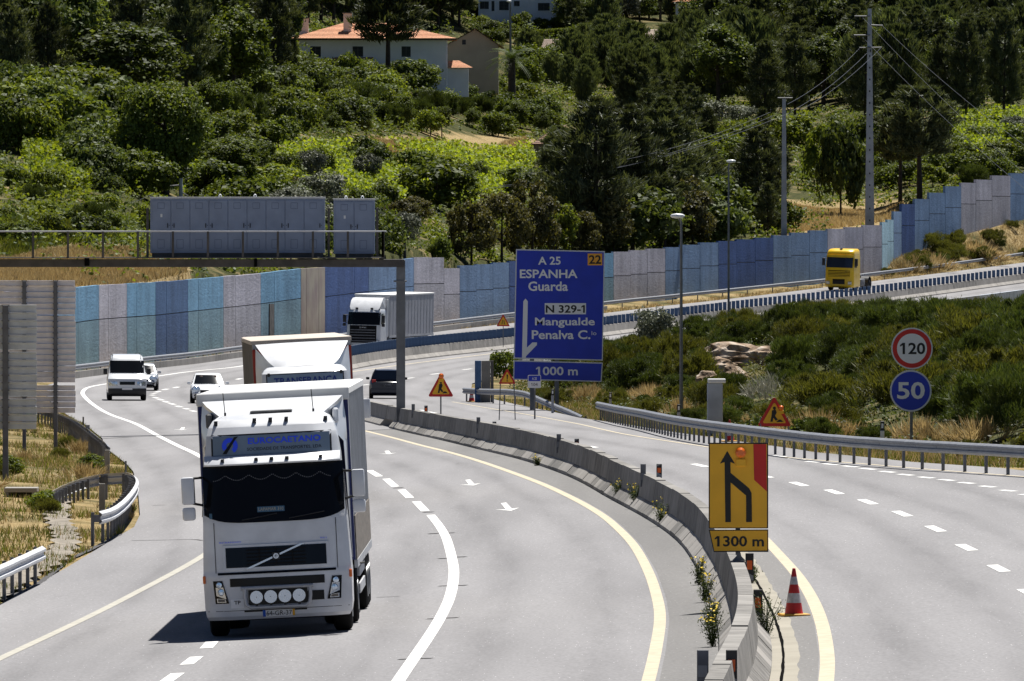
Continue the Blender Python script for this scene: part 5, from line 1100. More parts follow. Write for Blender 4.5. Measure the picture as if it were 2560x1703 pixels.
MB().box(-.12, .12, .55, .7, 3.46, 3.54, .03).build('roof_hatch', 'black_plastic', t4); t4.scale = (1.08, 1.08, 1.08); tractor_frame(t4, 2.25, .5, True, 6.0)
MB().box(-.5, .5, 4.3, 5.3, 1.0, 1.12, .04).build('coupling_plate', 'under', t4)
for s_ in (-1, 1): MB().lathe([(-.34, .60), (.34, .60), (.34, .57), (-.34, .57)], 'x', (s_ * .95, 5.0, .52), 20).build('mudguard', 'black_plastic', t4)

# --- cars and van
def car(r, L, W, H, belt, paint, hood=.36, ws=.50, roof0=.62, roof1=.9, glass='glass_dark', rear=False, wr=.31, hz=.74, nose=.62):
    # stations along y: z of the deck
    st = [(0.0, nose * .86, .80), (.04, nose, .90), (.10, hz * .93, .96), (hood * .6, hz + .06, 1.0), (hood, belt, 1.0), (.6, belt + .01, 1.0), (.85, belt + .01, .985), (.96, belt - .02, .95), (1.0, belt - .12, .88)]
    rs = []
    for t, z, k in st:
        hw = W / 2 * k; y = t * L
        prof = [(-.80, .20), (-.97, .28), (-1.0, .48), (-1.0, z - .16), (-.965, z - .05), (-.88, z), (0, z + .025), (.88, z), (.965, z - .05), (1.0, z - .16), (1.0, .48), (.97, .28), (.80, .20)]
        if t in (0.0, 1.0): prof = [(a * (.97), .32 if zz < .4 else zz) for a, zz in prof]
        rs.append([Vector((a * hw, y, zz)) for a, zz in prof])
    body = MB().rings(rs).build('body', paint, r, smooth=40)
    hb, ht = W / 2 * .93, W / 2 * .74; yb0, yt0, yt1, yb1 = hood * L, ws * L, roof1 * L, .975 * L
    def q(t, s_, y0, y1, ins=0): return Vector((s_ * (hb + (ht - hb) * t), y0 + (y1 - y0) * t, belt - .02 + (H - belt - .02) * t))
    rs = []
    for t in (0, .3, .6, .85, .95, 1.0):
        e = 0 if t < .85 else (.06 if t < .99 else .22); hw = hb + (ht - hb) * t - e * .35; a = yb0 + (yt0 - yb0) * t + e; b_ = yb1 + (yt1 - yb1) * t - e; z = belt - .02 + (H - belt + .02) * (t if t < .9 else (.95 + (t - .95) if t < .99 else 1.0))
        n = 9; rs.append([Vector((x * hw, a + .14 * abs(x)**3, z + .02 * (1 - x * x) * t)) for x in np.linspace(-1, 1, n)] + [Vector((x * hw, b_ - .05 * abs(x)**3, z)) for x in np.linspace(1, -1, n)])
    MB().rings(rs).build('roof', paint, r, smooth=40)
    def pane(name, pts, off): MB().add([Vector(p) + Vector(off) for p in pts], [(0, 1, 2, 3)]).build(name, glass, r, smooth=0)
    def P(t, u, y0, y1, s_k): return Vector((u * (hb + (ht - hb) * t), y0 + (y1 - y0) * t + s_k * .14 * abs(u)**3, belt - .02 + (H - belt + .02) * t))
    for nm, y0, y1, s_k, o in (('windscreen', yb0, yt0, 1, -.02), ('rear_window', yb1, yt1, -.36, .02)):
        v = []; f = []
        for j in range(5):
            for i in range(9): v.append(P(.10 + .74 * j / 4, -.9 + 1.8 * i / 8, y0, y1, s_k) + Vector((0, o, .012)))
        f = [(j * 9 + i, j * 9 + i + 1, (j + 1) * 9 + i + 1, (j + 1) * 9 + i) for j in range(4) for i in range(8)]; MB().add(v, f).build(nm, glass, r, smooth=40)
    for s_ in (-1, 1):
        a0, a1 = P(.12, s_, yb0, yt0, 1), P(.82, s_, yb0, yt0, 1); b0, b1 = P(.12, s_, yb1, yt1, -.36), P(.82, s_, yb1, yt1, -.36); o = Vector((s_ * .012, 0, .004))
        m0, m1 = a0.lerp(b0, .47), a1.lerp(b1, .47)
        MB().add([a0 + o + Vector((0, .12, 0)), m0 + o, m1 + o, a1 + o + Vector((0, .06, 0))], [(0, 1, 2, 3)]).build('side_window', glass, r, smooth=0); MB().add([m0 + o + Vector((0, .08, 0)), b0 + o - Vector((0, .25, 0)), b1 + o - Vector((0, .12, 0)), m1 + o + Vector((0, .08, 0))], [(0, 1, 2, 3)]).build('side_window', glass, r, smooth=0)
        for y in (.17 * L, .83 * L):
            wheel(r, s_ * (W / 2 - .10), y, wr, .2)
            MB().lathe([(s_ * .015, wr + .055), (s_ * .03, wr + .05), (s_ * .03, wr + .0)], 'x', (s_ * (W / 2 - .02), y, wr), 20).build('wheel_arch', 'under', r)
        MB().box(s_ * (W / 2 + .09) - .09, s_ * (W / 2 + .09) + .09, hood * L + .22, hood * L + .36, belt + .0, belt + .14, .035, 2).build('door_mirror', paint if not rear else 'black_plastic', r)
    MB().box(-W * .42, W * .42, .15, L - .15, .16, .30).build('underbody', 'under', r)
    return body
def car_front(r, W, z, L, grille=True, hz=.62, plate='', lw=.22):
    for s_ in (-1, 1): MB().lathe([(-.02, 0), (-.015, lw * .8), (.05, lw)], 'y', (s_ * W * .36, .13, hz), 14).build('headlight', 'lens', r); MB().box(s_ * W * .36 - .1, s_ * W * .36 + .1, -.005, .06, .36, .44, .02).build('fog_lamp', 'glass_dark', r)
    if grille: MB().box(-W * .24, W * .24, -.01, .10, hz - .10, hz + .01, .02).build('grille', 'glass_dark', r)
    MB().box(-W * .40, W * .40, -.008, .05, .24, .36, .02).build('lower_grille', 'under', r)
    MB().box(-.26, .26, -.02, .03, .40, .50).build('number_plate', 'plate_white', r)
pv = hit(318, 1002); r = place('delivery_van', pv, R(-3.2), 'white delivery van with dark bumper and tall roof coming down the bend', 'van')
W, H = 1.96, 2.32
c = Cab(r, [(.30, .93, .06), (.40, .97, 0), (.95, .98, .0), (1.10, .975, .06), (1.26, .94, .28), (1.36, .93, .52), (1.98, .83, 1.02), (2.16, .80, 1.20), (2.27, .76, 1.5), (2.32, .66, 1.95)], 5.2, .22, 6)
c.body('car_white', 'body'); c.patch('windscreen', -.86, .86, 1.40, 2.02, 'glass_dark', .012, 14, 5); c.patch('bumper', -.96, .96, .30, .62, 'black_plastic', .02, 14, 3); g = c.patch('grille', -.38, .38, .80, .96, 'glass_dark', .012, 4, 2); c.patch('number_plate', -.26, .26, .55, .66, 'plate_white', .03, 1, 1)
for s_ in (-1, 1):
    c.patch('headlight', min(s_ * .5, s_ * .93), max(s_ * .5, s_ * .93), .76, .96, 'lens', .012, 6, 2)
    wheel(r, s_ * .86, .95, .34, .22); wheel(r, s_ * .86, 4.3, .34, .22); MB().box(s_ * 1.1 - .10, s_ * 1.1 + .10, .85, 1.0, 1.32, 1.62, .03, 2).build('door_mirror', 'black_plastic', r)
    MB().add([(s_ * .955, .85, 1.40), (s_ * .955, 1.75, 1.40), (s_ * .87, 1.75, 1.95), (s_ * .855, 1.25, 1.95)], [(0, 1, 2, 3)]).build('side_window', 'glass_dark', r, smooth=0); MB().box(s_ * .72 - .015, s_ * .72 + .015, 1.3, 5.0, 2.28, 2.31).build('roof_gutter', 'black_plastic', r)
MB().box(-.85, .85, .1, 5.0, .22, .32).build('underbody', 'under', r)
pk = hit(521, 1009); r = place('hatchback_car', pk, R(-2.6), 'white hatchback following beside the front truck with two people inside', 'car', 'cars on the motorway')
car(r, 3.95, 1.72, 1.48, .93, 'car_white', .27, .50, .6, .86, hz=.80, nose=.60); car_front(r, 1.72, .6, 3.95, hz=.66)
for s_ in (-.33, .36): MB().lathe([(0, .02), (.10, .10), (.22, .105), (.32, .03)], 'z', (s_, 1.75, 1.08), 10).build('occupant_head', 'skin_dark', r)
pk = hit(353, 977); r = place('hatchback_car', pk, R(-1.0), 'silver car half hidden behind the white van', 'car', 'cars on the motorway')
car(r, 4.2, 1.74, 1.46, .93, 'car_silver', .28, .5, .6, .86); car_front(r, 1.74, .6, 4.2)
pk = hit(966, 995); r = place('estate_car', pk, R(180 - 1.0), 'dark blue estate car driving away beside the gantry upright', 'car', 'cars on the motorway')
car(r, 4.5, 1.80, 1.50, .97, 'car_navy', .26, .42, .6, .93, 'glass_blue', True)
for s_ in (-1, 1): MB().box(s_ * .68 - .11, s_ * .68 + .11, 4.40, 4.47, .82, 1.0, .02).build('tail_lamp', 'tail_red', r); MB().box(s_ * .58 - .02, s_ * .58 + .02, 1.9, 4.1, 1.50, 1.55).build('roof_rail', 'galvanised', r)
MB().box(-.27, .27, 4.46, 4.50, .66, .77).build('number_plate', 'alu_trim', r); MB().box(-.86, .86, 4.36, 4.52, .28, .55, .05).build('bumper', 'car_navy', r)

# ------------------------------------------------------------------ houses on the hill
mat('wall_white', (.74, .78, .86), .85, var=.06, scale=.6); mat('wall_beige', (.40, .34, .26), .9, var=.1, scale=.5); mat('roof_tile', (.60, .31, .18), .85, var=.35, scale=6, bump=.5, bscale=5); mat('roof_tile_old', (.30, .19, .14), .9, var=.35, scale=6); mat('roof_tile_pale', (.42, .34, .28), .9, var=.25, scale=5); mat('stone_old', (.16, .14, .13), .95, var=.4, scale=2); mat('shutter', (.015, .02, .022), .6); mat('chimney_white', (.72, .68, .68), .9)
def roofstrips(root, p00, p10, p01, p11, m, n, parent=None, name='roof_slope', th=.1):
    # a tiled slope of n tile courses: p00-p10 eave, p01-p11 ridge
    p00, p10, p01, p11 = map(Vector, (p00, p10, p01, p11)); b = MB(); nr = (p10 - p00).cross(p01 - p00).normalized(); nr = nr if nr.z > 0 else -nr
    v = []; f = []
    for i in range(n):
        a, c = i / n, (i + 1) / n
        q = [p00.lerp(p01, a) + nr * th, p10.lerp(p11, a) + nr * th, p10.lerp(p11, c) + nr * th * .35, p00.lerp(p01, c) + nr * th * .35]; k = len(v)
        lo = [p00.lerp(p01, a) + nr * .02, p10.lerp(p11, a) + nr * .02]
        v += q + lo; f += [(k, k + 1, k + 2, k + 3), (k + 4, k + 5, k + 1, k)]
    b.add(v, f); b.build(name, m, parent or root, smooth=0)
def house(name, px0, px1, py_e, py_b, Y, depth, label, wall, win=(), roof=None, cat='house', py_r=None, over=.5, rm='roof_tile', ridge=(.35, .65), gable=False, chim=()):
    xm = (px0 + px1) / 2; X = (xm - 1280) * Y / F; r = empty(name, (X, Y, at(xm, py_b, Y).z), label, cat, 'houses on the hillside')
    a = at(px0, py_e, Y) - r.location; b = at(px1, py_b, Y) - r.location; x0, x1, z1 = a.x, b.x, a.z
    if gable:
        xa = (at(gable, py_r, Y) - r.location).x; zr = (at(gable, py_r, Y) - r.location).z
        MB().rings([[Vector((x, y, z)) for x, z in ((x0, -2), (x1, -2), (x1, z1), (xa, zr), (x0, z1))] for y in (0, depth)]).build('wall', wall, r, smooth=0)
        o = over
        for s_, xe in ((-1, x0), (1, x1)):
            k = (zr - z1) / (xa - xe); roofstrips(r, (xe + s_ * o, -o, z1 - abs(k) * o), (xe + s_ * o, depth, z1 - abs(k) * o), (xa, -o, zr + .05), (xa, depth, zr + .05), rm, 9)
    else:
        MB().box(x0, x1, 0, depth, -2.5, z1).build('wall', wall, r, smooth=0)
        if py_r is not None:
            zr = (at(xm, py_r, Y) - r.location).z; ra, rb = x0 + (x1 - x0) * ridge[0], x0 + (x1 - x0) * ridge[1]; o = over; ym = depth / 2
            roofstrips(r, (x0 - o, -o, z1), (x1 + o, -o, z1), (ra, ym, zr), (rb, ym, zr), rm, 12); roofstrips(r, (x0 - o, depth + o, z1), (x1 + o, depth + o, z1), (ra, ym, zr), (rb, ym, zr), rm, 8)
            roofstrips(r, (x0 - o, -o, z1), (x0 - o, depth + o, z1), (ra, ym, zr), (ra, ym + .01, zr), rm, 10); roofstrips(r, (x1 + o, -o, z1), (x1 + o, depth + o, z1), (rb, ym, zr), (rb, ym + .01, zr), rm, 10)
            MB().box(x0 - o + .02, x1 + o - .02, -o + .02, .3, z1 - .12, z1 - .01).build('eave_board', 'shutter' if wall == 'wall_white' else wall, r)
    for wx0, wy0, wx1, wy1 in win:
        p = at(wx0, wy0, Y) - r.location; q = at(wx1, wy1, Y) - r.location
        wdw = MB().box(p.x, q.x, -.03, .04, q.z, p.z).build('window', 'shutter', r); MB().box(p.x - .08, q.x + .08, -.10, -.001, q.z - .1, q.z - .002).build('sill', wall, wdw); MB().box((p.x + q.x) / 2 - .03, (p.x + q.x) / 2 + .03, -.05, -.031, q.z, p.z).build('mullion', 'grey_plastic', wdw)
        n_ = max(2, int((p.z - q.z) / .35))
        for i in range(n_): MB().box(p.x + .02, q.x - .02, -.045, -.031, q.z + (p.z - q.z) * (i + .35) / n_, q.z + (p.z - q.z) * (i + .5) / n_).build('shutter_slat', 'glass_dark', wdw)
    for cx, y0, y1, w in chim:
        p = at(cx, y0, Y) - r.location; q = at(cx, y1, Y) - r.location; ch = MB().box(p.x - w / 2, p.x + w / 2, depth * .15, depth * .15 + w, q.z - .6, p.z).build('chimney', 'chimney_white', r); MB().box(p.x - w * .65, p.x + w * .65, depth * .15 - .1, depth * .15 + w + .1, p.z, p.z + .12).build('chimney_cap', 'grey_plastic', ch)
    return r
qa = lambda x, y: (700 + x / 4.209, y / 4.209)
Yh = hit(930, 212, 0, T, 700).y + 18
hr = house('white_house', 748, 1117, 98, 210, Yh, 11.0, 'white two-storey house with orange tiled hip roof behind the tall pine', 'wall_white', [(*qa(320, 490), *qa(430, 600)), (*qa(765, 490), *qa(875, 600)), (*qa(1280, 490), *qa(1375, 600)), (*qa(375, 795), *qa(428, 830))], py_r=56, over=1.1, ridge=(.30, .62), chim=((759, 46, 92, 1.0), (868, 33, 70, .9)))
pz = lambda x, y: at(*qa(x, y), Yh) - hr.location
a, b, cc = pz(370, 712), pz(700, 712), pz(640, 605)
roofstrips(hr, (a.x, -2.6, a.z), (b.x + 3, -2.6, a.z), (a.x + 2.4, -.02, cc.z), (b.x + 3, -.02, cc.z), 'roof_tile_old', 6, name='porch_roof'); MB().box(a.x + .3, b.x + 2.8, -2.3, -.02, a.z - 2.6, a.z - .15).build('porch', 'wall_beige', hr, smooth=0)
a, b = pz(1757, 720), pz(2030, 720); cc = pz(1757, 640)
roofstrips(hr, (a.x + .1, -.6, a.z), (b.x, -.6, a.z), (a.x + .1, 2.2, cc.z), (b.x - 1.6, 2.2, cc.z), 'roof_tile', 6, name='annex_roof'); MB().box(a.x + .03, b.x - .5, 0, 2.1, a.z - 3.2, a.z - .02).build('annex', 'wall_white', hr, smooth=0)
house('beige_house', 1117, 1246, 113, 190, Yh + 18, 14.0, 'beige gabled house with brown tiled roof beside the palm tree', 'wall_beige', [(*qa(1917, 420), *qa(1955, 470))], py_r=74, gable=1188, rm='roof_tile_old', over=.6)
Yt = hit(1330, 68, 0, T, 900).y
house('white_house', 1196, 1430, -60, 60, Yt, 12.0, 'uppermost white house above the clipped hedge, cut by the frame', 'wall_white', [(1248, 3, 1272, 26), (1285, 3, 1299, 16), (1345, 8, 1374, 27), (1229, 3, 1236, 28), (1200, 4, 1222, 23)], py_r=-120)
house('white_house', 1690, 1880, 6, 75, Yt + 10, 12.0, 'white house with orange eave among the pines at the top edge', 'wall_white', [], py_r=-20)
Yr_ = hit(1650, 140, 0, T, 900).y
house('tiled_shed', 1600, 1703, 112, 150, Yr_, 8.0, 'low shed with broad pale tiled roof among young pines', 'wall_beige', [], py_r=73, ridge=(.03, .97), rm='roof_tile_pale', over=.3)
house('tiled_shed', 1358, 1412, 122, 150, Yr_ - 15, 6.0, 'small shed with pale tiled roof below the clipped hedge', 'wall_white', [], py_r=98, ridge=(.05, .95), rm='roof_tile_pale', over=.3)
Yb_ = hit(1362, 412, 0, T, 700).y
house('stone_barn', 1334, 1420, 361, 412, Yb_, 6.0, 'old stone barn with worn tiled roof half hidden by pines', 'stone_old', [], py_r=314, ridge=(.75, .95), rm='roof_tile_old', over=.2)
# ------------------------------------------------------------------ rocks
def rock_mat():
    m, n, l, b = new_mat('rock')
    tc = n.new('ShaderNodeTexCoord'); no = n.new('ShaderNodeTexNoise'); no.inputs['Scale'].default_value = 1.6; no.inputs['Detail'].default_value = 8; l.new(tc.outputs['Object'], no.inputs['Vector'])
    cr = n.new('ShaderNodeValToRGB'); l.new(no.outputs[0], cr.inputs[0]); e = cr.color_ramp; e.elements[0].position = .35; e.elements[0].color = (.09, .055, .03, 1); e.elements[1].position = .62; e.elements[1].color = (.44, .37, .30, 1); x = e.elements.new(.47); x.color = (.26, .18, .115, 1)
    l.new(cr.outputs[0], b.inputs['Base Color']); b.inputs['Roughness'].default_value = .95
    bp = n.new('ShaderNodeBump'); bp.inputs['Strength'].default_value = .9; bp.inputs['Distance'].default_value = .35; l.new(no.outputs[0], bp.inputs['Height']); l.new(bp.outputs[0], b.inputs['Normal'])
rock_mat()
def rock(px, py, w, h, dp, label, seed):
    g = hit(px, py, 0, T, 300); bm = bmesh.new(); bmesh.ops.create_icosphere(bm, subdivisions=4, radius=1); rr = np.random.default_rng(seed); pl = [(Vector(rr.normal(size=3)).normalized(), rr.uniform(.62, .98)) for _ in range(26)]
    for v in bm.verts:
        d = v.co.normalized(); s_ = min([1.0] + [k / d.dot(n) for n, k in pl if d.dot(n) > .2]); lay = .035 * math.sin(d.z * 16 + 3 * float(vnoise(d.x * 3 + seed, d.y * 3))); s_ *= 1 + .09 * float(vnoise(d.x * 2.5 + seed, d.y * 2.5 + d.z * 2)) + .08 * float(vnoise(d.x * 7, d.z * 7 + seed)) + lay
        v.co = Vector((d.x * s_ * w / 2, d.y * s_ * dp / 2, d.z * s_ * h * .62 + h * .25))
    me = bpy.data.meshes.new('rock'); bm.to_mesh(me); bm.free(); me.shade_smooth(); me.set_sharp_from_angle(angle=R(12))
    o = obj('rock', me, 'rock', None, g); o.rotation_euler.z = rr.uniform(-.3, .3); return tag(o, label, 'rock', 'rocks on the broom slope')
rock(1850, 915, 5.2, 1.45, 3.2, 'broad flat-topped pale rock ledge below the broom', 3); rock(1795, 948, 2.3, 1.3, 2.0, 'jagged brown rock at the low end of the rock ledge', 5); rock(1770, 985, 1.2, 1.5, 1.4, 'upright dark rock beside the white marker post', 8); rock(1930, 912, 2.4, 1.1, 1.8, 'small reddish rock at the upper end of the rock ledge', 9)
rock(2020, 858, 1.3, .8, 1.0, 'pale boulder high on the slope between brooms', 12); rock(2095, 865, 1.1, 1.0, 1.0, 'pale boulder beside reddish earth on the slope', 14); rock(1790, 850, 1.0, .9, 1.0, 'dark block of rock at the end of the parapet', 17); rock(1830, 960, 1.6, 1.0, 1.6, 'low brown rock under the overhang of the ledge', 21)

# ------------------------------------------------------------------ vegetation
def leaf_mat(name, c1, c2, trans=.35, tcol=None, rough=.6):
    m, n, l, b = new_mat(name)
    at_ = n.new('ShaderNodeAttribute'); at_.attribute_name = 'r'; oi = n.new('ShaderNodeObjectInfo')
    mx = n.new('ShaderNodeMix'); mx.data_type = 'RGBA'; mx.inputs[6].default_value = (*c1, 1); mx.inputs[7].default_value = (*c2, 1); l.new(at_.outputs['Fac'], mx.inputs[0])
    hs = n.new('ShaderNodeHueSaturation'); mr = n.new('ShaderNodeMapRange'); mr.inputs[3].default_value = .72; mr.inputs[4].default_value = 1.25; l.new(oi.outputs['Random'], mr.inputs[0]); l.new(mr.outputs[0], hs.inputs['Value']); l.new(mx.outputs[2], hs.inputs['Color'])
    l.new(hs.outputs[0], b.inputs['Base Color']); b.inputs['Roughness'].default_value = rough; b.inputs['Specular IOR Level'].default_value = .25
    tr = n.new('ShaderNodeBsdfTranslucent'); k = n.new('ShaderNodeVectorMath'); k.operation = 'MULTIPLY'; k.inputs[1].default_value = tcol or (1.5, 1.4, .6); l.new(hs.outputs[0], k.inputs[0]); l.new(k.outputs[0], tr.inputs['Color'])
    ms = n.new('ShaderNodeMixShader'); ms.inputs[0].default_value = trans; l.new(b.outputs[0], ms.inputs[1]); l.new(tr.outputs[0], ms.inputs[2]); l.new(ms.outputs[0], n['Material Output'].inputs['Surface'])
leaf_mat('needle', (.036, .050, .024), (.105, .122, .056), .22); leaf_mat('needle_young', (.048, .072, .033), (.14, .168, .078), .24); leaf_mat('leaf', (.043, .068, .012), (.125, .158, .026), .36); leaf_mat('leaf_light', (.072, .108, .016), (.165, .195, .031), .4); leaf_mat('leaf_dark', (.040, .064, .016), (.11, .14, .034), .36)
leaf_mat('vine', (.14, .205, .017), (.25, .30, .03), .48); leaf_mat('olive', (.09, .105, .07), (.21, .22, .165), .2, (1.1, 1.1, .9)); leaf_mat('broom', (.030, .052, .013), (.088, .112, .028), .25); leaf_mat('broom_gold', (.055, .066, .015), (.12, .122, .028), .3); leaf_mat('tamarisk', (.05, .052, .018), (.115, .108, .038), .32)
leaf_mat('straw', (.26, .185, .08), (.50, .41, .23), .3, (1.1, 1.0, .8)); leaf_mat('grass_blade', (.06, .09, .015), (.17, .19, .04), .35); leaf_mat('petal', (.65, .45, .01), (.8, .6, .02), .2, (1, 1, 1)); leaf_mat('silver_twig', (.22, .22, .18), (.42, .40, .33), .1, (1, 1, 1))
mat('bark', (.055, .042, .033), .95, var=.3, scale=4); mat('bark_grey', (.10, .09, .08), .95, var=.3, scale=4)
def unit(a): return a / np.maximum(1e-9, np.linalg.norm(a, axis=1, keepdims=True))
def quads(C, U, V):                   # rhombic leaves: centre, half length, half width
    v = np.stack([C - U, C - V, C + U, C + V], 1).reshape(-1, 3); n = len(C); return v, np.arange(4 * n).reshape(n, 4)
def leaf_mesh(name, C, U, V, m):
    v, f = quads(C, U, V); me = np_mesh(name, v, f, m); a = me.attributes.new('r', 'FLOAT', 'FACE'); a.data.foreach_set('value', rng.random(len(f)).astype(np.float32)); return me
def leaves(C, out, size, g, asp=.6, rnd=.8):
    n = len(C); N = unit(out + g.normal(size=(n, 3)) * rnd); a = unit(np.cross(N, g.normal(size=(n, 3)))); b = np.cross(N, a); s_ = (size * g.uniform(.6, 1.35, n))[:, None]; return a * s_, b * s_ * asp
def crown_pts(g, n, ncl, rx, rz, cz, clr=(.22, .38), shell=.75, low=-.8, squash=.8, rag=.12):
    d = unit(g.normal(size=(ncl * 3, 3))); d = d[d[:, 2] > low][:ncl]; rad = g.uniform(shell, 1.0, len(d)) * (1 + .25 * vnoise(d[:, 0] * 2 + 5, d[:, 1] * 2 + d[:, 2]))
    cc = d * rad[:, None] * np.array([rx, rx, rz]) * .78; cr = g.uniform(clr[0] * .6, clr[1] * 1.15, len(cc)) * rx
    k = g.integers(0, len(cc), n); dd = unit(g.normal(size=(n, 3))); dd[:, 2] = np.where(g.random(n) < .35, np.abs(dd[:, 2]), dd[:, 2]); r_ = cr[k] * np.where(g.random(n) < rag, g.uniform(1.0, 1.4, n), g.uniform(.45, 1.0, n)**.6)
    P = cc[k] + dd * r_[:, None] * np.array([1, 1, squash]); P[:, 2] += cz; return P, unit(dd + d[k] * .6 + np.array([0, 0, .35]))
PROTO = {}
def proto(kind, parts, H): PROTO.setdefault(kind, []).append((parts, H))
def trunk_mesh(g, h, r0, lean=.05, limbs=0, top=.9, lr=(.3, .7), spread=1.0, m='bark', up=.5):
    b = MB(); x, y = g.normal() * lean * h, g.normal() * lean * h; b.tube([(0, 0, -.6), (x * .2, y * .2, h * .3), (x * .6, y * .6, h * .65), (x, y, h * top)], [r0 * 1.15, r0 * .85, r0 * .55, r0 * .18], 8)
    for i in range(limbs):
        t = g.uniform(*lr); a = g.uniform(0, 6.28); L = spread * g.uniform(.7, 1.1); z = h * t; p = Vector((x * t, y * t, z)); q = p + Vector((math.cos(a) * L * .5, math.sin(a) * L * .5, L * up * .4)); e = p + Vector((math.cos(a) * L, math.sin(a) * L, L * up)); b.tube([p, q, e], [r0 * .4, r0 * .25, r0 * .08], 5)
    me = bpy.data.meshes.new('trunk'); me.from_pydata(b.v, [], b.f); fin(me, 60); me.materials.append(MATS[m]); return me
def mk_broad(kind, m, H, rx, n, size, seed, ncl=34, cz=None, rz=None, low=-.75, limbs=6, tr=.18, bark='bark', shell=.7, clr=(.22, .38)):
    g = np.random.default_rng(seed); rz = rz or H * .42; cz = cz or H - rz
    P, o = crown_pts(g, n, ncl, rx, rz, cz, clr, shell, low); P[:, 2] = np.maximum(P[:, 2], .05); U, V = leaves(P, o, size, g)
    proto(kind, [('trunk', trunk_mesh(g, H * .8, tr, .03, limbs, .95, (.3, .8), rx * .7, bark)), ('crown', leaf_mesh('crown', P, U, V, m))], H)
def mk_pine(kind, m, H, rx, n, seed, base=.4, lev=12, needle=.34, young=False, tr=.2, flat=False):
    g = np.random.default_rng(seed); P = []; O = []
    per = n // (lev * 7) + 1; b = MB()
    for i in range(lev):
        t = i / (lev - 1); z = H * (base + (1 - base) * .96 * t); rr = rx * ((1 - t**2.4)**.62 * (.58 + .42 * min(1, t * 3.2)) * g.uniform(.72, 1.1) + .10) if not flat else rx * (math.sin(math.pi * (.25 + .62 * t)))
        if not young: rr *= g.uniform(.75, 1.15)
        nb = int(g.integers(5, 8))
        for j in range(nb):
            a = 6.283 * (j + g.uniform(-.3, .3)) / nb + i * .7; L = rr * g.uniform(.65, 1.1); lift = L * (.55 if young else .22)
            tip = np.array([math.cos(a) * L, math.sin(a) * L, z + lift]); st = np.array([0, 0, z]); b.tube([tuple(st), tuple(tip)], [tr * .2, .015], 4, False)
            k = per + 4; u = g.uniform(.35, 1.0, k)**.7; q = st + (tip - st) * u[:, None] + g.normal(size=(k, 3)) * np.array([.26, .26, .16]) * (L * .35 + .12); P.append(q); O.append(np.tile(unit((tip - st + np.array([0, 0, L * (1.4 if young else .6)]))[None])[0], (k, 1)))
    P = np.concatenate(P); O = np.concatenate(O); k = len(P); D = unit(O + g.normal(size=(k, 3)) * (.35 if young else .6) + np.array([0, 0, .35])); W = unit(np.cross(D, g.normal(size=(k, 3)))); s_ = (needle * g.uniform(.6, 1.3, k))[:, None]
    tm = trunk_mesh(g, H, tr, .012, 0, .98, m='bark'); lm = bpy.data.meshes.new('branches'); lm.from_pydata(b.v, [], b.f); lm.materials.append(MATS['bark'])
    proto(kind, [('trunk', tm), ('branches', lm), ('crown', leaf_mesh('crown', P, D * s_, W * s_ * .13, m))], H)
def mk_broom(kind, m, H, rx, n, seed, wid=.022, cl=26, ln=(.05, .13), rnd=.35):
    g = np.random.default_rng(seed); cc = np.stack([g.normal(size=cl) * rx * .36, g.normal(size=cl) * rx * .36], 1); k = g.integers(0, cl, n); a = g.uniform(0, 6.283, n)
    chh = H * (.42 + .58 * (1 - np.minimum(1, np.linalg.norm(cc, axis=1) / (rx * .95))**2)) * g.uniform(.6, 1.1, cl); hh = chh[k] * g.uniform(.8, 1.05, n)
    base = np.stack([cc[k, 0], cc[k, 1], np.zeros(n)], 1); sp = g.uniform(0, .34, n) * H; top = base + np.stack([cc[k, 0] * .55 + np.cos(a) * sp, cc[k, 1] * .55 + np.sin(a) * sp, hh], 1)
    u0 = g.uniform(.1, .95, n)[:, None]**.75; P = base + (top - base) * u0; D = unit(unit(top - base) + g.normal(size=(n, 3)) * rnd); L = (H * g.uniform(*ln, n))[:, None]; W = unit(np.cross(D, g.normal(size=(n, 3)))) * wid * g.uniform(.7, 1.5, n)[:, None]
    proto(kind, [('foliage', leaf_mesh('foliage', P, D * L, W, m))], H)
for i in range(3): mk_broad('round_tree', 'leaf', 9.0, 4.2, 22000, .15, 100 + i, 60, rz=4.2, cz=4.9, low=-.85, limbs=7, tr=.28)
for i in range(3): mk_broad('leafy_tree', 'leaf', 9.0, 3.0, 9000, .17, 110 + i, 40, rz=4.0, cz=5.0, limbs=8)
for i in range(2): mk_broad('dark_tree', 'leaf_dark', 10.0, 3.6, 11000, .18, 120 + i, 44, rz=4.4, cz=5.6, limbs=8, tr=.25)
for i in range(4): mk_broad('bush', 'leaf', 3.0, 2.0, 4200, .135, 130 + i, 26, rz=1.7, cz=1.35, limbs=3, tr=.07, low=-.6)
for i in range(3): mk_broad('light_bush', 'leaf_light', 3.0, 2.0, 3800, .135, 140 + i, 24, rz=1.6, cz=1.35, limbs=3, tr=.07, low=-.6)
for i in range(2): mk_broad('dark_bush', 'leaf_dark', 3.0, 1.9, 4200, .135, 145 + i, 26, rz=1.7, cz=1.35, limbs=3, tr=.07, low=-.6)
for i in range(2): mk_broad('olive_tree', 'olive', 4.2, 2.1, 3600, .13, 150 + i, 26, rz=1.6, cz=2.5, limbs=6, tr=.16, bark='bark_grey')
for i in range(3): mk_broad('tamarisk', 'tamarisk', 5.0, 2.8, 9000, .12, 160 + i, 60, rz=2.7, cz=2.3, limbs=4, tr=.12, low=-.7, clr=(.12, .22))
mk_broad('hedge_tree', 'leaf_light', 5.0, 2.6, 6000, .15, 170, 60, rz=2.6, cz=2.3, limbs=3, tr=.12, low=-.7, clr=(.14, .22), shell=.85)
for i in range(3): mk_pine('pine', 'needle', 12.0, 3.0, 11000, 180 + i, .20, 18, .40)
for i in range(2): mk_pine('trunk_pine', 'needle', 11.0, 3.0, 10000, 190 + i, .42, 10, .42, flat=True)
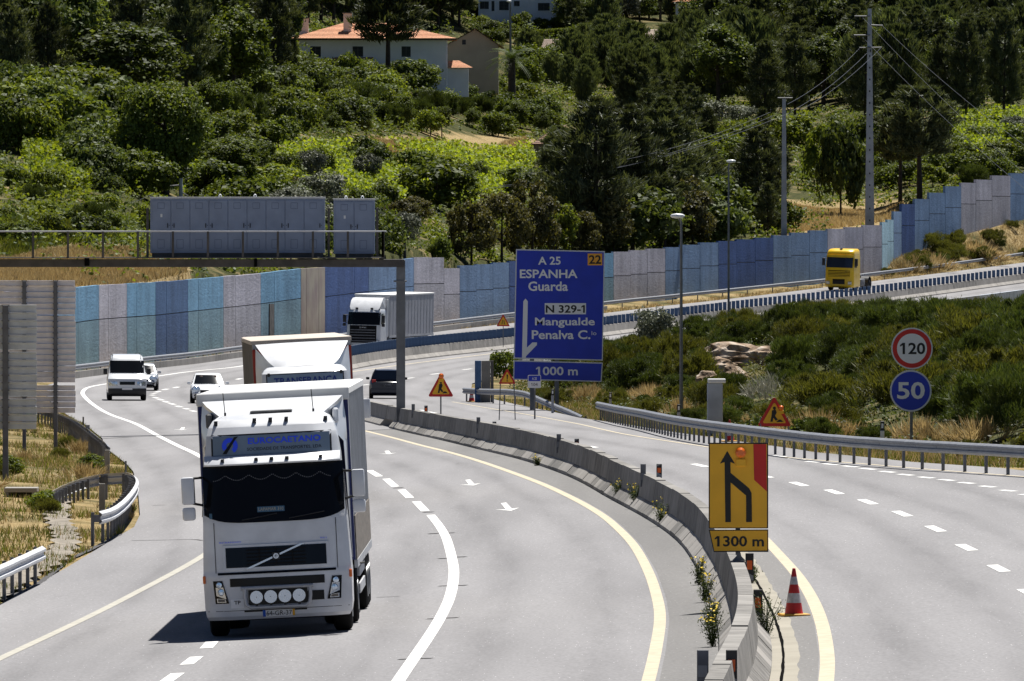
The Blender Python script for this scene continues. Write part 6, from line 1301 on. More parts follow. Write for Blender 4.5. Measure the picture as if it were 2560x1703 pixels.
for i in range(3): mk_pine('young_pine', 'needle_young', 7.0, 2.3, 10000, 200 + i, .05, 17, .36, True, .12)
def mk_tuft(kind, m, H, rx, n, seed, ncl=46, w=.009):
    g = np.random.default_rng(seed); P, o = crown_pts(g, n, ncl, rx, H * .62, H * .36, (.14, .26), .45, -.35, 1.15, .03); P[:, 2] = np.maximum(P[:, 2], .03)
    D = unit(o * .55 + np.array([0, 0, .75]) + g.normal(size=(n, 3)) * .38); L = g.uniform(.06, .15, n)[:, None]; W = unit(np.cross(D, g.normal(size=(n, 3)))) * (w * g.uniform(.7, 1.5, n))[:, None]
    proto(kind, [('foliage', leaf_mesh('foliage', P, D * L, W, m))], H)
for i in range(4): mk_tuft('broom', 'broom', 2.0, 1.35, 15000, 210 + i)
for i in range(2): mk_tuft('gold_broom', 'broom_gold', 1.6, 1.2, 11000, 220 + i)
mk_broom('straw_clump', 'straw', 1.0, .9, 1100, 230, .010, 18, (.15, .3), .15); mk_broom('silver_shrub', 'silver_twig', 1.3, .8, 700, 235, .014, 14, (.1, .25), .25)
def put(kind, p, h, label, cat, group=None, wid=1.0, idx=None, name=None, rz=None, parts=True):
    L = PROTO[kind]; pr, H = L[idx if idx is not None else random.randrange(len(L))]; s_ = h / H; sc = (s_ * wid, s_ * wid, s_); rot = (0, 0, random.uniform(0, 6.28) if rz is None else rz); nm = name or kind
    if len(pr) == 1:
        o = obj(nm, pr[0][1]); o.location = p; o.scale = sc; o.rotation_euler = rot; return tag(o, label, cat, group)
    r = empty(nm, p, label, cat, group, rot); r.scale = sc
    for pn, me in pr: obj(pn, me, None, r)
    return r
K = 2560 / 2357.0
def v2(x, y, surf=T, ymin=560): return hit(x * K, y * K, 0, surf, ymin)
def tree(kind, x, yb, yt, label, cat='tree', group=None, w=None, idx=None, name=None):
    p = v2(x, yb)
    if p is None: return
    h = (yb - yt) * K * p.y / F; wid = 1.0
    if w:
        nat_w = {'round_tree': 8.4 / 9, 'leafy_tree': 6 / 9, 'dark_tree': .72, 'bush': 4 / 3, 'light_bush': 4 / 3, 'dark_bush': 4 / 3, 'olive_tree': 1.0, 'tamarisk': 1.1, 'hedge_tree': 1.0, 'pine': .45, 'trunk_pine': .55, 'young_pine': .55}.get(kind, 1.0); wid = (w * K * p.y / F) / (h * nat_w)
    return put(kind, p, h, label, cat, group, wid, idx, name)
# landmark trees
tree('round_tree', 383, 455, 178, 'big domed green tree standing alone left of centre', w=235, idx=0); tree('dark_tree', 285, 268, 32, 'wide dark umbrella shaped tree behind the big domed tree', w=300, idx=0); tree('leafy_tree', 540, 245, 0, 'tall leafy tree with lit right flank beside the white house', w=180); tree('leafy_tree', 478, 240, 40, 'leafy tree between the umbrella tree and the tallest leafy tree', w=130); tree('leafy_tree', 455, 205, 148, 'small bright tree peeping over the domed tree', w=90)
tree('trunk_pine', 893, 200, -60, 'tall pine with bare dark trunk in front of the white house', w=190, idx=0); tree('dark_bush', 945, 190, 110, 'dark bushy young pine at the foot of the tall pine', w=80); tree('bush', 800, 205, 118, 'leafy shrub before the porch of the white house', w=75)
tree('leafy_tree', 530, 425, 308, 'small round tree right of the big domed tree', w=140); tree('olive_tree', 717, 432, 340, 'grey olive tree among the vines, the left one', w=80, idx=0); tree('olive_tree', 845, 432, 345, 'grey olive tree among the vines, the right one', w=80, idx=1); tree('olive_tree', 1640, 300, 228, 'pale grey olive tree before the pine wood', w=100); tree('olive_tree', 1705, 300, 238, 'second pale olive tree before the pine wood', w=80)
tree('light_bush', 613, 460, 372, 'yellow green bush above the sign cabinets', w=170); tree('bush', 1005, 485, 362, 'broad green tree rising in front of the vines', w=215, name='leafy_tree'); tree('bush', 1010, 612, 543, 'bright leafy bush just behind the wall step', w=60)
for x, yb, yt, w, lb in ((1085, 610, 445, 130, 'brownish feathery tree behind the wall, first right of the gantry'), (1155, 612, 418, 150, 'brownish feathery tree touching the big blue sign from the left'), (1225, 608, 398, 160, 'tallest brownish feathery tree behind the big blue sign'), (1335, 605, 468, 110, 'brownish feathery tree right of the light green round one')): tree('tamarisk', x, yb, yt, lb, w=w, group='feathery trees behind the wall')
tree('hedge_tree', 1275, 600, 442, 'light green rounded feathery tree before the dark pines', w=125)
for x, yb, yt, w, lb in ((1528, 550, 222, 190, 'dark pine with straight trunk left of the lamp post'), (1372, 585, 222, 180, 'tall dark pine above the feathery trees'), (1745, 535, 288, 130, 'dark pine beside the shorter power pole'), (1450, 560, 240, 160, 'dark pine between two tall pines behind the wall'), (1620, 545, 330, 130, 'lower dark pine behind the slim lamp post'), (1300, 570, 300, 130, 'dark pine next to the stone barn')): tree('pine', x, yb, yt, lb, w=w, group='dark pines behind the wall')
tree('trunk_pine', 2117, 465, 205, 'spreading pine with black trunk right of the tall power pole', w=200, idx=1); tree('trunk_pine', 2072, 462, 235, 'leaning pine with thin trunk next to the tall power pole', w=150, idx=0); tree('dark_bush', 1935, 500, 280, 'dense dark tree between the two power poles', w=140, name='dark_tree'); tree('light_bush', 1905, 430, 278, 'bright green tree top between the power poles', w=110, name='leafy_tree')
for i, (x, yb, yt, w) in enumerate(((1460, 585, 490, 70), (1425, 590, 520, 60), (1625, 570, 520, 45), (1545, 580, 528, 60))): tree('hedge_tree', x, yb, yt, 'light green rounded bush at the foot of the pines, %s' % ('tallest', 'left of the tallest', 'behind the slim lamp post', 'in the gap of the pines')[i], 'bush', 'bushes at the foot of the pines', w)
tree('young_pine', 1288, 405, 292, 'young pine half covering the stone barn', w=80); tree('pine', 1262, 440, 330, 'small dark pine at the corner of the stone barn', w=60)
for i_, (x_, yb_, yt_) in enumerate(((30, 262, 20), (110, 258, 5), (630, 200, -40), (672, 200, 60), (2225, 300, 40), (2310, 290, 20), (2170, 300, 70), (1830, 290, 60), (1760, 300, 90), (1990, 300, 60))): tree('pine', x_, yb_, yt_, ['tall dark pine at the frame corner left of the distant lamp', 'tall dark pine beside the distant lamp post', 'tall pine standing clear of the left corner of the white house', 'slim dark pine at the left corner of the white house', 'tall dark pine above the bright vines by the wall end', 'tallest dark pine at the frame edge above the vines', 'tall dark pine right of the tall power pole top', 'tall pine between the power pole heads', 'tall pine over the pale olives', 'tall pine behind the tall power pole'][i_], w=95 if i_ != 3 else 34)
# palm
def palm(x, yb, yt):
    p = Vector(((x * K - 1280) * (Yh + 6) / F, Yh + 6, at(x * K, yb * K, Yh + 6).z)); h = (yb - yt) * K * p.y / F; r = empty('palm_tree', p, 'broad palm tree beside the beige house', 'palm'); MB().tube([(0, 0, -3), (0, 0, h * .45)], [.45, .38], 10).build('trunk', 'bark', r)
    g = np.random.default_rng(5)
    for i in range(30):
        a = g.uniform(0, 6.28); el = g.uniform(-.2, 1.3); L = 3.0; b = MB(); pts = []
        for t in np.linspace(0, 1, 7): pts.append(Vector((math.cos(a) * L * t * math.cos(el * (1 - .5 * t)), math.sin(a) * L * t * math.cos(el * (1 - .5 * t)), h * .45 + L * (math.sin(el) * t - .55 * t * t))))
        for k in range(6):
            d = (pts[k + 1] - pts[k]).normalized(); sd = d.cross(Vector((0, 0, 1))).normalized()
            for s_ in (-1, 1):
                for m_ in (0, .33, .66): q = pts[k].lerp(pts[k + 1], m_); ln = .62 * (1 - .5 * k / 6); b.add([q, q + d * .09, q + d * .35 + sd * s_ * ln - Vector((0, 0, .16))], [(0, 1, 2)])
        b.build('frond', 'leaf', r, smooth=0)
palm(1178, 172, 92)
# clipped hedge
hp = [v2(x, y, T, 900) for x, y in ((1185, 100), (1245, 98), (1308, 92))]; g = np.random.default_rng(77); n = 5000; tt = g.uniform(0, 1, n); base = np.array([list(hp[0].lerp(hp[2], t)) for t in tt]); q = base + np.stack([g.uniform(-.4, .4, n), g.uniform(-.5, .5, n), g.uniform(0, 1.5, n)], 1); k = g.integers(0, 3, n); q[:, 1] = np.where(k == 0, base[:, 1] - .5, q[:, 1]); q[:, 2] = np.where(k == 1, base[:, 2] + 1.5, q[:, 2]); U, V = leaves(q, np.tile([0, -.3, .6], (n, 1)), .14, g); tag(obj('hedge', leaf_mesh('hedge', q, U, V, 'leaf_light')), 'clipped light green hedge below the uppermost white house', 'hedge')
# zones of hillside growth
def inside(px, py, poly):
    c = False; n = len(poly)
    for i in range(n):
        (x0, y0), (x1, y1) = poly[i], poly[(i + 1) % n]
        if (y0 > py) != (y1 > py) and px < (x1 - x0) * (py - y0) / (y1 - y0) + x0: c = not c
    return c
def zone(poly, n, kinds, hr, label, cat, group, gap=18, avoid=(), seed=1, ymin=560, wid=(.85, 1.25)):
    rr = random.Random(seed); xs = [p[0] for p in poly]; ys = [p[1] for p in poly]; got = []; tries = 0
    while len(got) < n and tries < n * 40:
        tries += 1; x = rr.uniform(min(xs), max(xs)); y = rr.uniform(min(ys), max(ys))
        if not inside(x, y, poly) or any(a[0] < x < a[2] and a[1] < y < a[3] for a in avoid): continue
        if any(abs(x - a) < gap and abs(y - b) < gap * .45 for a, b in got): continue
        p = v2(x, y, T, ymin)
        if p is None: continue
        got.append((x, y)); kd = rr.choice(kinds); lb = label[kd] if isinstance(label, dict) else label
        put(kd, p, rr.uniform(*hr), lb, cat, group, rr.uniform(*wid))
LB = {'bush': 'green leafy bush on the hillside below the houses', 'light_bush': 'yellow green leafy bush on the hillside below the houses', 'dark_bush': 'dark green bush on the hillside below the houses', 'olive_tree': 'small grey olive on the hillside below the houses', 'broom': 'upright dark broom shrub on the hillside below the houses', 'leafy_tree': 'small leafy tree on the hillside below the houses', 'young_pine': 'young pine on the hillside below the houses'}
zone([(640, 196), (1040, 190), (1060, 216), (640, 222)], 28, ['bush', 'light_bush', 'dark_bush'], (2.2, 3.7), {'bush': 'green shrub in front of the white house', 'light_bush': 'yellow green shrub in front of the white house', 'dark_bush': 'dark shrub in front of the white house', 'leafy_tree': 'small leafy tree in front of the white house'}, 'bush', 'shrubs in front of the white house', 18, (), 61, 700)
zone([(1310, 20), (1640, 10), (1640, 60), (1480, 66), (1310, 120)], 30, ['dark_tree', 'young_pine', 'pine', 'olive_tree'], (4, 7.5), {'dark_tree': 'dark tree right of the uppermost white house', 'young_pine': 'young pine right of the uppermost white house', 'pine': 'dark pine right of the uppermost white house', 'olive_tree': 'grey broken tree right of the uppermost white house'}, 'tree', 'trees right of the uppermost house', 20, (), 62, 900)
zone([(1200, 105), (1470, 100), (1470, 170), (1200, 215)], 30, ['young_pine', 'young_pine', 'bush'], (2.6, 4.6), {'young_pine': 'small young pine below the clipped hedge', 'bush': 'green bush below the clipped hedge'}, 'tree', 'young growth below the hedge', 20, ((1210, 60, 1330, 120),), 63, 800)
zone([(1285, 560), (1640, 545), (1640, 590), (1285, 600)], 16, ['pine', 'pine', 'tamarisk', 'dark_bush'], (4, 8), {'pine': 'dark pine close behind the wall right of the blue sign', 'tamarisk': 'brownish feathery shrub close behind the wall right of the blue sign', 'dark_bush': 'dark bush close behind the wall right of the blue sign'}, 'tree', 'growth close behind the wall', 24, (), 64, 700)
zone([(1640, 470), (1800, 470), (1800, 545), (1640, 560)], 10, ['pine', 'bush', 'dark_bush'], (3, 6), {'pine': 'dark pine left of the shorter power pole', 'bush': 'green bush left of the shorter power pole', 'dark_bush': 'dark bush left of the shorter power pole'}, 'tree', 'growth left of the shorter pole', 24, (), 65, 700)
zone([(480, 215), (1240, 215), (1300, 330), (470, 345)], 78, ['bush', 'bush', 'light_bush', 'dark_bush', 'broom', 'leafy_tree'], (2.2, 4.2), LB, 'bush', 'bushes below the houses', 22, ((830, 322, 1200, 346),), 2)
LB2 = {k: v.replace('on the hillside below the houses', 'left of the big domed tree') for k, v in LB.items()}
zone([(690, 392), (1210, 372), (1210, 452), (690, 470)], 9, ['bush', 'dark_bush', 'light_bush'], (1.6, 3.2), {'bush': 'green bush standing among the bright vines', 'dark_bush': 'dark bush standing among the bright vines', 'olive_tree': 'small grey olive standing among the bright vines', 'light_bush': 'yellow green bush standing among the bright vines'}, 'bush', 'bushes among the vines', 40, (), 66, 700)
zone([(2180, 300), (2370, 300), (2370, 385), (2180, 385)], 9, ['bush', 'dark_bush', 'olive_tree'], (2.0, 3.6), {'bush': 'green bush among the vines by the wall end', 'dark_bush': 'dark bush among the vines by the wall end', 'olive_tree': 'grey olive among the vines by the wall end'}, 'bush', 'bushes among the far vines', 36, (), 67, 700)
zone([(-20, 262), (300, 280), (300, 350), (-20, 355)], 34, ['bush', 'bush', 'light_bush', 'dark_bush'], (3, 5.2), LB2, 'bush', 'bushes left of the domed tree', 24, (), 3)
zone([(200, 360), (680, 380), (660, 450), (200, 462)], 22, ['bush', 'dark_bush', 'dark_bush', 'light_bush'], (2.2, 4), {k: v.replace('on the hillside below the houses', 'around the foot of the big domed tree') for k, v in LB.items()}, 'bush', 'bushes round the domed tree', 26, (), 4)
zone([(-20, 430), (190, 450), (340, 500), (340, 560), (-20, 560)], 20, ['bush', 'light_bush', 'broom'], (1.0, 2.2), {k: v.replace('on the hillside below the houses', 'low on the bank behind the gantry railing') for k, v in LB.items()}, 'bush', 'bushes behind the gantry', 26, (), 5)
zone([(440, 480), (900, 490), (1060, 520), (1060, 605), (440, 610)], 40, ['bush', 'dark_bush', 'tamarisk', 'olive_tree'], (2.2, 4.2), {**{k: v.replace('on the hillside below the houses', 'between the vines and the noise wall') for k, v in LB.items()}, 'tamarisk': 'brownish feathery shrub between the vines and the noise wall'}, 'bush', 'bushes behind the noise wall', 24, (), 6)
zone([(-20, 40), (660, 30), (640, 215), (300, 260), (-20, 262)], 60, ['pine', 'pine', 'dark_tree', 'dark_tree'], (9, 14), {'pine': 'dark pine in the wood at the top, left of the white house', 'dark_tree': 'dark leafy tree in the wood at the top, left of the white house'}, 'tree', 'wood left of the white house', 26, (), 7, 700)
zone([(600, 20), (1090, 10), (1090, 60), (600, 66)], 22, ['pine', 'dark_tree', 'pine'], (9, 13), {'pine': 'dark pine standing behind the orange tiled roof', 'dark_tree': 'dark leafy tree standing behind the orange tiled roof'}, 'tree', 'wood behind the white house', 22, (), 8, 900)
zone([(1300, 168), (1640, 120), (1640, 235), (1300, 245)], 34, ['young_pine'], (4.5, 7), 'young pine with upright pale shoots in the plantation below the sheds', 'tree', 'young pine plantation', 20, ((1460, 0, 1580, 168),), 9, 700, (.9, 1.2))
zone([(1600, 110), (2370, 60), (2370, 275), (1640, 262)], 110, ['young_pine', 'pine', 'young_pine', 'pine', 'dark_tree', 'young_pine'], (7, 11.5), {'pine': 'dark pine in the wood above the power poles', 'young_pine': 'dense young pine in the wood above the power poles', 'dark_tree': 'dark leafy tree in the wood above the power poles'}, 'tree', 'wood above the power poles', 20, ((1430, 90, 1610, 180),), 10, 700)
zone([(1320, 20), (1470, 20), (1470, 70), (1320, 75)], 8, ['dark_tree', 'olive_tree'], (5, 8), 'dark broken tree right of the uppermost white house', 'tree', 'trees by the top house', 22, (), 11, 900)
zone([(1590, 0), (2370, -20), (2370, 60), (1700, 100)], 60, ['pine', 'dark_tree', 'young_pine'], (9, 13), {'pine': 'dark pine in the far wood along the top edge', 'dark_tree': 'dark leafy tree in the far wood along the top edge', 'young_pine': 'dense young pine in the far wood along the top edge'}, 'tree', 'far wood at the top', 26, (), 12, 900)
zone([(-20, -60), (1100, -60), (1100, 20), (-20, 30)], 40, ['pine', 'dark_tree'], (10, 14), 'dark tree in the far wood above the houses', 'tree', 'far wood above the houses', 26, (), 13, 900)
zone([(1090, -60), (2370, -60), (2370, -20), (1090, -15)], 30, ['pine', 'dark_tree'], (9, 13), 'dark tree in the far wood beyond the frame top', 'tree', 'far wood beyond the top', 30, (), 14, 900)
zone([(1090, 50), (1310, 62), (1310, 120), (1090, 120)], 16, ['light_bush', 'bush', 'bush'], (1.3, 2.4), {'light_bush': 'bright garden shrub by the uppermost white house', 'bush': 'green garden shrub by the uppermost white house'}, 'bush', 'garden shrubs', 16, ((1180, 78, 1312, 110),), 15, 900)
zone([(1560, 340), (2060, 340), (2060, 440), (1560, 450)], 26, ['bush', 'light_bush', 'dark_bush', 'pine'], (2.5, 5), {'bush': 'green bush between the power poles and the wood', 'light_bush': 'yellow green bush between the power poles and the wood', 'dark_bush': 'dark bush between the power poles and the wood', 'pine': 'small pine between the power poles and the wood'}, 'bush', 'growth between the power poles', 26, (), 16, 700)
zone([(1380, 300), (1640, 300), (1640, 430), (1380, 450)], 16, ['pine'], (6, 9), 'dark pine behind the front row of pines by the barn', 'tree', 'second row of pines', 24, (), 17, 700)
zone([(2000, 370), (2370, 370), (2370, 430), (2000, 455)], 18, ['light_bush', 'bush', 'broom'], (1.8, 3.4), {'light_bush': 'bright green bush at the right end behind the wall', 'bush': 'green bush at the right end behind the wall', 'broom': 'upright broom shrub at the right end behind the wall'}, 'bush', 'bushes at the wall end', 24, (), 18, 700)
# scrub that nobody could count
def scrub(name, XY, hgt, per, size, m, label, seed, rad=1.0):
    gg = np.random.default_rng(seed); n = len(XY); H_ = hgt * gg.uniform(.4, 1.3, n); R_ = rad * gg.uniform(.6, 1.4, n); k = np.repeat(np.arange(n), per); N = len(k); d = unit(gg.normal(size=(N, 3))); d[:, 2] = np.abs(d[:, 2]); q = gg.uniform(.5, 1, N)**.5
    P = np.stack([XY[k, 0] + d[:, 0] * R_[k] * q, XY[k, 1] + d[:, 1] * R_[k] * q, d[:, 2] * H_[k] * q], 1); P[:, 2] += T(P[:, 0], P[:, 1]); U, V = leaves(P, d + np.array([0, 0, .3]), size, gg)
    return tag(obj(name, leaf_mesh(name, P, U, V, m)), label, 'undergrowth', None, 'stuff')
def hill_samples(n, seed, y1=1330):
    gg = np.random.default_rng(seed); y = gg.uniform(640, y1, n); x = gg.uniform(-1, 1, n) * .075 * y; k = (y > Yw(x) + 12); x, y = x[k], y[k]; px = (1280 + F * x / y) / K; py = (YH - F * (T(x, y) - ZC) / y) / K
    keep = np.ones(len(x), bool)
    for a in ((640, 345, 1230, 478), (60, 345, 215, 448), (2190, 285, 2400, 390), (830, 315, 1215, 355), (0, 595, 430, 660), (1790, 475, 2090, 540)): keep &= ~((px > a[0]) & (px < a[2]) & (py > a[1]) & (py < a[3]))
    keep |= gg.random(len(x)) < .12
    return np.stack([x[keep], y[keep]], 1)
HS = hill_samples(9400, 301); q_ = vnoise(HS[:, 0] / 9, HS[:, 1] / 14)
scrub('undergrowth', HS[q_ > .08], 1.7, 46, .17, 'leaf', 'tangled green scrub covering the hillside between the trees', 311, 1.3); scrub('undergrowth', HS[(q_ <= .08) & (q_ > -.12)], 1.4, 46, .17, 'leaf_dark', 'dark tangled scrub covering the hillside between the trees', 312, 1.3); scrub('undergrowth', HS[q_ <= -.12], 1.2, 44, .17, 'leaf_light', 'yellowish low scrub covering the hillside between the trees', 313, 1.2)
gg_ = np.random.default_rng(330); y_ = gg_.uniform(255, 660, 2300); d_ = 2.5 + 50 * gg_.random(2300)**1.2; BS = np.stack([XR(y_) + d_, y_], 1); q_ = vnoise(BS[:, 0] / 4, BS[:, 1] / 9)
scrub('undergrowth', BS[q_ > .05], .75, 80, .055, 'broom', 'low green scrub between the brooms on the slope', 331, .9); scrub('undergrowth', BS[(q_ <= .05) & (q_ > -.15)], .65, 70, .055, 'tamarisk', 'brownish low scrub between the brooms on the slope', 332, .9); scrub('undergrowth', BS[q_ <= -.15], .6, 70, .055, 'broom_gold', 'golden low scrub between the brooms on the slope', 333, .8)
# vines: leafy stuff in rows
def world_samples(poly, n, gg):       # uniform points inside a patch of hillside outlined in the photo
    W = [v2(x, y) for x, y in poly]; W = [(p.x, p.y) for p in W if p]; tr = [(W[0], W[i], W[i + 1]) for i in range(1, len(W) - 1)]
    ar = np.array([abs((b[0] - a[0]) * (c[1] - a[1]) - (c[0] - a[0]) * (b[1] - a[1])) for a, b, c in tr]); k = gg.choice(len(tr), n, p=ar / ar.sum()); u, v = gg.random(n), gg.random(n); fl = u + v > 1; u = np.where(fl, 1 - u, u); v = np.where(fl, 1 - v, v)
    A = np.array([t[0] for t in tr])[k]; B_ = np.array([t[1] for t in tr])[k]; C_ = np.array([t[2] for t in tr])[k]; return A + (B_ - A) * u[:, None] + (C_ - A) * v[:, None]
def vines(name, poly, n, label, rows=2.2, hh=1.5, seed=3, m='vine'):
    g = np.random.default_rng(seed); C = world_samples(poly, n // 10, g); C = C[vnoise(C[:, 0] / 5 + seed, C[:, 1] / 9) > -.22]; C[:, 1] = np.round(C[:, 1] / rows) * rows + g.normal(size=len(C)) * .25
    C = np.repeat(C, 10, 0); P = np.stack([C[:, 0] + g.normal(size=len(C)) * .35, C[:, 1] + g.normal(size=len(C)) * .3, np.zeros(len(C))], 1); P[:, 2] = T(P[:, 0], P[:, 1]) + g.uniform(.1, hh, len(C)); U, V = leaves(P, np.tile([0, -.3, .8], (len(P), 1)), .17, g, .75)
    return tag(obj(name, leaf_mesh(name, P, U, V, m)), label, 'vines', None, 'stuff')
vines('vineyard', [(65, 350), (215, 350), (205, 445), (70, 445)], 16000, 'bright green vine rows left of the domed tree', seed=31); vines('vineyard', [(640, 362), (1225, 342), (1230, 395), (1100, 470), (640, 478)], 42000, 'bright green vineyard above the sign cabinets', seed=32); vines('vineyard', [(2180, 292), (2375, 285), (2375, 385), (2240, 390)], 20000, 'bright vines at the right edge above the wall', seed=33, hh=2.2); vines('vineyard', [(300, 405), (480, 405), (480, 445), (300, 445)], 5000, 'sunlit vines glimpsed under the domed tree', seed=34)
# broom slope inside the bend: the largest singly
cand = []
rr = random.Random(21)
while len(cand) < 290:
    y = rr.uniform(285, 640); d = rr.uniform(2.2, 34); x = float(XR(y)) + d; px = 1280 + F * x / y
    if px > 2640 or px < 1340: continue
    if 1735 < px < 1975 and 448 < y < 520: continue
    if d < 4.5 and rr.random() < .5: continue
    if any((x - a)**2 + ((y - b) * .45)**2 < 2.0 for a, b in cand): continue
    cand.append((x, y)); near = d < 5.5; kd = rr.choice(['broom', 'broom', 'broom', 'gold_broom'] if not near else ['broom', 'gold_broom'])
    h = rr.uniform(.7, 1.2) if near else rr.choice((rr.uniform(1.1, 1.7), rr.uniform(1.6, 2.5))); p = Vector((x, y, float(T(x, y)) - .05))
    put(kd, p, h, {'broom': 'dark green broom shrub on the slope behind the speed signs', 'gold_broom': 'golden green broom shrub on the slope behind the speed signs'}[kd], 'shrub', 'brooms on the slope', rr.uniform(1.0, 1.5), name='broom_shrub')
for px, py, h, lb in ((1640, 770, 4.5, 'thin feathery sapling in front of the far barrier, right of the blue sign'),):
    p = hit(px, 905, 0, T, 300); put('olive_tree', p, 3.4, lb, 'tree', None, .8, name='sapling')
put('bush', hit(1262, 950, 0, T, 400), 1.9, 'leafy green bush growing behind the exclamation triangle', 'bush', None, .8)
for px, py, lb in ((1910, 1000, 'silvery dry shrub above the leaning roadworks triangle'), (2420, 860, 'silvery dry shrub high on the slope beside the speed signs')): put('silver_shrub', hit(px, py, 0, T, 300), 1.2, lb, 'shrub')
# straw clumps along the rail
SC = [(1600, 1005), (1620, 1000), (1590, 995), (1575, 1010), (1635, 1008), (1460, 1000), (1480, 1005), (1450, 1010), (1700, 1045), (1760, 1060), (1790, 1062), (1650, 1012), (2120, 1105), (2300, 1112), (2330, 1115), (2450, 1122), (1500, 1015), (1860, 1075), (1960, 1088), (2050, 1096)]
for px, py in SC:
    p = hit(px, py, 0, T, 250)
    if p: p.y += 1.0; p.z = float(T(p.x, p.y)); put('straw_clump', p, random.uniform(.6, 1.0), 'clump of dry golden grass behind the long crash barrier', 'grass clump', 'dry grass clumps', random.uniform(.9, 1.5))
for i in range(80):
    y = random.uniform(925, 1000); e = random.uniform(1.2, 10); x = float(XL(y)) - e
    if y < float(Yw(x)) - 1: put(random.choice(['gold_broom', 'broom', 'straw_clump', 'gold_broom']), Vector((x, y, float(T(x, y)))), random.uniform(.8, 1.9), 'small dry shrub on the bank below the right end of the wall', 'shrub', 'shrubs below the wall end', 1.3, name='bank_shrub')
for i in range(34):
    y = random.uniform(200, 430); x = float(XL(y)) - random.uniform(.25, 6)
    put(random.choice(['gold_broom', 'straw_clump', 'gold_broom', 'light_bush']), Vector((x, y, float(T(x, y)))), random.uniform(.3, .75), 'small weedy tuft on the verge by the curled crash barrier', 'weed', 'weeds on the verge', 1.2, name='verge_weed')
# grass, nobody's to count
def blades(name, pts, h, w, m, label, seed=1, lean=.35):
    g = np.random.default_rng(seed); n = len(pts); P = np.asarray(pts); L = (h * g.uniform(.5, 1.3, n))[:, None]; D = unit(np.stack([g.normal(size=n) * lean, g.normal(size=n) * lean, np.ones(n)], 1)); W = unit(np.cross(D, g.normal(size=(n, 3)))) * (w * g.uniform(.6, 1.4, n))[:, None]
    v = np.stack([P - W, P + W, P + D * L], 1).reshape(-1, 3); f = np.arange(3 * n).reshape(n, 3); me = np_mesh(name, v, f, m); a = me.attributes.new('r', 'FLOAT', 'FACE'); a.data.foreach_set('value', g.random(n).astype(np.float32)); return tag(obj(name, me), label, 'grass', None, 'stuff')
g = np.random.default_rng(9)
def scatter(n, fx, y0, y1, e0, e1, side, clump=.0):
    y = g.uniform(y0, y1, n); e = e0 + (e1 - e0) * g.random(n)**1.3; x = (XL(y) - e) if side < 0 else (XR(y) + e); k = vnoise(x / 1.3, y / 2.2) > clump; x, y = x[k], y[k]; return np.stack([x, y, T(x, y)], 1)
blades('dry_grass', scatter(46000, 0, 188, 460, .15, 12, -1, -.06), .22, .012, 'straw', 'dry straw coloured grass on the verge below the sign backs', 41); blades('green_grass', scatter(60000, 0, 188, 460, .1, 12, -1, .0), .22, .014, 'grass_blade', 'patchy green grass on the verge below the sign backs', 42)
blades('dry_grass', scatter(20000, 0, 245, 520, .1, 4.0, 1, .0), .28, .014, 'straw', 'dry grass behind the long crash barrier', 43); blades('green_grass', scatter(26000, 0, 245, 520, .1, 5, 1, -.08), .25, .014, 'grass_blade', 'green grass under the long crash barrier', 44)
blades('dry_grass', scatter(14000, 0, 600, 1000, .1, 1.6, -1, -.2), .25, .03, 'straw', 'dry grass strip along the foot of the noise wall rail', 45)
yy = g.uniform(930, 1000, 16000); ee = g.uniform(1, 10, 16000); xx = XL(yy) - ee; kk = yy < Yw(xx) - 1; blades('dry_grass', np.stack([xx[kk], yy[kk], T(xx[kk], yy[kk])], 1), .4, .03, 'straw', 'dry grass on the bank below the right end of the wall', 46)
def field(poly, n, h, w, m, label, seed):
    P = world_samples(poly, n, np.random.default_rng(seed)); return blades(m + '_field', np.stack([P[:, 0], P[:, 1], T(P[:, 0], P[:, 1])], 1), h, w, m, label, seed)
field([(0, 600), (430, 600), (430, 652), (0, 660)], 24000, .45, .03, 'straw', 'golden dry meadow glimpsed under the gantry beam', 51); field([(840, 322), (1210, 318), (1215, 352), (840, 356)], 16000, .5, .04, 'straw', 'golden dry meadow above the vineyard', 52); field([(1790, 470), (2080, 465), (2080, 510), (1790, 540)], 14000, .5, .04, 'straw', 'dry grass around the feet of the power poles', 53); field([(0, 500), (350, 520), (420, 590), (0, 600)], 16000, .4, .04, 'grass_blade', 'green grass bank behind the gantry railing', 54)
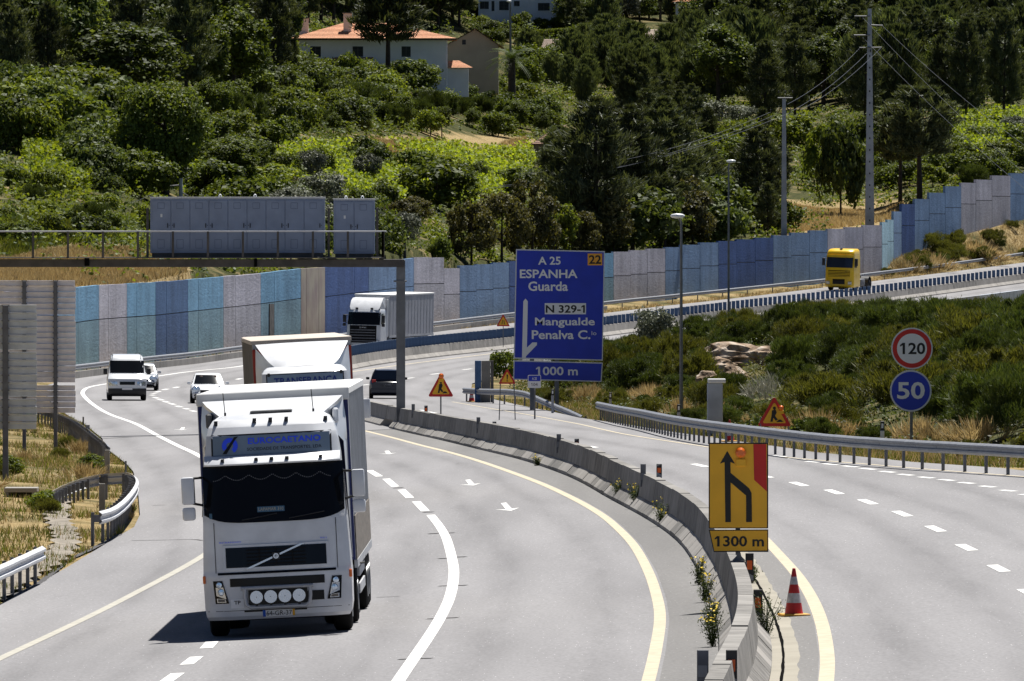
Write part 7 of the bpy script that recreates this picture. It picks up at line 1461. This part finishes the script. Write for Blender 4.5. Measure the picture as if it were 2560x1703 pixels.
# flowering weeds along the barrier
def weed(p, h, label, fl=True):
    r = empty('flowering_weed', p, label, 'weed', 'weeds along the median barrier'); gg = np.random.default_rng(int(abs(p.x * 100 + p.y * 31))); b = MB(); L = []; Fp = []
    for i in range(26):
        a = gg.uniform(0, 6.28); e = Vector((math.cos(a) * h * gg.uniform(.08, .4), math.sin(a) * h * gg.uniform(.08, .4), h * gg.uniform(.55, 1.05))); m_ = e * .5 + Vector((0, 0, h * .1)); b.tube([(0, 0, -.03), tuple(m_), tuple(e)], [.007, .005, .003], 4, False)
        for t in gg.uniform(.1, .95, 26): L.append(tuple(e * t + Vector(gg.normal(size=3) * .035)))
        Fp += [tuple(e + Vector(gg.normal(size=3) * .03)) for _ in range(2)]
    b.build('stems', 'broom', r); P = np.array(L); U, V = leaves(P, np.tile([0, -.2, .6], (len(P), 1)), .026, gg, .3); obj('foliage', leaf_mesh('foliage', P, U, V, 'broom'), None, r)
    if fl: P = np.array(Fp[:18]); U, V = leaves(P, np.tile([0, -.6, .8], (len(P), 1)), .022, gg, .9, .4); obj('blossoms', leaf_mesh('blossoms', P, U, V, 'petal'), None, r)
qW = lambda x, y: (1740 + x / 2.517, 1080 + y / 2.517)
WD = [(qW(90, 960), .52, 1, 'tall yellow flowering weed in the toe of the barrier, upper one of the pair'), (qW(120, 1070), .56, 1, 'bushy weed with yellow flowers against the barrier below the upper pair'), (qW(150, 1240), .54, 1, 'dark stemmed yellow weed against the near end of the barrier'), (qW(165, 1350), .58, 1, 'lowest flowering weed beside the near end of the barrier')]
for (px, py), h, fl, lb in WD: p = hit(px, py); p.x = float(Xc(p.y)) - .5; p.z = float(S(p.x, p.y)); weed(p, h, lb, fl)
for (px, py), h, fl, lb in [(qW(440, 1300), .75, 0, 'green bushy weed in the drain behind the near delineator'), (qW(345, 955), .35, 0, 'small dry weed behind the barrier below the yellow board')]: weed(hit(px, py), h, lb, fl)
for (x, y), h, lb in [((1905, 330), .5, 'yellow weed on the barrier toe, farthest of three'), ((2025, 390), .6, 'yellow weed on the barrier toe, middle of three'), ((2205, 510), .6, 'yellow weed on the barrier toe, nearest of three'), ((1350, 95), .3, 'small dry weed tuft on the distant barrier toe')]:
    p = hit(850 + x / 2.736, 1130 + y / 2.736); weed(p, h, lb, True)
